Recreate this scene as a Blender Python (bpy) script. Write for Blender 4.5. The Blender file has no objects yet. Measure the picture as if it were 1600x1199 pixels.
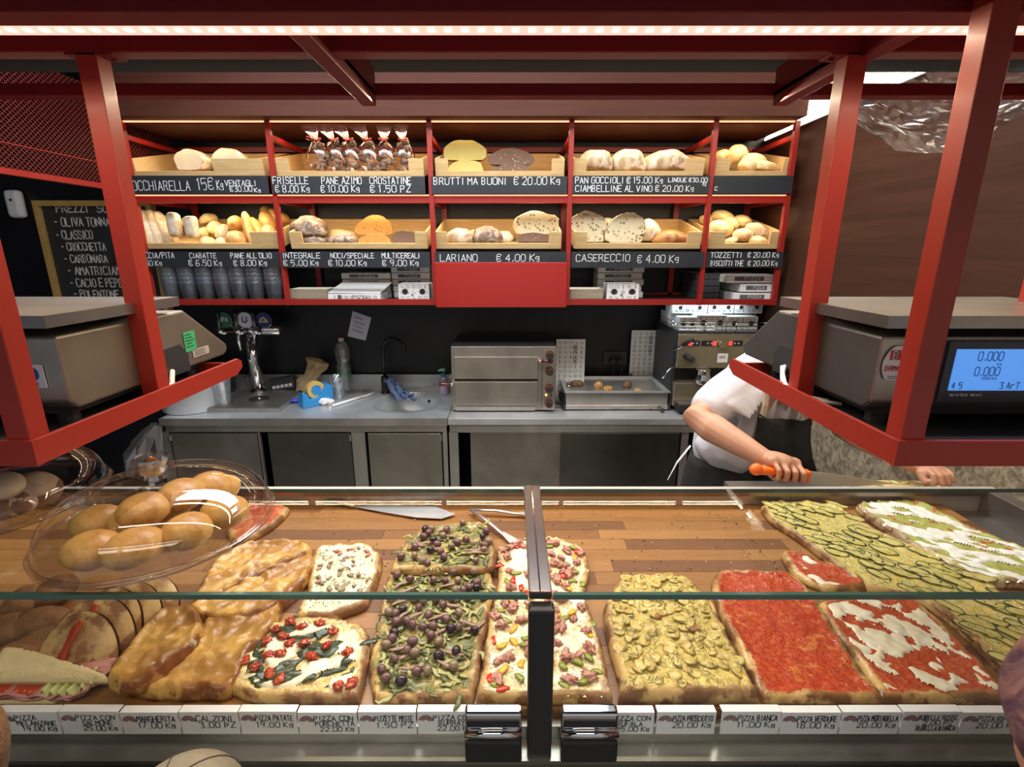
import bpy, bmesh, math, random
from math import sin, cos, pi, radians as R
from mathutils import Vector, Matrix, Euler, noise
SC = bpy.context.scene
C = SC.collection
rnd = random.Random(7)
# ---------------------------------------------------------------- camera, world, lights, exposure
EYE = 1.72
FPX = 785.0
PITCH = R(15.0)
cd = bpy.data.cameras.new('camera'); cam = bpy.data.objects.new('camera', cd); C.objects.link(cam)
cam.location = (0, 0, EYE); cam.rotation_euler = (R(90) - PITCH, 0, 0)
cd.sensor_width = 36; cd.lens = FPX / 1600 * 36; cd.clip_start = .02
SC.camera = cam
SC.view_settings.view_transform = 'Standard'; SC.view_settings.look = 'None'
SC.view_settings.gamma = 1; SC.view_settings.use_curve_mapping = False
SC.view_settings.exposure = 0.0
SC.cycles.use_denoising = True
SC.cycles.max_bounces = 8; SC.cycles.transparent_max_bounces = 16
W = bpy.data.worlds.new('world'); SC.world = W; W.use_nodes = True
W.node_tree.nodes['Background'].inputs[0].default_value = (.80, .84, .92, 1)
W.node_tree.nodes['Background'].inputs[1].default_value = .44
def area(name, loc, rot, sx, sy, power, col, spread=None):
    l = bpy.data.lights.new(name, 'AREA'); l.shape = 'RECTANGLE'; l.size = sx; l.size_y = sy
    l.energy = power; l.color = col
    if spread: l.spread = R(spread)
    o = bpy.data.objects.new(name, l); C.objects.link(o); o.location = loc; o.rotation_euler = rot
    return o
area('shop_light', (-.3, -.55, 2.72), (R(18), 0, 0), 2.4, .5, 24, (1, .88, .74))
area('kitchen_light', (-.5, 1.85, 2.70), (0, 0, 0), 1.9, .6, 54, (.93, .96, 1))
area('kitchen_light', (.95, 1.75, 2.70), (0, 0, 0), .5, .4, 16, (1, .95, .88))
area('canopy_led_light', (.15, .682, EYE + .243), (0, 0, 0), 2.6, .012, 7, (1, .74, .52))
area('case_fill_light', (.03, 1.06, EYE + .275), (R(-10), 0, 0), 2.4, .02, 10, (1, .80, .55))  # fill lamp added to brighten the pizzas; no LED strip is built here
for z, p in ((.552, 8), (.212, 10)):
    area('shelf_led_light', (-.22, 2.68, EYE + z), (R(8), 0, 0), 3.1, .014, p, (1, .74, .46))
area('espresso_light', (1.0, 2.72, EYE - .285), (0, 0, 0),   .5, .05, .5, (.80, .95, 1))
area('cove_light', (1.36, 2.0, EYE + .60), (0, R(-150), 0), .04, 2.2, 9, (1, .93, .80))
# ---------------------------------------------------------------- camera geometry helpers: a point on a known plane
_c, _s = cos(PITCH), sin(PITCH)
def ray(px, py):
    u = (px - 800) / FPX; v = (600 - py) / FPX
    y = _c + v * _s; z = -_s + v * _c
    return u / y, z / y
def at(px, py, d):
    a, b = ray(px, py); return Vector((a * d, d, EYE + b * d))
def atz(px, py, z):
    a, b = ray(px, py); d = (z - EYE) / b; return Vector((a * d, d, z))
# ---------------------------------------------------------------- materials
MATS = {}
class NT:
    def __init__(s, name):
        s.m = bpy.data.materials.new(name); s.m.use_nodes = True
        s.t = s.m.node_tree; s.b = s.t.nodes['Principled BSDF']; s.out = s.t.nodes['Material Output']
    def n(s, typ, **k):
        o = s.t.nodes.new('ShaderNode' + typ)
        for a, v in k.items():
            if a.startswith('i_'): s.put(o, a[2:].replace('_', ' '), v)
            else: setattr(o, a, v)
        return o
    def put(s, node, key, v):
        sock = node.inputs[int(key)] if key.isdigit() else node.inputs[key]
        if isinstance(v, bpy.types.NodeSocket): s.t.links.new(v, sock)
        else:
            if isinstance(v, tuple) and len(v) == 3 and sock.type == 'RGBA': v = (*v, 1)
            sock.default_value = v
    def mix(s, f, a, b, mode='MIX'):
        o = s.n('Mix', data_type='RGBA', blend_type=mode)
        s.put(o, '0', f); s.put(o, '6', a); s.put(o, '7', b)
        return o.outputs[2]
    def math(s, op, a, b=0.0):
        o = s.n('Math', operation=op); s.put(o, '0', a); s.put(o, '1', b); return o.outputs[0]
    def coord(s, scale=(1, 1, 1), kind='Object', rot=(0, 0, 0)):
        t = s.n('TexCoord'); m = s.n('Mapping'); s.t.links.new(t.outputs[kind], m.inputs[0])
        m.inputs['Scale'].default_value = scale; m.inputs['Rotation'].default_value = rot
        return m.outputs[0]
    def noise(s, vec, scale, detail=4, dist=0.0, rough=.55):
        o = s.n('TexNoise'); s.put(o, 'Vector', vec); o.inputs['Scale'].default_value = scale
        o.inputs['Detail'].default_value = detail; o.inputs['Distortion'].default_value = dist
        o.inputs['Roughness'].default_value = rough
        return o.outputs[0]
    def step(s, v, a, b):
        o = s.n('MapRange', interpolation_type='SMOOTHSTEP'); s.put(o, '0', v)
        o.inputs[1].default_value = a; o.inputs[2].default_value = b
        return o.outputs[0]
    def bump(s, h, strength=.3, dist=.002):
        o = s.n('Bump'); s.put(o, 'Height', h); o.inputs['Strength'].default_value = strength
        o.inputs['Distance'].default_value = dist
        s.t.links.new(o.outputs[0], s.b.inputs['Normal'])
def M(name, col=(.5, .5, .5), rough=.5, metal=0., col2=None, nscale=20, ndist=0, stretch=(1, 1, 1), bump=0, bdist=.002, emit=0, lo=.35, hi=.65, spec=None, sss=0, coat=0, bscale=None):
    if name in MATS: return MATS[name]
    t = NT(name); b = t.b
    b.inputs['Base Color'].default_value = (*col, 1); b.inputs['Roughness'].default_value = rough; b.inputs['Metallic'].default_value = metal
    if spec is not None: b.inputs['Specular IOR Level'].default_value = spec
    if col2 is not None or bump:
        vec = t.coord(stretch); f = t.noise(vec, nscale, 5, ndist)
        if col2 is not None:
            t.put(b, 'Base Color', t.mix(t.step(f, lo, hi), col, col2))
        if bump: t.bump(t.noise(vec, bscale, 4) if bscale else f, bump, bdist)
    if emit:
        b.inputs['Emission Color'].default_value = (*col, 1); b.inputs['Emission Strength'].default_value = emit
    if sss: b.inputs['Subsurface Weight'].default_value = sss; b.inputs['Subsurface Scale'].default_value = .01
    if coat: b.inputs['Coat Weight'].default_value = coat; b.inputs['Coat Roughness'].default_value = .15
    MATS[name] = t.m; return t.m
def steel(name, col, rough, stretch=(3, 3, 300), smudge=.12, metal=.82):
    if name in MATS: return MATS[name]
    t = NT(name); t.b.inputs['Metallic'].default_value = metal
    v = t.coord(tuple(q * 4 if q > 50 else q for q in stretch)); g = t.noise(v, 1.5, 3)
    s = t.noise(t.coord(), 3, 4, 1.0)
    c2 = tuple(x * .72 for x in col)
    t.put(t.b, 'Base Color', t.mix(t.step(s, .3, .7), col, c2))
    t.put(t.b, 'Roughness', t.math('ADD', t.math('MULTIPLY', g, smudge), rough - smudge * .4))
    t.bump(g, .05, .0003)
    MATS[name] = t.m; return t.m
def thin_glass(name, tint=(1, 1, 1), edge=(.8, .85, .85), base=.04, edgeamt=.5, rough=.02, glosscol=(1, 1, 1), milk=0.0):
    if name in MATS: return MATS[name]
    t = NT(name)
    tr = t.n('BsdfTransparent'); tr.inputs[0].default_value = (*tint, 1)
    gl = t.n('BsdfGlossy'); gl.inputs['Roughness'].default_value = rough; gl.inputs[0].default_value = (*glosscol, 1)
    lw = t.n('LayerWeight'); lw.inputs[0].default_value = .25
    f = t.math('MINIMUM', t.math('ADD', t.math('MULTIPLY', t.math('POWER', lw.outputs['Facing'], 2.5), edgeamt), base), 1.0)
    mx = t.n('MixShader'); t.t.links.new(f, mx.inputs[0]); t.t.links.new(tr.outputs[0], mx.inputs[1]); t.t.links.new(gl.outputs[0], mx.inputs[2])
    last = mx.outputs[0]
    if milk:
        df = t.n('BsdfDiffuse'); df.inputs[0].default_value = (.75, .78, .82, 1); m2 = t.n('MixShader'); m2.inputs[0].default_value = milk
        t.t.links.new(last, m2.inputs[1]); t.t.links.new(df.outputs[0], m2.inputs[2]); last = m2.outputs[0]
    t.t.links.new(last, t.out.inputs[0])
    MATS[name] = t.m; return t.m
def wood(name, col, col2, stretch=(1.2, 14, 14), scale=3, rough=.5, bump=.1, spec=.5):
    if name in MATS: return MATS[name]
    t = NT(name); v = t.coord(stretch)
    f = t.noise(v, scale, 6, 1.2); g = t.noise(v, scale * 6, 3, .4)
    k = t.math('ADD', t.math('MULTIPLY', f, .7), t.math('MULTIPLY', g, .3))
    t.put(t.b, 'Base Color', t.mix(t.step(k, .35, .65), col, col2))
    t.b.inputs['Roughness'].default_value = rough; t.b.inputs['Specular IOR Level'].default_value = spec
    t.bump(k, bump, .001)
    MATS[name] = t.m; return t.m
def crust(name, pale, brown, dark, scale=14, rough=.65, lo=.42, hi=.62, flour=None):
    if name in MATS: return MATS[name]
    t = NT(name); v = t.coord()
    f = t.noise(v, scale, 5, .4); g = t.noise(v, scale * 3.1, 4, .2); h = t.noise(v, scale * .6, 3)
    c = t.mix(t.step(f, lo - .02, hi), pale, tuple(x * .85 for x in brown))
    c = t.mix(t.math('MULTIPLY', t.step(h, .52, .72), t.step(g, .4, .6)), c, dark)
    if flour: c = t.mix(t.math('MULTIPLY', t.step(t.noise(v, scale * 1.7, 5, .8), .46, .62), .8), c, flour)
    t.put(t.b, 'Base Color', c); t.b.inputs['Roughness'].default_value = rough
    t.bump(g, .55, .004)
    MATS[name] = t.m; return t.m
def crumb(name, col, hole, scale=70, amt=.5):
    if name in MATS: return MATS[name]
    t = NT(name); v = t.coord()
    vo = t.n('TexVoronoi'); t.put(vo, 'Vector', v); vo.inputs['Scale'].default_value = scale
    m = t.math('MULTIPLY', t.step(vo.outputs['Distance'], .22 + amt * .22, .08 + amt * .16), t.step(t.noise(v, scale * .35, 3), .56 - amt * .12, .64 - amt * .1))
    t.put(t.b, 'Base Color', t.mix(m, t.mix(t.noise(v, 30, 3), col, tuple(x * .82 for x in col)), hole))
    t.b.inputs['Roughness'].default_value = .9; t.bump(t.math('SUBTRACT', 1.0, m), .5, .003)
    MATS[name] = t.m; return t.m
def pizza_mat(name, crustc, burnt, layers, rim=.014, rough=.45):
    """crust at the rim, then layers (colour, colour2, noise scale, threshold, softness, bump)"""
    t = NT(name); v = t.coord()
    e = t.n('Attribute', attribute_name='edge'); ed = e.outputs['Fac']
    n1 = t.noise(v, 45, 4, .3); n2 = t.noise(v, 16, 4)
    edn = t.math('ADD', ed, t.math('MULTIPLY', t.math('SUBTRACT', n1, .5), .022))
    c = t.mix(t.step(n2, .40, .58), crustc, tuple(a * .45 + b * .55 for a, b in zip(crustc, burnt)))
    c = t.mix(t.math('MULTIPLY', t.step(t.noise(v, 26, 4), .44, .56), t.step(edn, .020, .002)), c, burnt)
    h = t.math('MULTIPLY', n1, .3)
    inside = t.step(edn, rim * .6, rim * 1.1)
    for i, (a, b, sc, th, so, bu) in enumerate(layers):
        f = t.noise(t.coord((1, 1, 1), rot=(0, 0, .4 * i)), sc, 5, .5, .6)
        m = t.math('MULTIPLY', t.step(f, th - so, th + so), inside)
        cc = t.mix(t.step(t.noise(v, sc * 2.7 + 11, 4, .5), .38, .64), a, b)
        c = t.mix(m, c, cc); h = t.math('ADD', h, t.math('MULTIPLY', m, bu))
    t.put(t.b, 'Base Color', c)
    t.b.inputs['Roughness'].default_value = rough
    t.bump(t.math('ADD', h, t.math('MULTIPLY', t.noise(v, 150, 3), .3)), .8, .004)
    MATS[name] = t.m; return t.m
RED = M('red_paint', (.29, .020, .009), .40, coat=.1)
DRED = M('dark_red_paint', (.17, .008, .009), .5, spec=.25)
BLACK = M('black_paint', (.012, .013, .016), .5)
RUBBER = M('black_rubber', (.015, .015, .016), .65)
STEEL = steel('brushed_steel', (.56, .54, .50), .30, (3, 3, 300))
STEELH = steel('brushed_steel_top', (.60, .62, .63), .36, (2, 200, 3), metal=.6)
DSTEEL = steel('dark_brushed_steel', (.34, .32, .29), .34, (200, 3, 3))
CHROME = M('chrome', (.75, .75, .76), .08, 1)
WHITEP = M('white_plastic', (.82, .83, .84), .35)
CARD = M('white_card', (.78, .79, .78), .55)
CHALK = M('chalk', (.78, .80, .82), .9)
INK = M('ink', (.02, .02, .04), .6)
MAROON = M('maroon_ink', (.16, .02, .02), .6)
BREADBD = wood('pale_ply', (.62, .43, .20), (.48, .32, .14), (1.5, 20, 20), 4)
GLASS = thin_glass('clear_glass', (.98, .99, .985), base=.022, edgeamt=.35)
GEDGE = M('glass_edge_green', (.06, .13, .11), .12, spec=.9)
PLAST = thin_glass('clear_plastic', (.93, .95, .96), base=.14, edgeamt=.8, rough=.10, milk=.07)
FILM = thin_glass('plastic_film', (.90, .90, .90), base=.16, edgeamt=.7, rough=.16)
# ---------------------------------------------------------------- mesh building
class MB:
    def __init__(s): s.v = []; s.f = []; s.mi = []; s.cur = 0
    def add(s, vs, fs):
        o = len(s.v); s.v += [Vector(p) for p in vs]; s.f += [tuple(i + o for i in f) for f in fs]; s.mi += [s.cur] * len(fs); return s
    def box(s, x0, x1, y0, y1, z0, z1, rot=None, piv=None):
        vs = [Vector((x, y, z)) for x in (x0, x1) for y in (y0, y1) for z in (z0, z1)]
        if rot:
            p = Vector(piv) if piv else Vector(((x0 + x1) / 2, (y0 + y1) / 2, (z0 + z1) / 2)); m = Euler(rot).to_matrix()
            vs = [p + m @ (q - p) for q in vs]
        return s.add(vs, [(0, 1, 3, 2), (4, 6, 7, 5), (0, 4, 5, 1), (2, 3, 7, 6), (0, 2, 6, 4), (1, 5, 7, 3)])
    def cbox(s, c, sz, rot=None):
        return s.box(c[0] - sz[0] / 2, c[0] + sz[0] / 2, c[1] - sz[1] / 2, c[1] + sz[1] / 2, c[2] - sz[2] / 2, c[2] + sz[2] / 2, rot)
    def tube(s, pts, r, n=10, caps=True, flat=1.0):
        pts = [Vector(p) for p in pts]; k = len(pts); rr = r if isinstance(r, (list, tuple)) else [r] * k
        vs = []; up = None
        for i, p in enumerate(pts):
            d = (pts[min(i + 1, k - 1)] - pts[max(i - 1, 0)])
            d = d.normalized() if d.length > 1e-9 else Vector((0, 0, 1))
            if up is None: up = Vector((0, 0, 1)) if abs(d.z) < .9 else Vector((0, 1, 0))
            a = d.cross(up).normalized(); up = a.cross(d).normalized()
            for j in range(n):
                t = 2 * pi * j / n; vs.append(p + a * cos(t) * rr[i] + up * sin(t) * rr[i] * flat)
        fs = [(i * n + j, i * n + (j + 1) % n, (i + 1) * n + (j + 1) % n, (i + 1) * n + j) for i in range(k - 1) for j in range(n)]
        if caps: fs += [tuple(range(n - 1, -1, -1)), tuple(range((k - 1) * n, k * n))]
        return s.add(vs, fs)
    def lathe(s, prof, c=(0, 0, 0), n=32, axis='z', closed=False, wob=0):
        vs = []
        for (r, z) in prof:
            for j in range(n):
                t = 2 * pi * j / n; q = r * (1 + wob * sin(t * 12))
                p = (q * cos(t), q * sin(t), z)
                if axis == 'y': p = (p[0], -p[2], p[1])
                if axis == 'x': p = (p[2], p[0], p[1])
                vs.append((p[0] + c[0], p[1] + c[1], p[2] + c[2]))
        k = len(prof)
        fs = [(i * n + j, i * n + (j + 1) % n, (i + 1) * n + (j + 1) % n, (i + 1) * n + j) for i in range(k - 1) for j in range(n)]
        if closed: fs += [tuple(range(n - 1, -1, -1)), tuple(range((k - 1) * n, k * n))]
        return s.add(vs, fs)
    def prism(s, poly, off):
        """polygon of 3-D points extruded by the vector off"""
        poly = [Vector(p) for p in poly]; off = Vector(off); n = len(poly)
        return s.add(poly + [p + off for p in poly], [tuple(range(n)), tuple(range(2 * n - 1, n - 1, -1))] + [(i, i + n, (i + 1) % n + n, (i + 1) % n) for i in range(n)])
    def blob(s, c, rad, rot=(0, 0, 0), amp=.0, nf=1.5, seed=0, sub=2, flat=None):
        bm = bmesh.new(); bmesh.ops.create_icosphere(bm, subdivisions=sub, radius=1)
        m = Euler(rot).to_matrix(); vs = []
        for v in bm.verts:
            p = v.co.copy()
            if amp: p *= 1 + amp * noise.noise(p * nf + Vector((seed * 3.7, seed, 0)))
            if flat is not None and p.z < flat: p.z = flat + (p.z - flat) * .15
            vs.append(Vector(c) + m @ Vector((p.x * rad[0], p.y * rad[1], p.z * rad[2])))
        fs = [tuple(v.index for v in f.verts) for f in bm.faces]; bm.free()
        return s.add(vs, fs)
    def build(s, name, mats, parent=None, smooth=False, bevel=0, world=True, origin=None):
        mats = mats if isinstance(mats, (list, tuple)) else [mats]
        me = bpy.data.meshes.new(name)
        sh = Vector((0, 0, 0))
        if parent is not None and world:
            q = parent
            while q is not None: sh += q.location; q = q.parent
        elif parent is None and world:
            xs = [p.x for p in s.v]; ys = [p.y for p in s.v]
            sh = Vector(origin) if origin else Vector(((min(xs) + max(xs)) / 2, (min(ys) + max(ys)) / 2, min(p.z for p in s.v)))
        me.from_pydata([p - sh for p in s.v], [], s.f)
        for m in mats: me.materials.append(m)
        if len(mats) > 1: me.polygons.foreach_set('material_index', s.mi)
        if smooth: me.polygons.foreach_set('use_smooth', [True] * len(s.f))
        bm = bmesh.new(); bm.from_mesh(me); bmesh.ops.recalc_face_normals(bm, faces=bm.faces); bm.to_mesh(me); bm.free()
        o = bpy.data.objects.new(name, me); C.objects.link(o)
        if parent is not None: o.parent = parent
        elif world: o.location = sh
        if bevel:
            b = o.modifiers.new('bevel', 'BEVEL'); b.width = bevel; b.segments = 2; b.limit_method = 'ANGLE'; b.angle_limit = R(40)
        return o
def tag(o, label=None, cat=None, group=None, kind=None):
    if label: o['label'] = label
    if cat: o['category'] = cat
    if group: o['group'] = group
    if kind: o['kind'] = kind
    return o
def thing(name, label, cat, loc=(0, 0, 0), group=None):
    o = bpy.data.objects.new(name, None); o.empty_display_size = .02; C.objects.link(o); o.location = loc
    return tag(o, label, cat, group)
def struct(name, mb, m, bevel=0, **k):
    return tag(mb.build(name, m, None, bevel=bevel), kind='structure', **k)
def copy_tree(o, parent=None):
    c = o.copy(); C.objects.link(c)
    if parent is not None: c.parent = parent
    for ch in list(o.children): copy_tree(ch, c)
    return c
# hand lettering: strokes on a 4 x 6 grid
GL = {'A': '002640 1232', 'B': '0006263534233010 00 0323', 'C': '4536160501103041', 'D': '0006264442200 0', 'E': '46060040 0333', 'F': '460600 0333',
 'G': '4536160501103041433323', 'H': '0006 4046 0343', 'I': '2026', 'J': '4641301001', 'K': '0006 460340', 'L': '060040', 'M': '0006234640', 'N': '00064046',
 'O': '1001051636454130 10', 'P': '0006364534330 3', 'Q': '100105163645413010 2240', 'R': '00063645343303 2340', 'S': '453616051333424130 1001', 'T': '0646 2026',
 'U': '0601103041 46', 'V': '062046', 'W': '0610233046', 'X': '0046 0640', 'Y': '062346 2320', 'Z': '06460040', '0': '1001051636454130 10', '1': '142620', '2': '051636440040',
 '3': '0646233342413010 01', '4': '3036024 2', '5': '46060334423010', '6': '4616010110304143 3303', '7': '0646 10', '8': '13051636 453313010110304143 33', '9': '00304536160513 4 4',
 ',': '211 0', '.': '2010', '/': '0046', '-': '1333', "'": '2625', '€': '4536160501103041 0434 0232', 'k': '0006 340220 0230', 'g': '3414033110 30 3532 4210', '`': '1625',
 'z': '04340030', 'r': '0004 0324 34', '!': '2622 2020', ':': '2425 2021', 'h': '0006 03341430 3230', 'o': '1001031434 3230 10'}
GL.update({'D': '0006264442200 0'.replace(' ', ''), 'O': '100105163645413010', 'P': '0006364534 3303'.replace(' ', ''), 'R': '00063645343303 2340', 'S': '45361605133342413 01001'.replace(' ', ''),
 'B': '000626353423303 1200'.replace(' ', '') + ' 0323', 'U': '060110304146', '0': '100105163645413010', '3': '0646233342413010', '4': '303602 42'.replace(' ', ''), '6': '461601103041433303', '7': '064610',
 '8': '130516364533130110304133', '9': '3045361605133344', ',': '2110', 'g': '341403113133 34301000'.replace(' ', ''), 'k': '0006 340230', 'r': '0004 032434', 'o': '1001031434311 0'.replace(' ', ''), 'h': '0006 03143430'})
GL.update({'B': '00062635342303 2332312000', 'I': '1016', 'È': GL['E'], '1': '051610', 'g': '3414033231020313'.replace('3231020313', '') + '033134 31', 'g': '34140302123234 32300010'})
def lettering(s, org, rt, up, h, w, mat, parent, name='lettering', jit=.25, adv=1.0, seed=0):
    """flat strokes of hand lettering, lying on the surface they are written on"""
    g = random.Random(seed + len(s)); mb = MB(); rt = Vector(rt).normalized(); up = Vector(up).normalized(); nrm = rt.cross(up)
    x = 0.; u = h / 6
    for ch in s:
        if ch == ' ': x += 2.6 * u * adv; continue
        gl = GL.get(ch)
        if gl is None: continue
        dy = g.uniform(-.6, .6) * jit * u; sl = g.uniform(-.1, .2) * jit; sc = 1 + g.uniform(-.15, .15) * jit
        for st in gl.split():
            pts = [(int(st[i]), int(st[i + 1])) for i in range(0, len(st) - 1, 2)]
            P = [Vector(org) + rt * (x + (a + b * sl) * u * sc * adv * .95) + up * (b * u * sc + dy) for a, b in pts]
            if len(P) == 1: P.append(P[0] + rt * u * .5)
            for a, b in zip(P, P[1:]):
                d = (b - a)
                if d.length < 1e-6: continue
                d.normalize(); q = nrm.cross(d) * w / 2; a2, b2 = a - d * w * .3, b + d * w * .3
                mb.add([a2 - q, b2 - q, b2 + q, a2 + q], [(0, 1, 2, 3)])
        x += (5.1 if ch not in 'I1,.\'' else 3.2) * u * adv
    o = mb.build(name, mat, parent); o['kind'] = 'stuff'
    return o, x
def fit(s, org, rt, up, h, width, w, mat, parent, **k):
    L = sum(2.6 if c == ' ' else (5.1 if c not in 'I1,.\'' else 3.2) for c in s) * h / 6
    return lettering(s, org, rt, up, h, w, mat, parent, adv=width / max(L, 1e-6), **k)
E = EYE
# ---------------------------------------------------------------- the room
WALLB = wood('black_stained_ply', (.007, .008, .013), (.003, .004, .006), (1, 1, .12), 5, .42, .15)
BROWN = wood('brown_stained_ply', (.060, .022, .013), (.040, .015, .009), (1, .3, 6), 3, .5, .12, .25)
FASC = wood('brown_fascia_ply', (.072, .023, .014), (.056, .018, .011), (.4, 1, 8), 3, .6, .05, .15)
CREAM = M('cream_plaster', (.74, .70, .60), .8, col2=(.66, .62, .53), nscale=3)
DARKC = M('dark_ceiling_paint', (.030, .032, .032), .7)
t_ = NT('speckled_stone'); v_ = t_.coord((1, 1, 1)); n1_ = t_.noise(v_, 34, 8, .6, .7); n2_ = t_.noise(v_, 80, 4, .5)
t_.put(t_.b, 'Base Color', t_.mix(t_.step(n2_, .62, .72), t_.mix(t_.step(n1_, .38, .62), (.15, .125, .085), (.38, .32, .23)), (.08, .07, .06)))
t_.b.inputs['Roughness'].default_value = .3; STONE = t_.m
FLOORM = M('grey_floor', (.30, .28, .26), .35, col2=(.24, .23, .21), nscale=6)
struct('floor', MB().box(-3.4, 1.6, -2.2, 3.3, -.06, 0), FLOORM)
struct('ceiling', MB().box(-3.4, 1.6, -2.2, 3.3, 2.85, 2.91), DARKC)
struct('wall_back', MB().box(-3.3, 1.6, 3.04, 3.14, 0, 2.85), WALLB)
struct('wall_left', MB().box(-3.4, -3.3, -2.2, 3.3, 0, 2.85), WALLB)
struct('wall_right', MB().box(1.405, 1.5, -.6, 3.04, 0, 2.85), CREAM)
struct('trim_1', MB().box(1.385, 1.405, .30, 3.04, 1.22, E + .575), BROWN)
struct('trim_2', MB().box(1.375, 1.405, .30, 3.04, 0, 1.22), STONE)
struct('trim_3', MB().box(-1.83, 1.33, 2.50, 3.04, E + .58, 2.85), FASC)
# cove light on top of the brown wall panel
cv = thing('cove_light', 'thin white strip light along the top edge of the brown side wall', 'light', (1.38, 2.0, E + .577))
MB().box(1.374, 1.386, .9, 2.98, E + .566, E + .578).build('housing', CREAM, cv)
MB().box(1.372, 1.3765, .9, 2.98, E + .568, E + .580).build('diffuser', M('cove_glow', (1, .93, .82), .5, emit=5), cv)
tag(MB().box(1.30, 1.375, 2.93, 3.0, E + .43, E + .50).build('junction_box', BLACK, None, bevel=.004), 'small black junction box on the brown wall behind the top right tray', 'electrical box')
# ---------------------------------------------------------------- red overhead canopy with its two scale cradles
LED = M('pink_led', (1, .30, .24), .5, emit=2.2)
LEDD = M('led_dot', (1, .50, .26), .5, emit=6)
LEDW = M('warm_led', (1, .34, .18), .5, emit=2.4)
cn = thing('display_canopy', 'red steel frame overhead with black roof, strip light and two hanging cradles', 'frame', (0, .86, E - .27))
def part(mb, n, m, p=cn, **k): return mb.build(n, m, p, **k)
part(MB().box(-1.7, 1.39, .10, 1.20, E + .362, E + .385), 'roof_panel', DARKC)
part(MB().box(-1.7, 1.37, .636, .672, E + .250, E + .300), 'beam', DRED, bevel=.002)
part(MB().box(-1.7, 1.37, .84, .872, E + .28, E + .312), 'beam', DRED, bevel=.002)
part(MB().box(-1.7, 1.37, 1.10, 1.131, E + .291, E + .3135), 'beam', DRED, bevel=.002)
part(MB().box(-1.7, 1.37, .03, .065, E + .30, E + .34), 'beam', DRED, bevel=.002)
ls = part(MB().box(-1.7, 1.37, .673, .702, E + .252, E + .2560), 'led_strip', LED)
b = MB()
for i in range(150):
    x = -1.6 + i * .02
    b.box(x, x + .008, .682, .691, E + .2508, E + .2519)
tag(b.build('led_dots', LEDD, ls), kind='stuff')
for (px, X) in ((575, 0), (1222, 0)):
    a, _ = ray(px, 130); X = a * 1.10
    part(MB().box(X - .014, X + .014, .06, 1.10, E + .272, E + .2995), 'cross_tube', DRED, bevel=.002)
    part(MB().box(X - .014, X - .010 if X > 0 else X + .014, .87, 1.10, E + .29, E + .34), 'bracket', DRED)
def cradle(sg, X0, X1):
    """one hanging cradle: rails, posts, plate"""
    zt, zb = E - .234, E - .268
    ri = part(MB().prism([(X0 - .003, .598, zb), (X0 - .003, 1.075, zb), (X0 - .003, 1.10, zb + .012), (X0 - .003, 1.10, zt - .008), (X0 - .003, 1.085, zt), (X0 - .003, .598, zt)], (.006, 0, 0)), 'side_rail', RED, bevel=.0008)
    part(MB().prism([(X1 - .003, .598, zb), (X1 - .003, 1.10, zb), (X1 - .003, 1.10, zt), (X1 - .003, .598, zt)], (.006, 0, 0)), 'side_rail', RED)
    part(MB().box(min(X0, X1) - .003, max(X0, X1) + .003, .592, .598, zb, zt), 'front_rail', RED)
    part(MB().box(min(X0, X1), max(X0, X1), 1.04, 1.046, zb, zt), 'back_rail', RED)
    part(MB().box(min(X0, X1) + .003, max(X0, X1) - .003, .60, 1.04, zb + .006, zb + .012), 'shelf_plate', BLACK)
    for X in (X0, X1):
        s = 1 if X == X0 else -1
        s *= sg
        xa, xb = sorted((X + .004 * s, X + .034 * s))
        part(MB().box(xa, xb, .598, .626, zb + .012, E + .30), 'post', RED, bevel=.0015)
        part(MB().box(xa, xb, .838, .868, zb + .012, E + .28), 'post', RED, bevel=.0015)
    fx = X0 + .015 * sg
    part(MB().box(fx - .035, fx + .035, .838, .870, E + .276, E + .2795), 'flange', DRED)
    part(MB().lathe([(.004, 0), (.004, .003)], (fx - .026 * sg, .855, E + .272), 8, closed=True), 'bolt', DRED)
cradle(1, .49, .90)
cradle(-1, -.608, -1.02)
# ---------------------------------------------------------------- bread shelving on the back wall
D = 2.6
def zp(py, d=D): return E + ray(800, py)[1] * d
XP = [-1.83, -1.144, -.389, .280, .955, 1.335]
sh = thing('bread_shelving', 'red steel wall shelving with five bays holding bread trays', 'shelf', (-.2, 2.8, E - .277))
SRED = M('shelf_red_paint', (.27, .014, .009), .4)
for x in XP:
    if x != XP[0]: part(MB().box(x - .011, x + .011, 2.575, 2.60, E - .277, E + .578), 'post', SRED, sh)
    else: part(MB().box(x - .011, x + .011, 2.575, 2.60, E - .277, E + .578), 'post', SRED, sh)
    part(MB().box(x - .011, x + .011, 2.60, 3.02, E + .50, E + .522), 'side_tube', SRED, sh)
    part(MB().box(x - .011, x + .011, 2.60, 3.02, E + .218, E + .240), 'side_tube', SRED, sh)
for px in (290, 490, 695, 880, 1055, 1165):
    a, _ = ray(px, 345); x = a * 3.01
    if px == 290: x = -1.80
    q = part(MB().box(x - .014, x + .014, 3.0, 3.025, E - .277, E + .53), 'back_post', SRED, sh)
    part(MB().lathe([(.006, 0), (.006, .003), (.003, .005)], (x, 2.9945, E + .47), 8, axis='y', closed=True), 'bolt', CHROME, sh)
zt, zb = E - .2486, E - .277
part(MB().box(XP[0], XP[-1], 2.585, 2.61, zb, zt), 'front_rail', SRED, sh)
part(MB().box(XP[0], XP[-1], 2.585, 2.61, E + .216, E + .250), 'front_rail', SRED, sh)
part(MB().box(XP[0], XP[-1], 3.0, 3.03, E + .515, E + .54), 'back_rail', SRED, sh)
part(MB().box(XP[0], XP[-1], 3.0, 3.03, zb, zt), 'back_rail', SRED, sh)
part(MB().box(XP[0], XP[-1], 2.61, 3.0, zb + .004, zb + .016), 'shelf_board', BLACK, sh)
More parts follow.
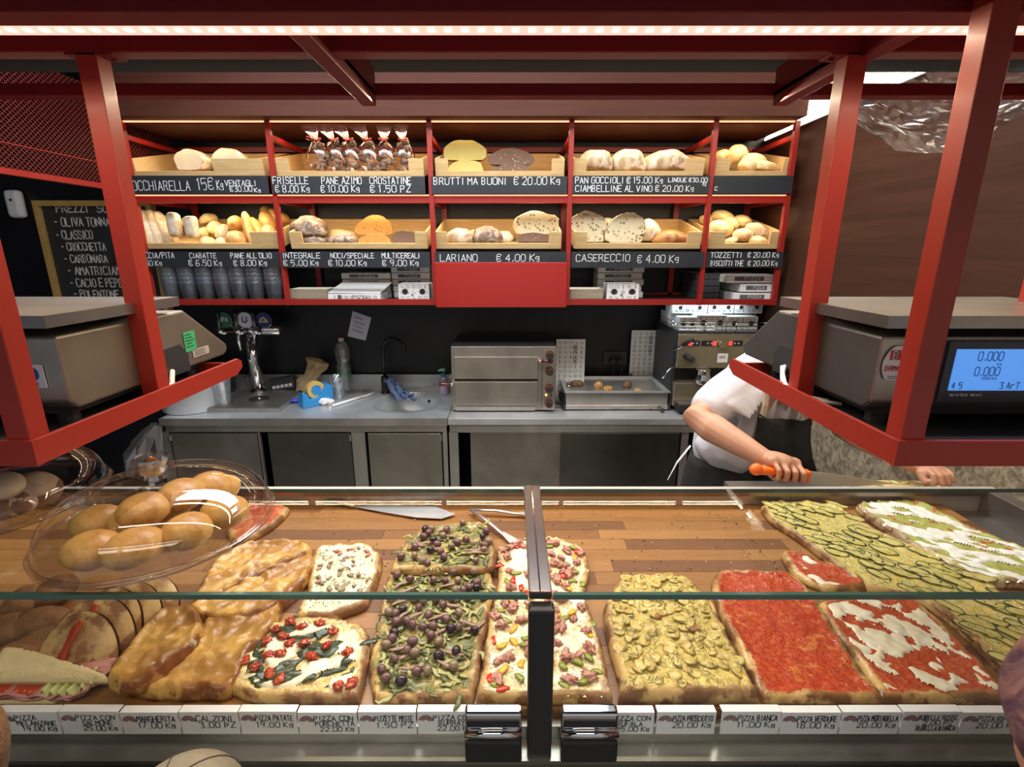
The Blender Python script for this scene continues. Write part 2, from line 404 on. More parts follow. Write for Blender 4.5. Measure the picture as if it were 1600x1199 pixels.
part(MB().box(XP[0], XP[-1], 2.612, 3.0, E + .252, E + .262), 'shelf_board', BLACK, sh)
part(MB().box(XP[0], XP[-1], 2.61, 3.0, E + .570, E + .5795), 'shelf_board', FASC, sh)
for i in range(5):
    a, b_ = XP[i] + .013, XP[i + 1] - .013
    part(MB().box(a, b_, 2.582, 2.592, E + .5735, E + .5785), 'led_strip', LEDW, sh)
    part(MB().box(a, b_, 2.576, 2.585, E + .248, E + .2525), 'led_strip', LEDW, sh)
a, b_ = XP[2] + .011, XP[3] - .011
part(MB().box(a - .006, b_ + .006, 2.562, 2.575, E - .287, E - .064), 'front_panel', M('glossy_red_panel', (.33, .014, .009), .22, coat=.5), sh, bevel=.002)
# expanded metal screen, left end
ms = MB(); X = XP[0] - .016
def strand(p, q, w=.0016): 
    p, q = Vector(p), Vector(q); d = (q - p).normalized(); k = d.cross(Vector((1, 0, 0))) * w
    ms.add([p - k, q - k, q + k, p + k], [(0, 1, 2, 3)])
pitch, ht = .022, .0095; y0, y1, z0, z1 = 1.35, 2.98, E + .285, E + .70
ny, nz = int((y1 - y0) / pitch), int((z1 - z0) / ht)
for k in range(nz):
    for i in range(ny):
        o = pitch / 2 if k % 2 else 0; y = y0 + i * pitch + o; z = z0 + k * ht
        strand((X, y, z), (X, y + pitch / 2, z + ht)); strand((X, y + pitch / 2, z + ht), (X, y + pitch, z))
tag(ms.build('mesh_screen', M('mesh_red', (.15, .014, .010), .45), sh), kind='stuff')
part(MB().box(X - .012, X + .012, 1.3, 2.98, E + .262, E + .284), 'screen_rail', SRED, sh)
part(MB().box(X - .003, X + .003, 1.3, 2.98, E + .372, E + .376), 'screen_seam', SRED, sh)
# ---------------------------------------------------------------- trays and chalk signs
TILT = R(13)
def tray(x0, x1, zf, label, notch=(.12, .88), h=.082, L=.36):
    w = x1 - x0; xc = (x0 + x1) / 2
    t = thing('bread_tray', label, 'tray', (xc, 2.612, zf + .001), 'pale plywood bread trays on the wall shelving'); t.rotation_euler = (TILT, 0, 0)
    hw = w / 2; th = .011
    a, b = -hw + w * notch[0], -hw + w * notch[1]
    lo = .026
    poly = [(-hw, 0, 0), (hw, 0, 0), (hw, 0, h), (b, 0, h), (b, 0, lo), (a, 0, lo), (a, 0, h), (-hw, 0, h)]
    if notch[0] <= 0: poly = [(-hw, 0, 0), (hw, 0, 0), (hw, 0, h), (b, 0, h), (b, 0, lo), (-hw, 0, lo)]
    if notch[1] >= 1: poly = [(-hw, 0, 0), (hw, 0, 0), (hw, 0, lo), (a, 0, lo), (a, 0, h), (-hw, 0, h)]
    MB().prism(poly, (0, th, 0)).build('front_board', BREADBD, t, world=False)
    MB().box(-hw, -hw + th, th, L, 0, h).build('side_board', BREADBD, t, world=False)
    MB().box(hw - th, hw, th, L, 0, h).build('side_board', BREADBD, t, world=False)
    MB().box(-hw + th, hw - th, L - th, L, 0, h).build('back_board', BREADBD, t, world=False)
    MB().box(-hw + th, hw - th, th, L - th, 0, .006).build('bottom_board', BREADBD, t, world=False)
    MB().box(-hw + .02, hw - .02, .012, .03, -.02, -.001).build('foot_rail', BLACK, t, world=False)
    MB().box(-hw + .02, hw - .02, L - .03, L - .01, -.03, -.001).build('foot_rail', BLACK, t, world=False)
    return t
def X26(px, py): return ray(px, py)[0] * 2.605
zA, zB = E + .336, E + .0
T = [(205, 412, 262, 'top row', (0, .62), zA, 'pale ply tray behind the leftmost top chalk sign, holding two cut white loaves'),
     (428, 662, 262, 'top', (.10, .90), zA, 'pale ply tray in the top row holding the six ribboned biscuit bags'),
     (680, 882, 262, 'top', (.10, .90), zA, 'pale ply tray at the centre of the top row with yellow and dark brown loaves'),
     (896, 1100, 262, 'top', (.10, .86), zA, 'pale ply tray in the top row holding three floury loaves'),
     (1118, 1240, 262, 'top', (.18, .86), zA, 'narrow ply tray at the right end of the top row'),
     (222, 436, 380, 'low', (0, .80), zB, 'pale ply tray at the left of the lower row heaped with flatbreads and rolls'),
     (454, 668, 380, 'low', (.09, .91), zB, 'pale ply tray in the lower row with dark and orange seeded loaves'),
     (681, 877, 380, 'low', (.09, .90), zB, 'pale ply tray above the plain red panel'),
     (897, 1095, 380, 'low', (.10, .89), zB, 'pale ply tray in the lower row with holey cut sourdough loaves'),
     (1108, 1220, 380, 'low', (.22, .84), zB, 'narrow ply tray at the right end of the lower row heaped with small rolls')]
for (p0, p1, py, row, nt, z, lab) in T:
    tray(X26(p0, py), X26(p1, py), z, lab, nt)
SIGNS = [(190, 419, 275, 303, [('ROCCHIARELLA', 200, 300, 298, 14), ('15€', 310, 337, 297, 17), ('Kg', 340, 352, 297, 14), ('VENTAGLI', 352, 402, 291, 8), ('€30.00', 360, 396, 300, 8), ('Kg', 398, 410, 301, 6)], 'long chalk sign reading ROCCHIARELLA 15 € Kg at the left of the top row'),
         (425, 664, 276, 303.5, [('FRISELLE', 427, 484, 288, 10), ('PANE AZIMO', 503, 567, 288, 10), ('CROSTATINE', 578, 644, 288, 10), ('€ 8,00 Kg', 431, 487, 301, 10), ('€ 10,00 Kg', 502, 565, 301, 10), ('€ 1,50 PZ', 579, 644, 301, 10)], 'chalk sign reading FRISELLE, PANE AZIMO, CROSTATINE with prices'),
         (674, 886, 276, 303.5, [('BRUTTI MA BUONI', 678, 793, 289, 10), ('€ 20,00 Kg', 803, 878, 289, 11)], 'chalk sign reading BRUTTI MA BUONI € 20,00 Kg at the centre of the top row'),
         (895, 1109, 275, 303, [('PAN GOCCIOLI € 15,00 Kg', 899, 1038, 287, 9), ('LINGUE €30.00', 1044, 1106, 285, 6), ('CIAMBELLINE AL VINO € 20,00 Kg', 899, 1086, 300, 9), ('PZ', 1098, 1104, 291, 5)], 'chalk sign reading PAN GOCCIOLI and CIAMBELLINE AL VINO'),
         (1116, 1238, 275, 303, [('C', 1113, 1122, 298, 5)], 'almost blank black sign at the right end of the top row'),
         (205, 436, 394, 418, [('FOCACCIA/PITA', 206, 274, 404, 9), ('CIABATTE', 297, 340, 404, 8), ("PANE ALL'OLIO", 361, 426, 404, 8), ('€ 5,50 Kg', 209, 256, 416, 8), ('€ 6,50 Kg', 296, 350, 416, 9), ('€ 8,00 Kg', 366, 420, 416, 9)], "chalk sign reading CIABATTE and PANE ALL'OLIO at the left of the lower row"),
         (440, 672, 394, 419, [('INTEGRALE', 442, 502, 404, 8), ('NOCI/SPECIALE', 517, 586, 404, 8), ('MULTICEREALI', 597, 657, 404, 8), ('€ 5,00 Kg', 444, 501, 416, 9), ('€ 10,00 Kg', 514, 576, 416, 9), ('€ 9,00 Kg', 598, 657, 416, 9)], 'chalk sign reading INTEGRALE, NOCI/SPECIALE, MULTICEREALI'),
         (680, 885, 394, 412, [('LARIANO', 688, 748, 409, 11), ('€ 4,00 Kg', 776, 846, 409, 11)], 'chalk sign reading LARIANO € 4,00 Kg above the red panel'),
         (893, 1100, 394, 419, [('CASERECCIO', 900, 986, 409, 11), ('€ 4,00 Kg', 996, 1063, 411, 12)], 'chalk sign reading CASERECCIO € 4,00 Kg'),
         (1104, 1223, 394, 419, [('TOZZETTI', 1110, 1160, 403, 8), ('€ 20,00 Kg', 1168, 1218, 403, 8), ('BISCOTTI THÈ', 1110, 1162, 416, 8), ('€ 20,00 Kg', 1168, 1216, 416, 8)], 'narrow chalk sign reading TOZZETTI and BISCOTTI THÈ at the right of the lower row')]
SLATE = M('slate_board', (.008, .010, .015), .65, col2=(.013, .015, .020), nscale=9)
GL['È'] = GL['E']
DS = 2.566
for k, (x0, x1, y0, y1, txt, lab) in enumerate(SIGNS):
    xm = ray(x0, (y0 + y1) / 2)[0] * DS; xM = ray(x1, (y0 + y1) / 2)[0] * DS
    s = thing('chalk_sign', lab, 'sign', ((xm + xM) / 2, DS + .004, zp(y1, DS)), 'black chalk signs on the bread shelving')
    MB().box(xm, xM, DS, DS + .008, zp(y1, DS), zp(y0, DS)).build('board', SLATE, s)
    for xx in (xm + .02, xM - .03): MB().box(xx, xx + .012, DS + .008, DS + .012, zp(y1, DS) + .01, zp(y1, DS) + .03).build('hook', CHROME, s)
    for j, (st, a, b_, yb, hh) in enumerate(txt):
        xa = max(ray(a, yb)[0] * DS, xm + .004); xb = min(ray(b_, yb)[0] * DS, xM - .002); h = hh * DS / FPX * .93
        fit(st, (xa, DS - .0012, zp(yb, DS)), (1, 0, 0), (0, 0, 1), h, xb - xa, .0028, CHALK, s, seed=k * 7 + j)
# ---------------------------------------------------------------- blackboard and sensor on the left of the wall
bb = thing('blackboard', 'wood framed blackboard menu with white chalk lettering on the black wall', 'blackboard', (-2.35, 3.0, zp(520, 3.0)))
x0, x1 = -2.70, -2.035; z1 = E + ray(150, 314)[1] * 3.0; z0 = z1 - 1.0
YB = 3.0
MB().box(x0 + .02, x1 - .02, YB + .012, YB + .03, z0 + .02, z1 - .02).build('slate', M('smudged_slate', (.030, .032, .034), .6, col2=(.13, .13, .13), nscale=2.2, ndist=1.5, lo=.5, hi=.8), bb)
YW = wood('yellow_pine', (.62, .40, .12), (.52, .32, .09), (1, 1, 1), 8)
for bx in ((x0, x0 + .03, z0, z1), (x1 - .03, x1, z0, z1), (x0 + .03, x1 - .03, z1 - .03, z1), (x0 + .03, x1 - .03, z0, z0 + .03)):
    MB().box(bx[0], bx[1], YB - .012, YB + .035, bx[2], bx[3]).build('frame_rail', YW, bb, bevel=.002)
for j, (st, a, b_, py, hh) in enumerate([('PREZZI', 86, 138, 332, 12), ('SUPPLI', 150, 204, 332, 12), ('- OLIVA TONNATA', 83, 187, 354, 13), ('- CLASSICO', 86, 145, 374, 13), ('- CROCCHETTA', 94, 165, 392, 12), ('- CARBONARA', 99, 168, 411, 12), ('- AMATRICIANA', 104, 197, 430, 13), ('- CACIO E PEPE', 108, 192, 449, 13), ('- POLENTONE', 114, 186, 466, 12)]):
    p, q = at(a, py, YB), at(b_, py, YB)
    fit(st, (p.x, YB + .0105, p.z), (1, 0, 0), (0, 0, 1), hh * YB / FPX * .93, q.x - p.x, .006, M('thick_chalk', (.9, .9, .9), .8), bb, seed=j)
p = at(30, 320, 3.03)
sn = thing('alarm_sensor', 'white rounded alarm sensor on the black wall beside the blackboard', 'sensor', (p.x, 3.03, p.z - .07))
MB().cbox((p.x, 3.01, p.z), (.085, .05, .15)).build('case', WHITEP, sn, bevel=.02)
MB().lathe([(.008, 0), (.006, .004)], (p.x, 2.984, p.z + .02), 10, axis='y', closed=True).build('lens', BLACK, sn)
# ---------------------------------------------------------------- back counter
CZ = E - .85; YF = 2.468; YK = 3.02
def cz(px, py): return (px - 800) / FPX / (_c + (600 - py) / FPX * _s) * YF
def fz(py): return E + ray(800, py)[1] * YF
XS = -.334
sinkc = atz(639, 628, CZ); SRAD = .20
wt = thing('steel_worktop', 'brushed steel worktop with round sink, left of the joint', 'worktop', ((-1.83 + XS) / 2, 2.74, CZ - .035))
bm = bmesh.new()
outer = [bm.verts.new((x, y, CZ)) for x, y in ((-1.83, YF), (XS - .001, YF), (XS - .001, YK), (-1.83, YK))]
inn = [bm.verts.new((sinkc.x + SRAD * cos(2 * pi * j / 48), sinkc.y + SRAD * sin(2 * pi * j / 48), CZ)) for j in range(48)]
eds = [bm.edges.new((outer[i], outer[(i + 1) % 4])) for i in range(4)] + [bm.edges.new((inn[i], inn[(i + 1) % 48])) for i in range(48)]
bmesh.ops.triangle_fill(bm, edges=eds, use_beauty=True)
bm.verts.ensure_lookup_table(); bm.verts.index_update()
mb = MB().add([v.co.copy() for v in bm.verts], [tuple(v.index for v in f.verts) for f in bm.faces]); bm.free()
mb.build('top_sheet', STEELH, wt)
MB().box(-1.83, XS - .001, YF - .004, YF, CZ - .038, CZ + .001).box(-1.83, -1.826, YF, YK, CZ - .038, CZ).build('front_lip', STEEL, wt)
MB().box(-1.83, XS - .001, YK - .006, YK, CZ, CZ + .10).build('splashback', STEELH, wt)
sk = MB().lathe([(SRAD + .008, .002), (SRAD, .003), (SRAD - .006, -.004), (SRAD - .012, -.05), (SRAD - .03, -.10), (SRAD - .07, -.135), (.03, -.142), (.028, -.150), (.001, -.150)], (sinkc.x, sinkc.y, CZ), 48)
sk.build('sink_bowl', STEELH, wt, smooth=True)
MB().lathe([(.012, 0), (.012, .004), (.007, .005)], (sinkc.x + .09, sinkc.y + .165, CZ - .05), 12, axis='y', closed=True).build('overflow', BLACK, wt)
wr = thing('steel_worktop', 'brushed steel worktop under the oven, right of the joint', 'worktop', ((1.37 + XS) / 2, 2.74, CZ - .035))
MB().box(XS + .001, 1.37, YF - .002, YK, CZ - .035, CZ).build('top_sheet', STEELH, wr, bevel=.002)
MB().box(XS + .001, 1.37, YK - .006, YK, CZ, CZ + .045).build('splashback', STEELH, wr)
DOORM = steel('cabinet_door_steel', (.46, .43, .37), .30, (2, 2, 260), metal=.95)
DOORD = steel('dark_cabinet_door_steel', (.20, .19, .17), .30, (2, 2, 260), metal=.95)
CARC = steel('cabinet_frame_steel', (.55, .53, .49), .36, (3, 3, 200))
def carcass(x0, x1, label):
    t = thing('steel_cabinet', label, 'cabinet', ((x0 + x1) / 2, 2.74, 0))
    MB().box(x0, x1, YF + .04, YK - .02, .10, .13).box(x0, x0 + .02, YF + .02, YK - .02, .13, CZ - .04).box(x1 - .02, x1, YF + .02, YK - .02, .13, CZ - .04).box(x0 + .02, x1 - .02, YK - .04, YK - .02, .13, CZ - .04).build('body', M('cabinet_inside', (.02, .02, .02), .6), t)
    MB().box(x0, x1, YF + .006, YF + .03, CZ - .075, CZ - .039).build('top_rail', CARC, t)
    MB().box(x0, x1, YF + .006, YF + .03, .10, .14).build('bottom_rail', CARC, t)
    for xx in (x0 + .03, x1 - .03):
        for yy in (YF + .05, YK - .06): MB().lathe([(.02, 0), (.02, .10)], (xx, yy, 0), 12, closed=True).build('foot', BLACK, t)
    return t
c1 = carcass(-1.81, XS - .008, 'steel sink cabinet with three hinged doors, left of the oven')
for px0, px1 in ((250, 268), (550, 572), (692, 700)):
    MB().box(cz(px0, 700), cz(px1, 700) - .004, YF + .006, YF + .028, .14, CZ - .077).build('upright', CARC, c1)
MB().box(cz(405, 700), cz(407, 700), YF + .006, YF + .028, .14, CZ - .077).build('upright', CARC, c1)
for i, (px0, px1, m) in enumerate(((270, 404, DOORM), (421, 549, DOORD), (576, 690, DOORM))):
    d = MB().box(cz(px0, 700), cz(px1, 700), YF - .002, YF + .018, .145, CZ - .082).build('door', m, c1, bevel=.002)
    for zz in (CZ - .12, .2):
        xx = cz(px0 if i == 0 else px1, 700)
        MB().lathe([(.005, 0), (.005, .03)], (xx, YF - .004, zz), 8, closed=True).build('hinge', CHROME, d)
c2 = carcass(XS + .008, 1.36, 'steel cabinet with two sliding doors under the oven and warmer')
MB().box(cz(702, 700), cz(716, 700), YF + .006, YF + .028, .14, CZ - .077).build('upright', CARC, c2)
MB().box(cz(716, 700), cz(1085, 700), YF + .001, YF + .006, CZ - .077, CZ - .045).build('front_rail', CARC, c2)
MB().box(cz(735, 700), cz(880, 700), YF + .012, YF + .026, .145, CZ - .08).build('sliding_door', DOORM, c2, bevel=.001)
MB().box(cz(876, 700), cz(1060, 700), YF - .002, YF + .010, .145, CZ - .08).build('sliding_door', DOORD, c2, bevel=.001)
MB().box(cz(1064, 700), cz(1075, 700), YF + .006, YF + .028, .14, CZ - .077).build('upright', CARC, c2)
MB().box(cz(1090, 700), 1.35, YF + .006, YF + .028, .14, CZ - .077).build('fixed_panel', DOORD, c2)
# ---------------------------------------------------------------- display case
GZ = E - .444; BZ = E - .667
YG0, YG1 = .573, .877
cs = thing('display_case', 'glass fronted pizza display case with steel body and black centre post', 'display case', (0, .9, 0))
XL, XR = -1.62, 1.263
MB().box(XL, XR, .555, 1.20, .05, BZ - .07).build('body', M('case_body_black', (.02, .02, .02), .4), cs)
MB().box(XL, XR, 1.2005, 1.224, .05, BZ - .07).build('back_panel', M('case_back_panel', (.42, .41, .39), .5), cs)  # unseen staff side, added pale so the steel cabinet doors reflect something bright
FL = steel('case_front_ledge_steel', (.34, .34, .31), .30, (200, 3, 3))
MB().box(XL, XR, .552, 1.23, BZ - .068, E - .705).build('bottom_tray', FL, cs)
MB().box(XL, XR, .586, .598, E - .705, E - .682).build('inner_step', FL, cs)
MB().box(XL, XR, .545, .5525, BZ - .12, E - .712).build('front_trim', M('case_front_dark', (.06, .06, .05), .35, .6), cs)
RIM = M('case_rim_steel', (.60, .57, .52), .28, .45)
MB().box(XL, 1.30, 1.226, 1.242, BZ - .07, BZ + .046).build('back_rim', RIM, cs, bevel=.002)
MB().box(XL, 1.30, 1.214, 1.226, BZ + .030, BZ + .046).build('rim_lip', steel('brown_lip', (.30, .24, .20), .3, (200, 3, 3)), cs, bevel=.001)
MB().box(1.17, 1.262, .60, 1.226, BZ - .06, BZ - .02).build('side_gutter', DSTEEL, cs)
MB().box(1.262, 1.30, .56, 1.226, BZ - .07, BZ + .046).build('side_rim', DSTEEL, cs, bevel=.002)
MB().box(1.268, 1.276, .575, .875, BZ + .04, GZ - .008).build('side_glass', GLASS, cs)
for x0, x1 in ((XL, -.722), (-.7165, .0215), (.0545, 1.30)):
    g = MB().box(x0, x1, YG0, YG1, GZ - .008, GZ).build('top_glass', GLASS, cs)
    MB().box(x0, x1, YG0 - .0008, YG0 - .0002, GZ - .0078, GZ - .0002).build('glass_edge', GEDGE, g)
    MB().box(x0, x1, YG1 + .0002, YG1 + .0008, GZ - .0078, GZ - .0002).build('glass_edge', GEDGE, g)
    g = MB().box(x0 + .002, x1 - .002, YG0 + .004, YG0 + .010, E - .697, GZ - .009).build('front_glass', GLASS, cs)
    MB().box(x0 + .002, x1 - .002, YG0 + .0105, YG0 + .016, GZ - .0125, GZ - .0085).build('glass_edge', GEDGE, g)
MUL = M('mullion_steel', (.22, .19, .18), .24, 1)
MB().box(.0225, .0535, YG0 + .002, YG1 + .01, GZ - .010, GZ + .003).build('mullion', MUL, cs, bevel=.002)
MB().box(.0365, .0385, YG0 + .002, YG1 + .01, GZ + .003, GZ + .0045).build('mullion_seam', CHROME, cs)
MB().box(.0215, .0565, YG0 - .017, YG0 + .004, .3, GZ - .012).build('centre_post', M('satin_black', (.018, .018, .020), .35), cs, bevel=.004)
for sx, (p0, p1) in zip((-1, 1), ((727, 815), (876, 964))):
    x0 = ray(p0, 1150)[0] * .56; x1 = ray(p1, 1150)[0] * .56
    cl = MB().box(x0, x1, .549, .574, E - .705, E - .668).build('glass_clamp', M('clamp_black', (.03, .03, .03), .3, .5), cs, bevel=.003)
    z = E - .640
    MB().box(x0, x1, .556, .574, E - .668, E - .625).build('clamp_cap', CHROME, cl, bevel=.004)
    MB().tube([(x0, .554, E - .658), (x1, .554, E - .658)], .006, 14).build('clamp_bar', CHROME, cl, smooth=True)
    MB().box(x0 + .003, x1 - .003, .5545, .556, E - .647, E - .636).build('clamp_groove', BLACK, cl)
# board of glued planks
wb = thing('wooden_board', 'large oiled wooden board of glued strips inside the display case', 'board', (-.1, .9, BZ - .03))
WM = [wood('plank_brown_%d' % i, c, tuple(x * .80 for x in c), (2.2, 26, 10), 5, .42, .12) for i, c in enumerate(((.30, .135, .034), (.24, .098, .025), (.35, .165, .045), (.17, .068, .020)))]
MB().box(XL + .02, 1.163, .602, 1.224, BZ - .028, BZ - .012).build('underlay', WM[1], wb)
g = random.Random(3); n = 15; sw = (1.224 - .602) / n
for i in range(n):
    x = XL + .02 - g.random() * .3; y = .602 + i * sw
    while x < 1.163:
        L = g.uniform(.30, .62); a, b_ = max(x, XL + .02), min(x + L, 1.163)
        if 1.163 - b_ < .06: b_ = 1.163; 
        if b_ - a > .03:
            mb = MB().box(a + .0003, b_ - .0003, y + .0003, y + sw - .0003, BZ - .012, BZ - g.random() * .0006)
            mb.build('plank', WM[g.choice((0, 0, 0, 1, 2, 2, 3))], wb)
        x = b_ if b_ < 1.163 else 2
# ---------------------------------------------------------------- loaves and rolls
CR_W = crust('pale_crust', (.62, .50, .33), (.50, .34, .17), (.36, .20, .09), 12, flour=(.74, .68, .56))
CR_C = crust('ciabatta_crust', (.60, .50, .36), (.50, .37, .22), (.40, .25, .12), 16, flour=(.68, .62, .50))
CR_G = crust('golden_crust', (.68, .42, .14), (.56, .28, .07), (.40, .16, .04), 9, .35)
CR_Y = crust('light_gold_crust', (.76, .60, .32), (.66, .44, .17), (.52, .28, .09), 9, .5)
CR_D = crust('dark_crust', (.20, .13, .09), (.13, .08, .055), (.07, .04, .03), 20, flour=(.36, .31, .26))
CR_R = crust('rustic_crust', (.50, .38, .24), (.36, .23, .12), (.24, .13, .06), 12, flour=(.66, .58, .46))
CR_B = crust('toasted_crust', (.42, .20, .06), (.28, .11, .035), (.16, .06, .02), 14, .4)
CB_W = crumb('white_crumb', (.66, .62, .52), (.48, .43, .34), 90, .3)
CB_Y = crumb('yellow_crumb', (.50, .43, .14), (.55, .47, .14), 80, .25)
CB_D = crumb('brown_crumb', (.16, .10, .07), (.36, .28, .20), 60, .4)
CB_O = crumb('orange_crumb', (.60, .28, .07), (.28, .08, .02), 60, .4)
CB_H = crumb('holey_crumb', (.66, .58, .38), (.24, .19, .11), 55, 1.0)
def loaf(c, rad, m, rot=(0, 0, 0), cut=None, cm=None, amp=.16, seed=0, sub=3, flat=-.45, sq=1.0):
    """one loaf; cut = ((point), (normal)) in unit space slices it flat and shows the crumb"""
    bm = bmesh.new(); bmesh.ops.create_icosphere(bm, subdivisions=sub, radius=1)
    for v in bm.verts:
        p = v.co.copy()
        if sq != 1: p = Vector([math.copysign(abs(q) ** sq, q) for q in p])
        p *= 1 + amp * noise.noise(p * 1.4 + Vector((seed * 3.1, seed * 1.7, 0))) + amp * .3 * noise.noise(p * 5 + Vector((seed, 0, 0)))
        if p.z < flat: p.z = flat + (p.z - flat) * .12
        v.co = p
    cutf = None
    if cut:
        co, no = Vector(cut[0]), Vector(cut[1])
        r_ = bmesh.ops.bisect_plane(bm, geom=bm.verts[:] + bm.edges[:] + bm.faces[:], plane_co=co, plane_no=no, clear_outer=True)
        ed = [e for e in r_['geom_cut'] if isinstance(e, bmesh.types.BMEdge)]
        nf = bmesh.ops.contextual_create(bm, geom=ed)['faces'] if ed else []
        cutf = [f for f in nf]
    mrot = Euler(rot).to_matrix(); c = Vector(c)
    bm.verts.index_update()
    mb = MB(); mb.v = [c + mrot @ Vector((v.co.x * rad[0], v.co.y * rad[1], v.co.z * rad[2])) for v in bm.verts]
    cs_ = set(cutf or [])
    for f in bm.faces: mb.f.append(tuple(v.index for v in f.verts)); mb.mi.append(1 if f in cs_ else 0)
    bm.free(); return mb
def bread(name, label, cat, box, d, m, group=None, thick=None, cut=None, cm=None, rot=(0, 0, 0), dd=0, **k):
    x0, y0, x1, y1 = box
    th_ = thick or (at(x1, y0, d).x - at(x0, y0, d).x) * .3
    d = max(d, 2.632 + (.2 * th_ if cut else th_ * 1.08))
    a, b_ = at(x0, y0, d), at(x1, y1, d)
    w, h = abs(b_.x - a.x) / 2, abs(a.z - b_.z) / 2
    ry = rot[1]
    if abs(sin(ry)) > .05 and k.pop('fitrot', True):
        pass
    c = at((x0 + x1) / 2, (y0 + y1) / 2, d) + Vector((0, dd, 0))
    fl = k.get('flat', -.45); k['flat'] = fl
    # the flattened underside shortens the body: scale so that the box is filled
    bot = fl + (-1 - fl) * .12; zs = 2 * h / (1 - bot); c.z = (c.z - h) - bot * zs
    mb = loaf(c, (w, thick or w * .6, zs), m, rot, cut, cm, **k)
    o = mb.build(name, [m, cm or m], None, smooth=True)
    if cut:
        me = o.data
        for p in me.polygons:
            if p.material_index == 1: p.use_smooth = False
    return tag(o, label, cat, group)
FC = ((0, -.15, 0), (0, -1, 0))
g1 = 'cut white loaves in the top left tray'
bread('white_loaf', 'cut white loaf in the top left tray, left of its pair', 'bread', (270, 235, 328, 267), 2.74, CR_W, g1, .14, FC, CB_W, (0, 0, -.25), seed=1, flat=-.6)
bread('white_loaf', 'cut white loaf in the top left tray, right of its pair', 'bread', (330, 234, 386, 267), 2.74, CR_W, g1, .14, FC, CB_W, (0, 0, -.2), seed=2, flat=-.6)
g2 = 'yellow and dark loaves in the top centre tray'
bread('cornmeal_loaf', 'yellow cut half loaf on top of another in the top centre tray', 'bread', (692, 220, 761, 252), 2.70, CR_B, g2, .10, FC, CB_Y, seed=3)
bread('cornmeal_loaf', 'yellow cut half loaf lying beneath another in the top centre tray', 'bread', (700, 250, 757, 274), 2.69, CR_B, g2, .10, FC, CB_Y, seed=4)
bread('rye_loaf', 'dark brown cut loaf lying on another in the top centre tray', 'bread', (763, 234, 836, 259), 2.70, CR_D, g2, .10, FC, CB_D, seed=5)
bread('rye_loaf', 'dark brown loaf beneath another in the top centre tray', 'bread', (766, 257, 832, 276), 2.69, CR_D, g2, .10, FC, CB_D, seed=6)
g3 = 'floury loaves in the tray above the ciambelline sign'
for i, (bx, m, lab) in enumerate((((905, 234, 960, 270), CR_R, 'brown floury loaf leaning at the left of the three in its top tray'), ((953, 234, 1011, 271), CR_W, 'palest floury loaf, middle of the three in its top tray'), ((1004, 236, 1078, 270), CR_R, 'long wrinkled floury loaf, right of the three in its top tray'))):
    bread('floury_loaf', lab, 'bread', bx, 2.72, m, g3, .09, rot=(0, .12 - i * .06, .1), seed=10 + i, amp=.22)
g4 = 'small pale rolls in the top right tray'
for i, (bx, lab) in enumerate((((1115, 234, 1140, 252), 'small pale roll peeping over the left edge of the top right tray'), ((1135, 227, 1167, 252), 'small pale roll standing tallest in the top right tray'), ((1155, 247, 1180, 269), 'small pale roll low at the left in the notch of the top right tray'), ((1155, 240, 1198, 262), 'flat pale roll behind another in the top right tray'), ((1170, 252, 1218, 269), 'flat pale roll in front at the right of the top right tray'))):
    bread('pale_roll', lab, 'bread', bx, (2.80, 2.78, 2.66, 2.76, 2.68)[i], CR_Y, g4, .05, rot=(0, (-.4, -.5, .6, .1, .15)[i], 0), seed=20 + i, amp=.1)
# lower row, left tray
g5 = 'flatbreads leaning at the left of the lower left tray'
for i, (x, a) in enumerate(((225, .22), (238, .30), (252, .42))):
    c = at(x + 6, 360, 2.68 + .03 * i)
    mb = loaf(c, (.028, .05, .10), CR_C, (0, -a, 0), None, None, seed=30 + i, flat=-2, sq=.6, amp=.08)
    tag(mb.build('flatbread', CR_C, None, smooth=True), ('flatbread hidden most by the red post in the lower left tray', 'flatbread leaning between two others in the lower left tray', 'flatbread leaning nearest the upright ciabattas in the lower left tray')[i], 'bread', g5)
g6 = 'ciabattas standing in the lower left tray'
for i, (x0, x1, y0) in enumerate(((261, 287, 333), (288, 313, 338))):
    bread('ciabatta', ('pale ciabatta standing upright beside the leaning flatbreads', 'pale ciabatta with a brown spot standing upright beside the heap of golden rolls')[i], 'bread', (x0, y0, x1, 388), 2.66, CR_C, g6, .03, flat=-2, sq=.5, amp=.07, seed=35 + i)
g7 = 'pale ciabattas heaped at the back of the lower left tray'
for i, (bx, a, d) in enumerate((((310, 334, 341, 350), .4, 2.86), ((322, 346, 352, 368), -.7, 2.80), ((308, 355, 328, 372), -.9, 2.78), ((335, 350, 362, 376), -.5, 2.76), ((312, 370, 338, 386), -.3, 2.72), ((334, 372, 358, 388), .1, 2.70), ((284, 340, 300, 356), .2, 2.86))):
    bread('ciabatta', ('pale ciabatta lying highest on the heap between upright ciabattas and rolls', 'pale ciabatta slanting across the middle of the heap', 'small end of a pale ciabatta beside the upright one', 'floury white ciabatta leaning against the rolls', 'pale ciabatta low in the heap beside the upright one', 'floury ciabatta lying lowest in front of the heap', 'pale ciabatta behind the two upright ones')[i], 'bread', bx, d, CR_W if i in (3, 5) else CR_Y, g7, .04, rot=(0, -a * .6, .1), seed=40 + i, amp=.1)
g8 = 'golden oil rolls in the lower left tray'
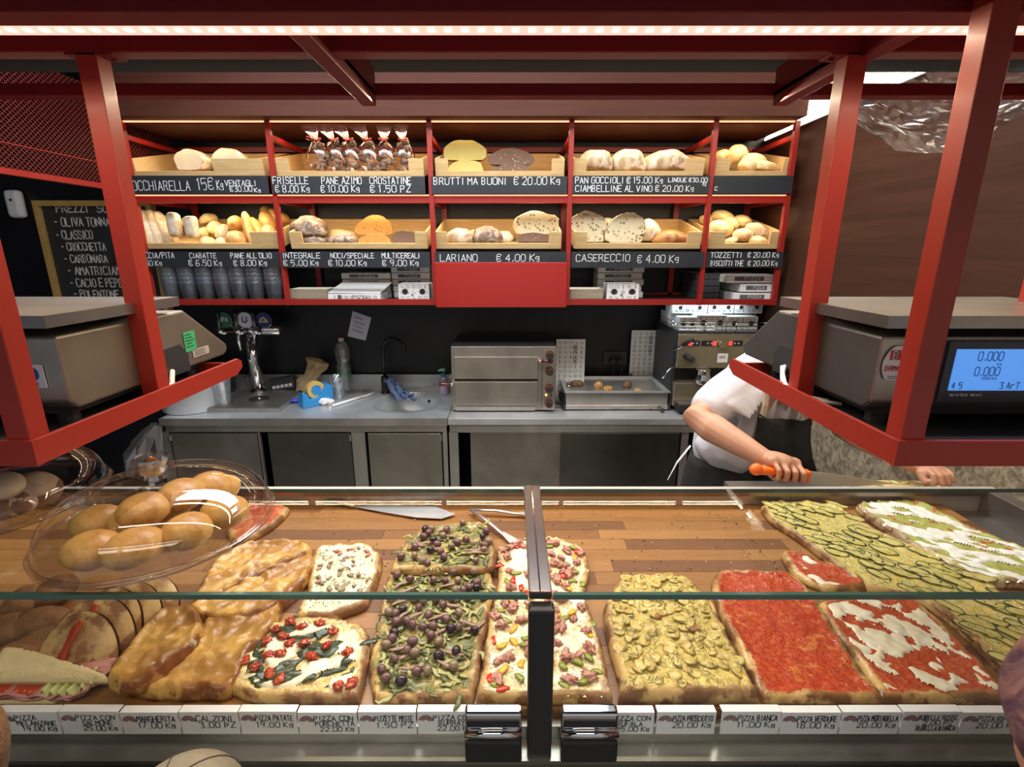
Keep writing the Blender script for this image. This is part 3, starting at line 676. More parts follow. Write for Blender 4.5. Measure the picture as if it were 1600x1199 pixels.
for i, (bx, d, a) in enumerate((((355, 338, 382, 362), 2.74, 0), ((351, 361, 388, 387), 2.67, 0), ((380, 330, 400, 385), 2.70, -.2), ((396, 338, 412, 376), 2.74, -.45), ((404, 330, 430, 362), 2.82, -.3), ((407, 322, 424, 338), 2.90, -.1), ((420, 325, 440, 352), 2.88, -.4), ((434, 333, 452, 350), 2.90, -.3), ((408, 352, 430, 372), 2.76, .3))):
    bread('oil_roll', ('round golden roll on top of the shiny one in front', 'round shiny golden roll lying in front in the lower left tray', 'tall golden roll standing on end beside the round ones', 'golden roll leaning behind the tall standing one', 'golden roll at the back above the tray side', 'golden roll highest on the heap', 'golden roll behind the red post', 'golden roll peeping out to the right of the red post', 'pale golden roll tucked behind the tray side')[i], 'bread', bx, d, CR_G if i != 8 else CR_Y, g8, .045, rot=(0, a, 0), seed=50 + i, amp=.08, flat=-.8)
# lower row, second tray
g9 = 'seeded and dark loaves in the second lower tray'
L9 = [((455, 339, 514, 370), CR_D, None, 'large dark floury loaf lying on another at the left of its tray', 2.72, .09),
      ((473, 365, 512, 386), CR_D, None, 'dark loaf beneath the large dark floury one', 2.70, .08),
      ((508, 359, 566, 384), CR_Y, None, 'pale flat loaf behind the wrinkled dark one', 2.84, .07),
      ((513, 364, 562, 387), CR_D, None, 'wrinkled dark loaf with floury cracks low in the middle of its tray', 2.68, .06),
      ((555, 338, 614, 368), CR_B, CB_O, 'orange cut loaf on top of another orange loaf', 2.72, .09),
      ((561, 366, 612, 386), CR_B, CB_O, 'orange cut loaf beneath another orange loaf', 2.69, .07),
      ((613, 360, 656, 386), CR_D, CB_D, 'dark cut seeded loaf at the right end of its tray', 2.70, .07)]
for i, (bx, m, cm, lab, d, th) in enumerate(L9):
    bread('seeded_loaf', lab, 'bread', bx, d, m, g9, th, FC if cm else None, cm, seed=60 + i, amp=.2)
g10 = 'loaves in the tray above the red panel'
L10 = [((698, 356, 740, 381), CR_R, None, 'cracked rounded loaf at the left above the red panel', 2.68, .06), ((730, 360, 752, 378), CR_W, None, 'pale floury loaf half hidden behind the dark cracked one', 2.80, .05),
       ((739, 353, 784, 381), CR_D, None, 'dark floury cracked loaf in the middle above the red panel', 2.69, .07), ((770, 362, 806, 380), CR_W, None, 'low pale loaf right of the dark cracked one', 2.76, .05),
       ((803, 330, 873, 367), CR_R, CB_H, 'large holey cut sourdough half above the red panel', 2.70, .10), ((806, 364, 858, 379), CR_D, CB_D, 'dark loaf beneath the large holey sourdough half', 2.69, .07)]
for i, (bx, m, cm, lab, d, th) in enumerate(L10):
    bread('country_loaf', lab, 'bread', bx, d, m, g10, th, FC if cm else None, cm, seed=70 + i, amp=.2)
g11 = 'sourdough loaves in the tray above the casereccio sign'
L11 = [((891, 331, 947, 366), CR_R, CB_H, 'holey cut sourdough half at the left corner of its tray', 2.68, .10), ((946, 335, 1007, 374), CR_R, CB_H, 'largest holey cut sourdough half leaning in the middle of its tray', 2.68, .10),
       ((910, 364, 944, 379), CR_R, CB_H, 'sourdough end lying low at the left notch of its tray', 2.67, .06), ((950, 366, 1004, 380), CR_R, CB_H, 'sourdough slab beneath the leaning cut half', 2.665, .06),
       ((995, 344, 1030, 378), CR_W, None, 'floury uncut loaf standing behind the cut halves', 2.76, .08), ((940, 340, 956, 352), CR_W, None, 'pale floury loaf seen between the two cut halves', 2.84, .05),
       ((1020, 361, 1079, 381), CR_B, None, 'flat shiny brown loaf at the right end of its tray', 2.66, .06)]
for i, (bx, m, cm, lab, d, th) in enumerate(L11):
    bread('sourdough_loaf', lab, 'bread', bx, d, m, g11, th, FC if cm else None, cm, rot=(0, -.25 if i == 1 else 0, 0), seed=80 + i, amp=.18)
g12 = 'small rolls heaped in the lower right tray'
L12 = [((1092, 336, 1118, 352), 2.88, .2), ((1112, 329, 1147, 348), 2.84, .2), ((1107, 344, 1146, 370), 2.74, .1), ((1143, 336, 1174, 357), 2.84, .15), ((1128, 340, 1154, 360), 2.80, .5),
       ((1145, 357, 1176, 376), 2.70, 0), ((1164, 350, 1202, 372), 2.74, .45), ((1170, 369, 1198, 386), 2.66, .15), ((1137, 368, 1147, 385), 2.66, 1.1)]
N12 = ['small roll at the far back left of the heap', 'small pale roll on top of the heap', 'large pale roll resting on the tray side', 'small pale roll at the back right of the heap', 'small roll wedged in the middle of the heap', 'oval roll in front in the middle of the tray', 'brown roll leaning at the right of the heap', 'oval roll lowest in the right notch of the tray', 'narrow roll end just inside the left notch']
for i, (bx, d, a) in enumerate(L12):
    bread('small_roll', N12[i] + ' in the lower right tray', 'bread', bx, d, CR_Y if i != 6 else CR_R, g12, .045, rot=(0, a, .2), seed=90 + i, amp=.1, flat=-.7)
# ---------------------------------------------------------------- ribboned biscuit bags
BISC = crust('biscuit_brown', (.24, .16, .10), (.14, .085, .05), (.06, .035, .025), 40)
PINK = M('pink_ribbon', (.80, .10, .10), .35)
FILMP = thin_glass('pink_film', (.97, .92, .91), base=.09, edgeamt=.65, rough=.15, glosscol=(1, .86, .84))
gb = 'biscuit bags tied with pink ribbon'
for i, (xc, xt, yt, w) in enumerate(((500, 488, 190, 36), (526, 508, 193, 33), (549, 530, 192, 34), (577, 562, 190, 34), (603, 605, 192, 35), (633, 628, 192, 33))):
    d = 2.68; base = at(xc, 272, d)
    t = thing('biscuit_bag', ['clear bag of brown biscuits with a wide looped ribbon, leftmost of the six', 'second clear biscuit bag from the left, top fanned to the left', 'third clear biscuit bag from the left, with the palest biscuits', 'fourth clear biscuit bag from the left, top leaning far left', 'clear biscuit bag with narrow upright top, fifth from the left', 'clear biscuit bag beside the red post, rightmost of the six'][i], 'bag', base, gb)
    q = random.Random(i); mb = MB(); s_ = d / FPX / 1.07; hw = w / 2 * s_
    for k in range(22):
        zz = q.random(); ww = hw * (.86 if zz < .65 else .6)
        mb.blob(base + Vector((q.uniform(-ww, ww) * .8, q.uniform(-.022, .022), .012 + zz * 40 * s_)), (.017, .013, .014), (q.random() * 3, q.random() * 3, 0), .3, 2, k, 1)
    tag(mb.build('biscuits', BISC, t, smooth=True), kind='stuff')
    prof = [(.6, 0), (1.0, 4), (1.03, 18), (.95, 30), (.66, 40), (.18, 47), (.17, 49), (.34, 56), (.52, 64), (.66, 73)]
    mb = MB(); n = 20; vs = []
    lean = (xt - xc) * s_
    for (r, z) in prof:
        for j in range(n):
            a = 2 * pi * j / n; wr = 1 + .10 * sin(a * 7 + z * .3 + i)
            f = max(0, (z - 46) / 27)
            vs.append(base + Vector((cos(a) * r * hw * wr * (1 + .3 * f) + lean * f, sin(a) * r * .028 * wr, z * s_ + f * .012 * sin(a * 3))))
    mb.add(vs, [(a * n + j, a * n + (j + 1) % n, (a + 1) * n + (j + 1) % n, (a + 1) * n + j) for a in range(len(prof) - 1) for j in range(n)])
    nk = 4 * n
    q0 = nk + n; lo_ = MB().add(mb.v[:q0 + n], [f for f in mb.f if min(f) < q0]); hi_ = MB().add(mb.v[q0:], [tuple(i_ - q0 for i_ in f) for f in mb.f if min(f) >= q0])
    lo_.build('wrapper', FILMP, t, smooth=True); hi_.build('gathered_top', thin_glass('pink_gathered_film', (.98, .88, .86), base=.16, edgeamt=.5, rough=.3, glosscol=(1, .62, .58), milk=.10), t, smooth=False)
    k = base + Vector((0, 0, 48 * s_)); mb = MB()
    mb.tube([k + Vector((cos(a) * .008, sin(a) * .008, 0)) for a in [j * pi / 5 for j in range(11)]], .003, 6)
    for sx in (-1, 1):
        L = (.045 if i == 0 and sx < 0 else .022)
        mb.tube([k + Vector((sx * x * L, -.008, z * L)) for x, z in ((.1, 0), (.5, .15), (1, .35), (1.15, .15), (.8, -.05), (.2, 0))], .0016, 5)
        mb.tube([k + Vector((sx * x * .03, -.009, z * .03)) for x, z in ((0, 0), (.4, -.2), (.8, .1 + .2 * i % .3))], .0018, 5)
    mb.build('ribbon', PINK, t, smooth=True)
# ---------------------------------------------------------------- bottom row of the shelving
SZ = zb + .016  # shelf board top, set above (front rail bottom + board)
SZ = E - .277 + .0165
def print_marks(mb_parent, p0, rt, up, w, h, seed, m=INK, n=14, name='print'):
    """little printed doodles and bars on packaging"""
    q = random.Random(seed); mb = MB(); rt = Vector(rt); up = Vector(up); nr = rt.cross(up)
    nx = max(2, int(w / .028)); nz = max(1, int(h / .026))
    for i in range(nx):
        for k in range(nz):
            c = Vector(p0) + rt * ((i + .5) / nx * w) + up * ((k + .5) / nz * h); s = min(w / nx, h / nz) * .36
            ty = q.randrange(4); a0 = q.random() * 6; th = .0018
            if ty == 0: pts = [c + rt * cos(a) * s + up * sin(a) * s * .7 for a in [a0 + j * pi / 5 for j in range(11)]]
            elif ty == 1: pts = [c + rt * cos(a) * s * (1 if j % 2 else .5) + up * sin(a) * s * (1 if j % 2 else .5) for j, a in enumerate([a0 + j * pi / 5 for j in range(11)])]
            elif ty == 2: pts = [c - up * s, c + up * s]; th = .004
            else: pts = [c - rt * s + up * s * .5, c + up * s * .3, c + rt * s * .8 - up * s * .6, c - rt * s * .5 - up * s * .4]
            for a, b_ in zip(pts, pts[1:]):
                dd = (b_ - a)
                if dd.length < 1e-6: continue
                qn = nr.cross(dd.normalized()) * th / 2
                mb.add([a - qn, b_ - qn, b_ + qn, a + qn], [(0, 1, 2, 3)])
    o = mb.build(name, m, mb_parent); o['kind'] = 'stuff'
    return o
INKG = M('grey_print', (.10, .11, .12), .6)
GREEN = M('green_print', (.05, .30, .16), .6)
def flatbox(x0, x1, y0, y1, z0, h, label, group, text=None, rot=0, white=CARD, seed=0, notch=False):
    c = ((x0 + x1) / 2, (y0 + y1) / 2, z0); t = thing('pizza_box', label, 'box', c, group)
    MB().box(x0, x1, y0, y1, z0, z0 + h).build('box_body', white, t, bevel=.0015)
    w = x1 - x0
    if text: 
        m2 = MB().box(x0 + w * .16, x1 - w * .25, y0 - .0008, y0, z0 + h * .25, z0 + h * .78).build('printed_band', INKG, t)
        fit(text, (x0 + w * .36, y0 - .0016, z0 + h * .36), (1, 0, 0), (0, 0, 1), h * .32, w * .34, .0018, CARD, m2, name='print_lettering')
    else: print_marks(t, (x0, y0 - .0008, z0), (1, 0, 0), (0, 0, 1), w, h, seed, INKG)
    t.rotation_euler = (0, 0, rot)
    return t
def xat(px, py, d): return at(px, py, d).x
# stacks of clear cups in the left bay
gcup = 'stacks of clear plastic tubs in the left shelf bay'
for i, px in enumerate((262, 290, 318, 345, 370, 396, 424)):
    d = 2.72; x = xat(px, 440, d); t = MB()
    for k in range(5):
        z = SZ + k * .022
        t.lathe([(.001, z + .001), (.034, z + .001), (.036, z + .004), (.044, z + .085), (.047, z + .087), (.046, z + .089), (.042, z + .086)], (x, d + .02, 0), 20)
    o = t.build('tub_stack', thin_glass('tub_plastic', (.86, .90, .95), base=.16, edgeamt=.8, rough=.12, milk=.16), None, smooth=True, origin=(x, d + .02, SZ))
    tag(o, ['stack of clear tubs leftmost, next to the red cradle post', 'second stack of clear tubs from the left', 'third stack of clear tubs from the left', 'middle stack of the seven clear tub stacks', 'third stack of clear tubs from the shelf post', 'second stack of clear tubs from the shelf post', 'stack of clear tubs beside the shelf post'][i], 'tubs', gcup)
# paper trays
CREAMP = M('cream_paper', (.74, .70, .58), .7)
for (px0, px1, lab) in ((450, 512, 'stack of cream paper trays in the second shelf bay'), (890, 943, 'stack of cream paper trays right of the red panel')):
    t = thing('paper_tray_stack', lab, 'tray', (xat((px0 + px1) / 2, 455, 2.66), 2.70, SZ))
    for k in range(6):
        a, b_ = xat(px0, 455, 2.64), xat(px1, 455, 2.64); z = SZ + k * .009
        vs = []
        for (ins, zz) in ((.012, 0), (0, .014), (.002, .0145), (.014, .0015)):
            vs += [(a + ins, 2.63 + ins, z + zz), (b_ - ins, 2.63 + ins, z + zz), (b_ - ins, 2.78 - ins, z + zz), (a + ins, 2.78 - ins, z + zz)]
        fs = [(r * 4 + j, r * 4 + (j + 1) % 4, (r + 1) * 4 + (j + 1) % 4, (r + 1) * 4 + j) for r in range(3) for j in range(4)] + [(0, 1, 2, 3), (12, 13, 14, 15)]
        MB().add(vs, fs).build('paper_tray', CREAMP, t)
gp = 'pizza boxes stacked in the second shelf bay'
a, b_ = xat(536, 440, 2.84), xat(610, 440, 2.84)
for k in range(3): flatbox(a + .004 * (k % 2), b_ + .003 * k, 2.82, 2.98, SZ + .10 + k * .034 - .066, .030, ['flat printed box at the bottom of the stack behind the lidded box', 'flat printed box in the middle of the stack behind the lidded box', 'flat printed box on top of the stack behind the lidded box'][k], gp, 'PIZZA', seed=k)
MB().box(a, b_, 2.84, 2.98, SZ, SZ + .033).build('box_pile', CARD, None)
tag(bpy.data.objects['box_pile'], 'plain pile of folded cartons under the flat printed boxes', 'box')
a, b_ = xat(512, 460, 2.63), xat(594, 460, 2.63)
t = thing('lidded_box', 'white printed pizza box with its lid standing ajar in the second shelf bay', 'box', ((a + b_) / 2, 2.72, SZ))
MB().box(a, b_, 2.63, 2.80, SZ, SZ + .036).build('box_body', CARD, t, bevel=.001)
MB().prism([(a, 2.63, SZ + .040), (b_, 2.63, SZ + .038), (b_ + .03, 2.80, SZ + .085), (a + .03, 2.80, SZ + .087)], (0, 0, .002)).build('lid', CARD, t)
mm = MB().box(a + .05, a + .07, 2.629, 2.63, SZ + .01, SZ + .03).build('printed_band', INKG, t)
fit('PIZZA', (a + .13, 2.6285, SZ + .010), (1, 0, 0), (0, 0, 1), .018, .08, .002, INK, t)
print_marks(t, (a + .02, 2.6285, SZ + .004), (1, 0, 0), (0, 0, 1), .24, .028, 5, INKG)
gq = 'pizza boxes stacked beside the red panel'
a, b_ = xat(617, 440, 2.86), xat(668, 440, 2.86)
for k in range(5): flatbox(a - .002 * k, b_ + .02, 2.82, 2.98, SZ + k * .034, .031, 'flat printed box, %s of the stack left of the red panel' % ('lowest', 'second lowest', 'middle one', 'second from the top', 'topmost')[k], gq, 'PIZZA', seed=k + 9)
def holebox(p0, p1, py0, py1, d, dep, label, seed, z0=None, group=None, green=True, rot=0):
    x0, x1 = xat(p0, py1, d), xat(p1, py1, d); z0 = z0 if z0 is not None else SZ; h = (py1 - py0) * d / FPX
    t = thing('takeaway_box', label, 'box', ((x0 + x1) / 2, d + dep / 2, z0), group)
    MB().box(x0, x1, d, d + dep, z0, z0 + h).build('box_body', CARD, t, bevel=.002)
    w = x1 - x0
    for f in (.22, .78):
        MB().lathe([(h * .17, 0), (h * .17, .001)], (x0 + w * f, d - .0012, z0 + h * .55), 16, axis='y', closed=True).build('finger_hole', BLACK, t)
    if green: MB().lathe([(h * .07, 0), (h * .07, .001)], (x0 + w * .45, d - .0012, z0 + h * .35), 12, axis='y', closed=True).build('green_mark', GREEN, t)
    print_marks(t, (x0 + .005, d - .0008, z0 + .003), (1, 0, 0), (0, 0, 1), w - .01, h * .95, seed, INKG)
    t.rotation_euler = (0, 0, rot)
    return t
holebox(623, 671, 440, 466, 2.63, .12, 'white takeaway box with two finger holes left of the red panel', 3)
gr = 'flat boxes stacked behind the holed box in the fourth bay'
a, b_ = xat(932, 440, 2.86), xat(1003, 440, 2.86)
for k in range(5): flatbox(a, b_ - .01 * (k % 2), 2.82, 2.98, SZ + k * .034, .031, 'flat printed box, %s of the stack right of the red panel' % ('lowest', 'second lowest', 'middle one', 'second from the top', 'topmost')[k], gr, 'PIZZA', seed=k + 19)
holebox(948, 998, 440, 466, 2.63, .12, 'white takeaway box with two finger holes right of the red panel', 4)
gs = 'white printed pizza boxes in the last shelf bay'
for k, (p0, p1, y) in enumerate(((1147, 1218, 0), (1157, 1226, 1), (1134, 1211, 2))):
    flatbox(xat(p0, 450, 2.63), min(xat(p1, 450, 2.63), 1.36), 2.63, 2.96, SZ + k * .046, .040, 'white pizza box with dark printed band, %s of the three in the last bay' % ('bottom', 'middle', 'top')[k], gs, 'PIZZA', seed=k + 29)
for k in range(4): flatbox(.985, xat(1130, 450, 2.63) + .02, 2.72, 2.96, SZ + k * .035, .032, 'dark grey flat carton, %s of the stack beside the white boxes' % ('lowest', 'second lowest', 'second from the top', 'topmost')[k], 'dark cartons in the last bay', None, white=M('dark_card', (.05, .05, .055), .7), seed=k + 39)
# ---------------------------------------------------------------- on the worktop
def cp(px, py, z=CZ): return atz(px, py, z)
# white bucket
p = cp(318, 636); p = Vector((p.x, 2.66, CZ))
p.x = xat(305, 640, 2.66)
t = thing('plastic_bucket', 'white plastic bucket at the left end of the worktop, behind the cradle', 'bucket', p)
MB().lathe([(.001, .001), (.140, .001), (.148, .006), (.160, .19), (.167, .192), (.167, .20), (.157, .20), (.144, .012), (.001, .008)], p, 40).build('pail', M('milky_plastic', (.72, .75, .78), .35, sss=.1), t, smooth=True)
MB().lathe([(.169, .192), (.171, .208), (.165, .212), (.001, .212)], p, 40).build('lid', WHITEP, t, smooth=True)
# drip tray + tap tower
a = cp(322, 645); b_ = cp(437, 645); dy = cp(380, 620).y
t = thing('drip_tray', 'brushed steel drip tray with round rinser under the beer taps', 'drip tray', ((a.x + b_.x) / 2, a.y + .15, CZ))
x0, x1, y0, y1 = a.x, b_.x, a.y, 2.93
MB().prism([(x0, y0, CZ + .001), (x1, y0, CZ + .001), (x1, y0, CZ + .022), (x0, y0, CZ + .022)], (0, y1 - y0, 0)).build('tray_body', STEEL, t, bevel=.002)
MB().box(x0 + .008, x1 - .008, y0 + .008, y1 - .008, CZ + .0221, CZ + .025).build('grille', DSTEEL, t)
pc = ((x0 + x1) / 2 + .01, (y0 + y1) / 2 - .01, CZ + .025)
MB().lathe([(.055, 0), (.055, .003), (.05, .004), (.001, .003)], pc, 28).build('rinser', BLACK, t, smooth=True)
MB().lathe([(.012, .003), (.01, .008), (.001, .009)], pc, 12).build('rinser_nozzle', CHROME, t, smooth=True)
d = 2.90; pb = at(405, 612, d); 
t = thing('beer_tower', 'chrome beer tower with a cross tube carrying three taps', 'beer tap', (pb.x, d, CZ + .02))
top = at(392, 518, d)
MB().tube([(pb.x, d, CZ + .0255), (pb.x - .01, d, CZ + .2), (top.x, d, top.z)], [.038, .034, .032], 20).build('column', CHROME, t, smooth=True)
MB().lathe([(.05, 0), (.05, .006), (.04, .01)], (pb.x, d, CZ + .0255), 24, closed=True).build('base_flange', CHROME, t)
ax, bx = at(348, 514, d), at(438, 516, d)
MB().tube([ax, bx, bx + Vector((.006, 0, 0))], [.034, .034, .028], 20).build('cross_tube', CHROME, t, smooth=True)
bcol = [M('green_badge', (.03, .16, .10), .3, coat=.5), M('white_badge', (.72, .76, .86), .3, coat=.5), M('navy_badge', (.03, .04, .14), .3, coat=.5)]
for i, px in enumerate((353, 385, 414)):
    q = at(px, 500, d - .04)
    bd = MB().lathe([(.044, 0), (.046, .004), (.044, .012)], (q.x, d - .048, q.z), 28, axis='y', closed=True).build('tap_badge', bcol[i], t, bevel=.002)
    MB().lathe([(.046, .003), (.049, .006), (.046, .012)], (q.x, d - .049, q.z), 28, axis='y').build('badge_rim', CHROME, bd, smooth=True)
    if i == 0: fit('IPA', (q.x - .018, d - .0615, q.z - .008), (1, 0, 0), (0, 0, 1), .024, .042, .004, CARD, bd)
    elif i == 1: MB().prism([(q.x - .014, d - .0612, q.z + .018), (q.x - .016, d - .0612, q.z - .008), (q.x, d - .0612, q.z - .02), (q.x + .016, d - .0612, q.z - .008), (q.x + .014, d - .0612, q.z + .018), (q.x + .008, d - .0612, q.z + .018), (q.x + .009, d - .0612, q.z - .004), (q.x, d - .0612, q.z - .011), (q.x - .009, d - .0612, q.z - .004), (q.x - .008, d - .0612, q.z + .018)], (0, -.001, 0)).build('emblem', bcol[2], bd)
    else:
        MB().prism([(q.x - .026, d - .0612, q.z - .014), (q.x + .026, d - .0612, q.z - .014), (q.x + .018, d - .0612, q.z + .008), (q.x, d - .0612, q.z + .02), (q.x - .018, d - .0612, q.z + .008)], (0, -.001, 0)).build('emblem', M('badge_cream', (.60, .50, .36), .4), bd)
        fit('AR', (q.x - .012, d - .0628, q.z - .008), (1, 0, 0), (0, 0, 1), .016, .022, .003, bcol[2], bd)
for i, (px, fx) in enumerate(((339, 350), (366, 376), (394, 404))):
    q = at(px, 495, d - .07); r_ = at(px + 5, 520, d - .07)
    hd = MB().tube([(q.x, q.y, q.z + .035), (q.x + .002, q.y, q.z + .03), (q.x + .006, q.y, q.z), (r_.x, r_.y, r_.z + .01)], [.008, .014, .012, .008], 12).build('tap_handle', M('glossy_black', (.01, .01, .01), .15, coat=.6), t, smooth=True)
    MB().tube([(r_.x, r_.y - .01, r_.z + .01), (r_.x + .004, r_.y + .02, r_.z), (r_.x + .006, d - .03, r_.z - .002)], [.012, .015, .012], 12).blob((r_.x + .012, d - .055, r_.z - .004), (.02, .016, .014)).build('tap_body', CHROME, t, smooth=True)
q = at(373, 528, d - .05)
MB().tube([(q.x, q.y, q.z + .02), (q.x, q.y - .005, q.z), (q.x + .002, q.y - .005, q.z - .075)], [.012, .010, .007], 12).build('spout', CHROME, t, smooth=True)
def cup(px, py, r0, r1, h, label, dd=None, mat=PLAST, name='plastic_cup', z=CZ + .001, grp=None):
    p = atz(px, py, z)
    mb = MB().lathe([(.001, .001), (r0, .001), (r0 + .001, .004), (r0 + (r1 - r0) * .5, h * .5), (r1, h - .004), (r1 + .0025, h - .002), (r1 + .0025, h), (r1 - .0015, h - .002), (r0 - .001, .006)], p, 28)
    return tag(mb.build(name, mat, None, smooth=True, origin=p), label, 'cup', grp)
cup(350, 632, .034, .050, .145, 'clear plastic cup on the drip tray beside the bucket', z=CZ + .026)
cup(397, 612, .03, .045, .10, 'clear glass behind the drip tray beside the beer tower')
cup(529, 622, .034, .048, .135, 'tall clear plastic cup between the tape dispenser and the bottle')
p = cp(362, 606); t = thing('water_jug', 'smoky blue plastic jug behind the clear cup on the drip tray', 'jug', (p.x, 2.96, CZ + .001))
JG = thin_glass('smoky_plastic', (.35, .42, .52), base=.12, edgeamt=.5, rough=.1)
MB().cbox((p.x + .01, 2.965, CZ + .10), (.13, .09, .19)).build('jug_body', JG, t, bevel=.015)
MB().cbox((p.x + .01, 2.965, CZ + .20), (.135, .095, .012)).build('jug_lid', RUBBER, t, bevel=.004)
# card reader / keypad
p = cp(448, 610); t = thing('keypad', 'dark grey keypad leaning against the steel upstand', 'keypad', (p.x, 2.965, CZ + .001)); t.rotation_euler = (0, -.18, 0)
MB().cbox((p.x + .01, 2.975, CZ + .05), (.15, .03, .085), (-.3, 0, 0)).build('case', M('grey_plastic', (.05, .055, .06), .4), t, bevel=.006)
for i in range(5): MB().cbox((p.x - .04 + i * .026, 2.955, CZ + .04), (.018, .006, .018), (-.3, 0, 0)).build('key', WHITEP, t)
# tape dispenser
BLUE = M('blue_plastic', (.02, .25, .60), .35)
p = cp(492, 635); x, y = p.x, p.y
t = thing('tape_dispenser', 'bright blue desktop tape dispenser with a roll of amber tape', 'tape dispenser', (x, y + .03, CZ + .001)); t.rotation_euler = (0, 0, .75)
q = Vector((x, y + .03, CZ + .001))
prof = [(-.09, 0), (.085, 0), (.085, .10), (.055, .118), (.03, .075), (.0, .045), (-.045, .042), (-.06, .075), (-.085, .085)]
MB().prism([q + Vector((a, -.035, b)) for a, b in prof], (0, .07, 0)).build('body', BLUE, t, bevel=.004)
rl = MB().lathe([(.028, -.014), (.050, -.014), (.050, .014), (.028, .014), (.028, -.014)], q + Vector((.0, -.0, .085)), 28, axis='y').build('tape_roll', M('amber_tape', (.62, .42, .12), .3), t, smooth=False)
MB().lathe([(.027, -.016), (.027, .016)], q + Vector((.0, 0, .085)), 20, axis='y', closed=True).build('hub', BLUE, t)
MB().box(q.x - .085, q.x - .075, q.y - .03, q.y + .03, q.z + .085, q.z + .09).build('cutter', CHROME, t)
tag(MB().blob(cp(463, 630) + Vector((0, 0, .014)), (.035, .022, .012), (0, .2, .6), .3, 2, 3).build('pen_cap', M('indigo_plastic', (.05, .05, .5), .3), None, smooth=True), 'small indigo plastic piece left of the blue tape dispenser', 'cap')
# crumpled paper bag
bm = bmesh.new(); 
def crumple(path, radii, mat, name, n=18, amp=.35, seed=0, flat=.6):
    mb = MB(); vs = []; P = [Vector(p) for p in path]
    for i, p in enumerate(P):
        d_ = (P[min(i + 1, len(P) - 1)] - P[max(0, i - 1)]).normalized(); a = d_.cross(Vector((0, 1, 0))).normalized(); u = Vector((0, 1, 0))
        for j in range(n):
            t = 2 * pi * j / n; r = radii[i] * (1 + amp * noise.noise(Vector((cos(t) * 2.2 + seed, sin(t) * 2.2, i * 1.1))) + amp * .5 * sin(t * 5 + i))
            vs.append(p + a * cos(t) * r + u * sin(t) * r * flat)
    k = len(P)
    return mb.add(vs, [(i * n + j, i * n + (j + 1) % n, (i + 1) * n + (j + 1) % n, (i + 1) * n + j) for i in range(k - 1) for j in range(n)])
KRAFT = M('kraft_paper', (.50, .38, .20), .75, col2=(.42, .31, .16), nscale=20, bump=.4)
d = 2.93
pts = [at(*q, d) for q in ((470, 612), (476, 602), (483, 592), (490, 582), (494, 572), (496, 564))]
pts[0].z = CZ + .012
o = crumple(pts, [.034, .045, .038, .040, .055, .062], KRAFT, 'paper_bag', amp=.35, seed=2).build('paper_bag', KRAFT, None)
tag(o, 'crumpled brown paper bag standing behind the blue tape dispenser', 'bag')
# water bottle
p = cp(540, 612); t = thing('water_bottle', 'clear plastic water bottle with pale green label and pink cap', 'bottle', (p.x, p.y, CZ + .001))
hb = (at(540, 529, p.y).z - CZ); k = hb / .32
mb = MB().lathe([(.001, .004), (.030, .001), (.043, .008), (.045, .03), (.043, .05), (.045, .06), (.045, .15), (.041, .16), (.036, .175), (.040, .19), (.045, .205), (.042, .218), (.046, .235), (.045, .255), (.034, .28), (.018, .298), (.014, .305), (.014, .31)], (0, 0, 0), 32)
mb.v = [Vector((v.x, v.y, v.z * k)) + Vector((p.x, p.y, CZ + .001)) for v in mb.v]; mb.build('bottle_body', PLAST, t, smooth=True)
MB().lathe([(.016, .303 * k), (.016, .32 * k), (.001, .32 * k)], (p.x, p.y, CZ + .001), 20).build('cap', M('pink_cap', (.85, .42, .45), .4), t, smooth=False)
MB().lathe([(.0458, .065 * k), (.0458, .145 * k)], (p.x, p.y, CZ + .001), 32).build('bottle_label', thin_glass('label_film', (.60, .78, .68), base=.25, edgeamt=.3, rough=.4, glosscol=(.75, .9, .8)), t, smooth=True)
MB().box(p.x + .002, p.x + .016, p.y - .0485, p.y - .0465, CZ + .075 * k, CZ + .135 * k).build('green_stripe', M('lime_print', (.15, .55, .12), .5), t)
# tissue and tongs
tag(MB().blob(cp(507, 633) + Vector((0, 0, .020)), (.032, .026, .022), (0, 0, 0), .5, 2.6, 2, 3).blob(cp(517, 632) + Vector((0, 0, .014)), (.022, .02, .014), (0, 0, 0), .5, 2.6, 5, 3).build('crumpled_tissue', M('tissue', (.82, .82, .80), .9), None, smooth=True), 'crumpled white tissue in front of the tape dispenser', 'tissue')
a, b_ = cp(519, 637), cp(566, 623)
t = thing('white_spatula', 'white handled spatula wrapped in film lying left of the sink', 'spatula', ((a.x + b_.x) / 2, (a.y + b_.y) / 2, CZ))
MB().tube([a + Vector((0, 0, .008)), b_ + Vector((0, 0, .010))], [.007, .007], 10).build('handle', WHITEP, t, smooth=True)
c_ = cp(581, 617); MB().prism([b_ + Vector((-.005, -.012, .004)), c_ + Vector((0, -.03, .003)), c_ + Vector((.01, .03, .003)), b_ + Vector((-.005, .014, .004))], (0, 0, .006)).build('blade', CREAMP, t, bevel=.002)
tag(MB().cbox(a + Vector((-.012, -.002, .007)), (.022, .026, .012), (0, 0, .4)).build('lighter', CHROME, None, bevel=.003), 'small steel clip beside the crumpled tissue', 'clip')
mb = MB(); o = cp(560, 612)
nx = 14; vs = []
for i in range(nx):
    for j in range(nx): vs.append(o + Vector((-.10 + i * .0155, -.07 + j * .011, .003 + max(0, .028 * noise.noise(Vector((i * .6, j * .6, 4)))) )))
mb.add(vs, [(i * nx + j, (i + 1) * nx + j, (i + 1) * nx + j + 1, i * nx + j + 1) for i in range(nx - 1) for j in range(nx - 1)])
tag(mb.build('cling_film', FILM, None), 'crinkled sheet of clear film lying beside the water bottle', 'film')
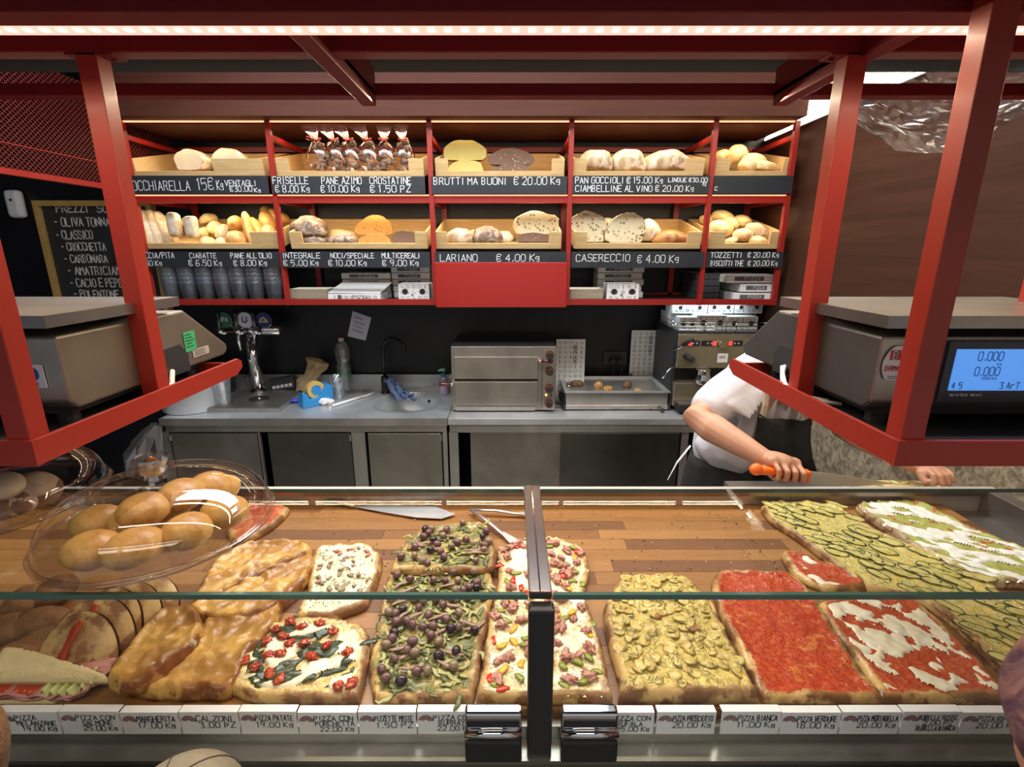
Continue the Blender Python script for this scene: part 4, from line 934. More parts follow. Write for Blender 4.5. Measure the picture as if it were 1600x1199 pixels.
# faucet
FB = M('matt_black_metal', (.012, .012, .014), .28)
p = Vector((cp(605, 612).x, 2.955, CZ)); 
t = thing('kitchen_tap', 'matt black swan neck tap behind the sink', 'tap', p)
MB().lathe([(.030, .001), (.030, .006), (.024, .010), (.024, .10), (.018, .106)], p, 24, closed=True).build('tap_base', FB, t, smooth=False, bevel=.002)
h = at(610, 527, 2.955).z - CZ; x2 = at(633, 552, 2.9).x - p.x
pts = [(0, 0, .10), (0, 0, h - .07)] + [(x2 / 2 - x2 / 2 * cos(a), -.03 * (1 - cos(a)), h - .07 + .065 * sin(a)) for a in [j * pi / 12 for j in range(1, 12)]] + [(x2, -.06, h - .085)]
MB().tube([p + Vector(q) for q in pts], .010, 14).build('spout', FB, t, smooth=True)
MB().tube([p + Vector(q) for q in ((.02, -.01, .055), (.075, -.02, .058), (.08, -.02, .058))], [.020, .020, .016], 16).build('lever', FB, t, smooth=True)
# blue cloth
CLO = M('blue_cloth', (.10, .14, .26), .9, col2=(.13, .18, .32), nscale=60, bump=.3)
mb = MB(); n1, n2 = 16, 10; vs = []
A = [cp(612, 596), cp(622, 590), cp(632, 604), cp(645, 610)]
for i in range(n1):
    s_ = i / (n1 - 1); q = Vector((p.x + .04 + s_ * .14, 2.93 - s_ * .09, CZ + .115 - .085 * s_ - .03 * sin(s_ * pi)))
    for j in range(n2):
        r_ = j / (n2 - 1) - .5
        vs.append(q + Vector((r_ * .07, -abs(r_) * .05 + .02 * sin(j * 2.1 + i * .5), -.035 * abs(r_) * 2 + .012 * sin(j * 1.9 + i))))
mb.add(vs, [(i * n2 + j, (i + 1) * n2 + j, (i + 1) * n2 + j + 1, i * n2 + j + 1) for i in range(n1 - 1) for j in range(n2 - 1)])
o = mb.build('dish_cloth', CLO, None, smooth=True); tag(o, 'blue grey dish cloth draped between the tap and the sink rim', 'cloth')
md = o.modifiers.new('thick', 'SOLIDIFY'); md.thickness = .004
# soap
p = cp(693, 613); p.y = 2.92; p.x = at(693, 600, 2.92).x
t = thing('soap_bottle', 'clear pump bottle of pink soap with green pump beside the oven', 'soap bottle', (p.x, p.y, CZ + .001))
MB().lathe([(.001, .001), (.024, .001), (.028, .008), (.028, .06)], (p.x, p.y, CZ + .001), 24).build('soap_fill', M('pink_soap', (.55, .36, .62), .25), t, smooth=True)
MB().lathe([(.0285, .001), (.0285, .08), (.020, .105), (.012, .112)], (p.x, p.y, CZ + .001), 24).build('bottle_body', PLAST, t, smooth=True)
MB().lathe([(.014, .112), (.014, .130), (.006, .133), (.006, .15)], (p.x, p.y, CZ + .001), 16, closed=True).build('pump_collar', M('dark_green_plastic', (.02, .18, .12), .4), t)
MB().tube([(p.x + .012, p.y, CZ + .153), (p.x - .01, p.y, CZ + .154), (p.x - .03, p.y - .004, CZ + .148)], [.009, .009, .004], 10).build('pump_head', M('mint_plastic', (.35, .66, .52), .4), t, smooth=True)
tag(MB().blob((p.x + .045, 2.96, CZ + .10), (.02, .02, .022), (0, 0, 0), .2, 2, 1).box(p.x + .040, p.x + .052, 2.953, 2.965, CZ, CZ + .09).build('dish_brush', M('beige_plastic', (.62, .58, .44), .5), None, smooth=False), 'beige topped dish brush standing between soap and oven', 'brush')
# note on the wall
q = [at(*a, 3.035) for a in ((551, 487), (580, 497), (571, 533), (543, 526))]
t = thing('paper_note', 'white handwritten note taped to the black wall above the bottle', 'note', (q[3].x + .04, 3.035, q[2].z))
MB().prism([Vector((v.x, 3.036, v.z)) for v in q], (0, .002, 0)).build('sheet', M('note_paper', (.62, .62, .72), .7), t)
rt = (q[1] - q[0]).normalized(); up = (q[0] - q[3]).normalized()
for i, (s_, w_) in enumerate((('ordine', .05), ('MANCANO', .07), ('FARINA', .06), ('POMODORO', .07))):
    fit(s_.upper(), q[0] + rt * .02 - up * (.035 + i * .026) + Vector((0, -.0015, 0)), rt, up, .010, w_, .0012, INKG, t)
# ---------------------------------------------------------------- oven
OV = steel('oven_steel', (.42, .38, .32), .34, (120, 3, 3), .2)
d = cp(790, 641).y; d = 2.58
x0, x1 = xat(706, 600, d), xat(868, 600, d); ztop = at(790, 542, d).z; zbt = CZ + .012
t = thing('pizza_oven', 'countertop steel pizza oven with two stacked doors and four black knobs', 'oven', ((x0 + x1) / 2, d + .2, CZ))
MB().box(x0, x1, d, 2.98, zbt, ztop).build('housing', OV, t, bevel=.003)
MB().box(x0 + .002, x1 - .002, d + .004, 2.978, ztop, ztop + .002).build('top_cover', M('oven_top', (.03, .03, .032), .3, .4), t)
def oz(py): return at(790, py, d).z
for (a, b_, nm) in ((558, 592, 'upper'), (597, 632, 'lower')):
    dr = MB().box(xat(711, 600, d), xat(840, 600, d), d - .010, d - .001, oz(b_), oz(a)).build('oven_door', OV, t, bevel=.002)
    hx, hz = (xat(842, 565, d), oz(564)) if nm == 'upper' else (xat(708, 600, d), oz(600))
    sgn = 1 if nm == 'upper' else -1
    MB().tube([(hx, d - .02, hz), (hx + sgn * .012, d - .02, hz)], .008, 12).build('handle_collar', CHROME, dr, smooth=True)
    MB().tube([(hx + sgn * .012, d - .02, hz), (hx + sgn * .068, d - .02, hz), (hx + sgn * .072, d - .02, hz)], [.009, .011, .007], 12).build('handle_grip', M('dark_red_bakelite', (.10, .008, .01), .2, coat=.5), dr, smooth=True)
    MB().tube([(hx, d - .001, hz), (hx, d - .02, hz)], .005, 8).build('handle_stem', CHROME, dr)
MB().box(xat(711, 600, d), xat(836, 600, d), d - .004, d - .001, oz(642), oz(636)).build('lower_strip', STEEL, t)
MB().box(xat(711, 600, d), xat(840, 600, d), d - .003, d - .001, oz(596.2), oz(592.8)).build('door_gap', BLACK, t)
MB().box(xat(849, 600, d), xat(866, 600, d), d - .003, d - .001, oz(641), oz(545)).build('control_panel', steel('panel_steel', (.50, .44, .38), .3), t)
for i in range(16): MB().box(xat(847, 600, d) - .003, xat(847, 600, d), d - .0025, d - .001, oz(572 + i * 4.2) - .004, oz(572 + i * 4.2) + .004).build('vent_slot', BLACK, t)
for py in (555, 580, 607, 630):
    kx = xat(858, 600, d)
    kn = MB().lathe([(.022, 0), (.022, .003), (.016, .004), (.014, .022), (.012, .024)], (kx, d - .027, oz(py)), 24, axis='y', closed=True)
    kn = MB().lathe([(.0175, .0), (.018, .020)], (kx, d - .025, oz(py)), 24, axis='y', closed=True).build('knob', M('knob_black', (.03, .028, .025), .35), t, bevel=.002)
    MB().lathe([(.0235, .0), (.0235, .0015)], (kx, d - .0045, oz(py)), 24, axis='y', closed=True).build('dial', M('dial_red', (.16, .05, .03), .4), kn)
    MB().box(kx - .001, kx + .001, d - .0262, d - .025, oz(py), oz(py) + .014).build('pointer', CARD, kn)
MB().lathe([(.006, 0), (.005, .004)], (xat(853.5, 600, d), d - .006, oz(617.5)), 12, axis='y', closed=True).build('pilot_lamp', M('orange_pilot', (1, .42, .12), .3, emit=2.5), t)
MB().lathe([(.005, 0), (.005, .004)], (xat(861, 600, d), d - .006, oz(617.5)), 12, axis='y', closed=True).build('pilot_lamp', BLACK, t)
for xx in (x0 + .03, x1 - .04):
    for yy in (d + .03, 2.94): MB().lathe([(.014, 0), (.014, .0125)], (xx, yy, CZ), 12, closed=True).build('foot', RUBBER, t)
# printed boards
for (p0, p1, y0, y1, dd, lab, sd) in ((868, 915, 531, 600, 2.86, 'white printed card panel standing between oven and warmer', 51), (983, 1033, 517, 588, 2.99, 'white printed card panel standing beside the wall socket', 52)):
    a, b_ = at(p0, y1, dd), at(p1, y0, dd)
    t = thing('printed_card', lab, 'card', ((a.x + b_.x) / 2, dd, CZ), 'printed card panels on the worktop')
    MB().box(a.x, b_.x, dd, dd + .006, CZ + .001, b_.z).build('panel', CARD, t)
    print_marks(t, (a.x + .006, dd - .001, CZ + .03), (1, 0, 0), (0, 0, 1), b_.x - a.x - .012, b_.z - CZ - .035, sd, INK)
    fit('HOT DOG', (b_.x - .05, dd - .0012, b_.z - .14), (0, 0, 1), (-1, 0, 0), .018, .11, .003, INK, t)
# socket
a = at(961, 561, 3.034)
t = thing('wall_socket', 'black wall socket plate with two plugs between the printed cards', 'socket', (a.x, 3.035, a.z - .04))
MB().cbox((a.x, 3.032, a.z), (.145, .014, .085)).build('plate', M('socket_plate', (.035, .037, .042), .35), t, bevel=.004)
for i, xx in enumerate((-.025, .022)):
    MB().lathe([(.020, 0), (.018, .03)], (a.x + xx, 2.994, a.z - .003), 16, axis='y', closed=True).build('plug', RUBBER, t, bevel=.003)
MB().tube([(a.x - .025, 2.992, a.z), (a.x - .02, 2.97, a.z - .03), (a.x - .02, 2.98, a.z - .09), (a.x - .03, 2.985, a.z - .14), (a.x - .02, 2.985, CZ + .052)], .005, 8).build('cable', RUBBER, t, smooth=True)
MB().tube([(a.x + .022, 2.992, a.z), (a.x + .03, 2.965, a.z - .05), (a.x + .02, 2.97, a.z - .12), (a.x + .0, 2.98, CZ + .05)], .005, 8).build('cable', RUBBER, t, smooth=True)
MB().tube([(a.x + .0, 2.985, CZ + .06), (a.x + .03, 2.975, a.z - .085), (a.x + .09, 2.97, a.z - .085), (a.x + .115, 2.975, a.z - .12), (a.x + .11, 2.98, CZ + .06)], .004, 8).build('cable', RUBBER, t, smooth=True)
# food warmer
d = 2.60
x0, x1 = xat(884, 625, d), xat(1045, 625, d)
t = thing('food_warmer', 'steel electric food warmer with a shallow tray holding croquettes', 'food warmer', ((x0 + x1) / 2, d + .15, CZ))
z0_, z1_ = CZ + .008, at(960, 616, d).z
MB().box(x0 + .002, x1 - .002, d + .01, d + .33, z0_ + .012, z1_).build('housing', STEEL, t, bevel=.003)
MB().box(x0, x1, d, d + .34, z0_, at(960, 634, d).z).build('base', STEEL, t, bevel=.003)
for xx in (x0 - .014, x1): MB().box(xx, xx + .014, d - .002, d + .34, CZ + .001, z0_ + .03).build('end_cap', RUBBER, t, bevel=.003)
MB().tube([(x0 - .015, d + .04, z0_ + .02), (x0 - .07, d + .05, z0_ + .03), (x0 - .085, d + .16, z0_ + .05), (x0 - .07, d + .27, z0_ + .03), (x0 - .01, d + .29, z0_ + .02)], .012, 10).build('end_handle', RUBBER, t, smooth=True)
rim = MB(); a0, a1, b0, b1 = x0 - .006, x1 + .006, d - .002, d + .345; zz = z1_ + .012
def ring(ins, z): return [(a0 + ins, b0 + ins, z), (a1 - ins, b0 + ins, z), (a1 - ins, b1 - ins, z), (a0 + ins, b1 - ins, z)]
vs = ring(0, zz - .008) + ring(0, zz) + ring(.014, zz + .001) + ring(.020, zz - .022) + ring(.024, zz - .024)
rim.add(vs, [(r * 4 + j, r * 4 + (j + 1) % 4, (r + 1) * 4 + (j + 1) % 4, (r + 1) * 4 + j) for r in range(4) for j in range(4)] + [(16, 17, 18, 19)])
rim.build('pan', STEELH, t)
MB().tube([(a0 + .02, b0 + .02, zz), (a0 + .024, b0 + .03, zz + .03), (a0 + .022, b0 + .09, zz + .03), (a0 + .02, b0 + .10, zz)], .004, 8).build('pan_handle', CHROME, t, smooth=True)
zk = at(960, 639, d).z
MB().lathe([(.011, 0), (.011, .02)], (xat(1032, 640, d), d - .02, zk), 16, axis='y', closed=True).build('knob', M('knob_brown', (.05, .035, .03), .4), t)
MB().lathe([(.004, 0), (.004, .003)], (xat(1016, 640, d), d - .003, zk), 10, axis='y', closed=True).build('pilot_lamp', M('red_pilot', (.5, .02, .02), .3), t)
fit('DOMINATOR'[:8], (xat(957, 640, d), d - .0008, zk - .004), (1, 0, 0), (0, 0, 1), .008, .055, .001, INKG, t)
gk = 'fried croquettes in the food warmer'
CQ = [crust('croquette_dark', (.17, .09, .035), (.10, .05, .02), (.05, .03, .015), 60), crust('croquette_gold', (.50, .27, .08), (.36, .16, .04), (.2, .08, .02), 60)]
for i, (px, py, w, h, m, yy) in enumerate(((901, 605, 22, 13, 0, .16), (935, 606, 15, 14, 1, .12), (950, 608, 16, 11, 1, .07), (980, 604, 20, 14, 0, .13), (997, 609, 23, 7, 1, .06))):
    dd = d + yy; c = Vector((at(px, py, dd).x, dd, zz - .023))
    rr = (w / 2 * dd / FPX, .024, h / 2 * dd / FPX * 1.02)
    mb = MB().blob((c.x, c.y, c.z + rr[2] * .93), rr, (0, 0, .3 * i), .12, 2.5, i, 3)
    tag(mb.build('croquette', CQ[m], None, smooth=True), ['dark brown croquette at the left end of the warmer', 'tall golden croquette in the middle of the warmer', 'small golden croquette touching the tall golden one', 'large dark brown croquette right of the golden pair', 'flat golden croquette at the right of the warmer'][i], 'croquette', gk)
# ---------------------------------------------------------------- espresso machine
d = 2.62
BR = steel('polished_machine_steel', (.52, .46, .32), .20, (3, 3, 60), .1)
x0, x1 = xat(1058, 550, d), xat(1058, 550, d) + .50
ez = lambda py: at(1100, py, d).z
t = thing('espresso_machine', 'polished steel espresso machine with black sides and lit buttons', 'coffee machine', ((x0 + x1) / 2, 2.8, CZ))
EB = M('machine_side', (.02, .024, .03), .35)
xs = xat(1033, 520, 2.66)
MB().box(x0, x1, d + .10, 2.98, CZ + .02, ez(524)).build('housing', EB, t, bevel=.004)
MB().box(x0, x1, d, d + .02, ez(576), ez(523)).build('front_panel', BR, t, bevel=.004)
MB().box(x0 - .02, x0, d + .005, 2.97, CZ + .02, ez(516)).build('side_panel', EB, t, bevel=.003)
MB().box(x1, x1 + .02, d + .005, 2.97, CZ + .02, ez(516)).build('side_panel', EB, t, bevel=.003)
MB().box(x0, x1, d + .02, d + .10, ez(576), ez(524)).build('group_cover', BR, t)
MB().box(x0, x1, d + .03, d + .12, CZ + .08, ez(600)).build('backsplash', BR, t)
MB().box(x0 - .01, x1 + .01, d - .03, d + .10, CZ + .03, ez(597)).build('drip_front', BR, t, bevel=.004)
MB().box(x0 + .0, x1, d - .10, d - .03, CZ + .02, CZ + .055).build('drip_tray', RUBBER, t, bevel=.003)
MB().box(x0 + .005, x1 - .005, d - .098, d - .035, CZ + .056, CZ + .060).build('drip_grille', DSTEEL, t)
for xx in (x0 + .02, x1 - .04): MB().box(xx, xx + .03, d - .08, d - .05, CZ + .001, CZ + .02).build('foot', RUBBER, t)
RL = M('red_button_glow', (.9, .06, .06), .4, emit=.9)
for (p0, p1) in ((1073, 1093), (1096, 1119), (1138, 1160)):
    pn = MB().box(xat(p0, 537, d), xat(p1, 537, d), d - .004, d - .0005, ez(541), ez(533)).build('button_panel', BLACK, t)
    k = p0 if p0 == 1138 else p1 - 6
    if p0 == 1073: k = p0 + 2
    MB().box(xat(k, 537, d), xat(k + 6, 537, d), d - .0055, d - .004, ez(540.5), ez(533.5)).build('button', RL, pn)
    for s_ in (8, 14): MB().box(xat(p0 + s_, 537, d), xat(p0 + s_ + 3, 537, d), d - .0055, d - .004, ez(538.5), ez(535.5)).build('button', M('grey_button', (.3, .3, .3), .4), pn)
gx, gz = xat(1127.5, 538, d), ez(538.5)
gg = MB().lathe([(.021, 0), (.021, .008)], (gx, d - .009, gz), 28, axis='y', closed=True).build('pressure_gauge', BR, t, bevel=.002)
MB().lathe([(.016, 0), (.016, .001)], (gx, d - .0105, gz), 24, axis='y', closed=True).build('gauge_face', M('gauge_face', (.40, .34, .22), .4), gg)
MB().box(gx - .001, gx + .001, d - .0115, d - .0105, gz - .012, gz + .010, (0, .7, 0)).build('gauge_needle', BLACK, gg)
kx, kz = xat(1079, 560, d), ez(559)
MB().tube([(kx - .03, d, kz + .012), (kx, d - .045, kz - .008)], [.017, .014], 16).build('steam_knob', RUBBER, t, smooth=True)
MB().lathe([(.012, 0), (.012, .002)], (kx, d - .049, kz - .008), 16, axis='y', closed=True).build('knob_cap', CHROME, t)
MB().tube([at(1053, 547, d - .03), at(1062, 544, d - .05), at(1070, 538, d - .09)], [.009, .006, .005], 12).build('lever_arm', CHROME, t, smooth=True)
MB().tube([at(1067, 540, d - .08), at(1074, 535, d - .10), at(1083, 531, d - .13)], [.010, .012, .008], 12).build('lever_grip', RUBBER, t, smooth=True)
MB().tube([at(1062, 576, d), at(1050, 575, d - .05), at(1044, 580, d - .06), at(1035, 592, d - .06)], .004, 8).build('steam_wand', CHROME, t, smooth=True)
gp_ = MB().lathe([(.045, 0), (.045, .02), (.038, .05), (.038, .075)], (xat(1095, 590, d) , d + .005 - .03, ez(597)), 24, closed=True)
gp_.build('group_head', CHROME, t, bevel=.003)
MB().lathe([(.030, 0), (.034, .05), (.030, .055)], (xat(1106, 596, d), d - .06, CZ + .0605), 20, closed=True).build('tamper', CHROME, t, smooth=False)
st = MB().box(xat(1121, 560, d), xat(1137, 560, d), d - .0015, d - .0005, ez(567), ez(553)).build('sticker', CARD, t)
fit('CAFFE', (xat(1123, 560, d), d - .0022, ez(561)), (1, 0, 0), (0, 0, 1), .014, .036, .002, M('red_ink', (.5, .05, .05), .6), st)
# wire rack on machine and boxes above
gt = ez(521)
rk = MB()
for zz_ in (.012, .03, .05):
    rk.tube([(x0 - .01, d + .03, gt + zz_), (x1, d + .03, gt + zz_)], .0022, 6); rk.tube([(x0 - .01, d + .03, gt + zz_), (x0 - .01, 2.95, gt + zz_)], .0022, 6)
for i in range(4): rk.tube([(x0 - .01 + i * .16, d + .03, gt), (x0 - .01 + i * .16, d + .03, gt + .052)], .003, 6)
rk.build('cup_rail', CHROME, t, smooth=True)
tb = MB().box(x0, x1, d + .02, 2.97, ez(524), gt - .0005).build('top_plate', EB, t)
ge = 'takeaway boxes on the coffee machine'
zb1 = gt + .001
holebox(1087, 1133, 498, 523, 2.665, .12, 'takeaway box with two holes in the front of the lower row on the coffee machine', 61, z0=zb1, group=ge)
b2x = xat(1135, 523, 2.665)
o = holebox(1135, 1182, 500, 523, 2.665, .12, 'takeaway box at the right of the lower row on the coffee machine', 62, z0=zb1, group=ge, green=False)
holebox(1061, 1086, 499, 521, 2.67, .11, 'narrow side of a takeaway box at the left of the lower row, brightly lit', 63, z0=zb1, group=ge, green=False)
hh = (523 - 498) * 2.665 / FPX + zb1 + .001
holebox(1050, 1104, 479, 496, 2.74, .13, 'takeaway box at the left of the upper row on the coffee machine', 64, z0=hh, group=ge)
holebox(1106, 1145, 479, 497, 2.74, .13, 'brightly lit takeaway box in the middle of the upper row on the coffee machine', 65, z0=hh, group=ge, green=False)
holebox(1147, 1190, 479, 497, 2.74, .13, 'takeaway box at the right of the upper row on the coffee machine', 66, z0=hh, group=ge, green=False)
tag(MB().box(xat(1050, 496, 2.74), xat(1190, 496, 2.74), 2.80, 2.95, zb1, hh - .001).build('carton', CARD, None), 'plain white carton behind the lower row of boxes on the coffee machine', 'box')
# white bin bag hanging at the counter end
p = at(238, 690, 2.40)
pts = [at(*q, 2.40) for q in ((226, 742), (228, 720), (232, 700), (240, 680), (246, 664))]
o = crumple(pts, [.10, .09, .075, .05, .02], None, 'x', amp=.4, seed=5).build('plastic_bag', thin_glass('white_film', (.7, .7, .68), base=.35, edgeamt=.5, rough=.3), None)
tag(o, 'translucent plastic bag hanging from the left end of the steel cabinet', 'bag')
# ---------------------------------------------------------------- scales in the cradles
SCS = steel('scale_steel', (.46, .43, .38), .32, (2, 2, 160))
SCD = steel('scale_side_steel', (.17, .17, .17), .42, (2, 2, 160))
SCT = M('scale_plate_steel', (.36, .34, .32), .30, .9, col2=(.28, .27, .26), nscale=7, ndist=1)
def scale(sg, label, side):
    xi = .520 * sg if sg > 0 else -.642; xo = xi + sg * .40
    x0, x1 = sorted((xi, xo)); zt, zb_ = E - .119, E - .228
    t = thing('weighing_scale', label, 'scale', ((x0 + x1) / 2, .86, E - .2555), 'steel scales in the red cradles')
    prof = [(.70, zb_ + .012), (.70, zt), (.985, zt + .003), (1.115, E - .206), (1.115, zb_ + .008), (1.10, zb_), (.712, zb_)]
    bd = MB().prism([(x0, y, z) for y, z in prof], (x1 - x0, 0, 0))
    bd.mi = [1, 1] + [0] * (len(bd.mi) - 2)
    bd.build('housing', [SCS, side], t, bevel=.004)
    # recessed black cable arch on the inner side
    xa = xi - .0015 * sg
    yy0, yy1 = .86, .975
    MB().prism([(xa, yy0, zb_ - .005), (xa, yy0, zb_ + .030), (xa, yy0 + .02, zb_ + .048), (xa, yy1 - .02, zb_ + .05), (xa, yy1, zb_ + .028), (xa, yy1, zb_ - .005)], (sg * .004, 0, 0)).build('cable_recess', RUBBER, t)
    for yy in (.735, 1.03):
        for xx in (x0 + .04, x1 - .04): MB().lathe([(.014, E - .2555), (.014, zb_)], (xx, yy, 0), 12, closed=True).build('foot', RUBBER, t)
    MB().box(x0 + .02, x1 - .02, .72, 1.04, zb_ - .012, zb_).build('under_tray', RUBBER, t)
    MB().box(x0 + .05, x1 - .05, .76, .93, zt, zt + .014).build('load_cell', RUBBER, t)
    px0, px1 = x0 - .008 * sg, x1 + 0 * sg
    px0, px1 = x0 - (.016 if sg > 0 else 0), x1 + (.016 if sg < 0 else 0)
    pz = E - .0865
    pl = MB().box(px0, px1, .672, .952, pz - .002, pz).box(px0, px1, .672, .675, pz - .017, pz - .002).box(px0, px1, .949, .952, pz - .017, pz - .002).box(px0, px0 + .003, .675, .949, pz - .017, pz - .002).box(px1 - .003, px1, .675, .949, pz - .017, pz - .002)
    pl.build('weighing_plate', SCT, t)
    return t, x0, x1, xi
t, x0, x1, xi = scale(1, 'steel weighing scale with a lit blue display, in the right cradle', SCD)
yF = .698
bz = MB().box(xi + .094, x1 - .01, yF - .004, yF, E - .216, E - .124).build('bezel', M('bezel_navy', (.025, .035, .05), .25), t, bevel=.002)
sc_ = MB().box(xi + .105, x1 - .02, yF - .0055, yF - .004, E - .196, E - .136).build('screen', M('lcd_blue', (.10, .32, .86), .3, emit=.75), bz)
LCDI = M('lcd_ink', (.015, .03, .12), .5)
for k, (s_, xx, zz, h, w) in enumerate((('0,000', .136, .152, .0125, .037), ('0,000', .136, .174, .0125, .037), ('0', .214, .152, .0125, .007), ('0,000', .214, .174, .0125, .03), ('5', .118, .193, .009, .006), ('3 Art', .176, .193, .009, .03), ('4', .108, .193, .009, .005))):
    s_ = s_.replace('t', 'T')
    fit(s_, (xi + xx, yF - .0062, E - zz), (1, 0, 0), (0, 0, 1), h, w, .0011, LCDI, sc_, jit=0)
for k, (s_, xx, zz, w) in enumerate((('kg', .165, .1585, .007), ('1000/kg', .148, .1795, .022))):
    fit(s_, (xi + xx, yF - .0062, E - zz), (1, 0, 0), (0, 0, 1), .0035, w, .0006, LCDI, sc_, jit=0)
fit('Max 12/30 kg'.upper(), (xi + .109, yF - .0048, E - .2045), (1, 0, 0), (0, 0, 1), .0032, .026, .0006, CARD, bz, jit=0)
fit('Min 40 g'.upper(), (xi + .139, yF - .0048, E - .2045), (1, 0, 0), (0, 0, 1), .0032, .016, .0006, CARD, bz, jit=0)
cx, czz = xi + .043, E - .160
st = MB().lathe([(.036, 0), (.036, .0005)], (cx, yF + .0002, czz), 32, axis='y', closed=True)
for v in st.v: v.z = max(min(v.z, czz + .028), czz - .022); v.y -= .0010
st = st.build('round_sticker', CARD, t)
RI = M('red_ink2', (.55, .03, .04), .5)
MB().box(cx - .028, cx + .012, yF - .0016, yF - .0012, czz + .008, czz + .022).build('red_patch', RI, st)
fit('BVB', (cx - .024, yF - .0022, czz + .0095), (1, 0, 0), (0, 0, 1), .011, .032, .0018, CARD, st, jit=0)
fit('DIRMAN', (cx - .032, yF - .0018, czz - .008), (1, 0, 0), (0, 0, 1), .007, .026, .0012, RI, st, jit=0)
MB().box(cx + .0, cx + .012, yF - .0018, yF - .0012, czz - .012, czz - .005).build('red_patch', RI, st)
for k in range(2):
    MB().box(cx - .026, cx + .018, yF - .0018, yF - .0012, czz - .0165 - k * .003, czz - .0155 - k * .003).build('print_line', INKG, st)
MB().tube([(xi - .002, .93, E - .215), (xi - .02, .90, E - .222), (xi - .03, .87, E - .234), (xi - .02, .84, E - .252), (xi + .03, .80, E - .250)], .0035, 8).build('white_cable', WHITEP, t, smooth=True)
MB().tube([(xi - .002, .94, E - .218), (xi - .026, .89, E - .232), (xi - .015, .85, E - .249), (xi + .02, .82, E - .250)], .003, 8).build('white_cable', WHITEP, t, smooth=True)
SCL = steel('scale_side_warm_steel', (.33, .28, .22), .40, (2, 2, 160))
t, x0, x1, xi = scale(-1, 'steel weighing scale seen from its blank side, in the left cradle', SCL)
q = xi + .0008
gs_ = MB().box(q, q + .0006, .975 - .005, .975 + .030, E - .197, E - .158).build('green_label', M('green_label', (.04, .36, .12), .5), t)
for k in range(5): MB().box(q + .0008, q + .0012, .974, .992 + (k % 3) * .004, E - .164 - k * .006, E - .1625 - k * .006).build('print_line', INK, gs_)
wl = MB().box(q, q + .0006, .99, 1.045, E - .212, E - .196).build('rating_plate', M('rating_plate', (.38, .34, .29), .4), t)
for k in range(3): MB().box(q + .0008, q + .0012, .995, 1.03, E - .200 - k * .004, E - .199 - k * .004).build('print_line', INK, wl)
sx = xi - .045
st = MB().box(sx - .017, sx + .017, yF - .0005, yF + .0010, E - .1935, E - .1595).build('square_sticker', M('sticker_blue_white', (.62, .68, .78), .4), t)
NV = M('navy_ink', (.02, .06, .25), .5)
MB().lathe([(.0105, 0), (.0105, .0004)], (sx, yF - .0011, E - .173), 24, axis='y', closed=True).build('blue_disc', NV, st)
MB().prism([(sx - .006, yF - .0014, E - .173), (sx + .005, yF - .0014, E - .167), (sx + .005, yF - .0014, E - .179)], (0, -.0003, 0)).build('white_triangle', CARD, st)
fit('ELTRE', (sx - .008, yF - .0012, E - .1905), (1, 0, 0), (0, 0, 1), .0045, .016, .0009, NV, st, jit=0)
MB().tube([(xi + .002, .92, E - .222), (xi + .018, .89, E - .240), (xi + .022, .84, E - .250), (xi + .026, .76, E - .251), (xi + .010, .68, E - .253), (xi - .02, .63, E - .252)], .0045, 8).build('cream_cable', M('cream_cable', (.74, .66, .50), .5), t, smooth=True)
# ---------------------------------------------------------------- pizzas
def resample(P, n):
    k = len(P); Q = []
    # closed Catmull-Rom with moderate tension
    for i in range(k):
        p0, p1, p2, p3 = P[i - 1], P[i], P[(i + 1) % k], P[(i + 2) % k]
        for s_ in range(12):
            t = s_ / 12; q = p1.lerp(p2, t); a = .5 * ((2 * p1) + (p2 - p0) * t + (2 * p0 - 5 * p1 + 4 * p2 - p3) * t * t + (3 * p1 - p0 - 3 * p2 + p3) * t ** 3)
            Q.append(q.lerp(a, .75))
    L = [0]
    for i in range(len(Q)): L.append(L[-1] + (Q[(i + 1) % len(Q)] - Q[i]).length)
    out = []; j = 0
    for i in range(n):
        s_ = L[-1] * i / n
        while L[j + 1] < s_: j += 1
        f = (s_ - L[j]) / max(1e-9, L[j + 1] - L[j]); out.append(Q[j % len(Q)].lerp(Q[(j + 1) % len(Q)], f))
    return out
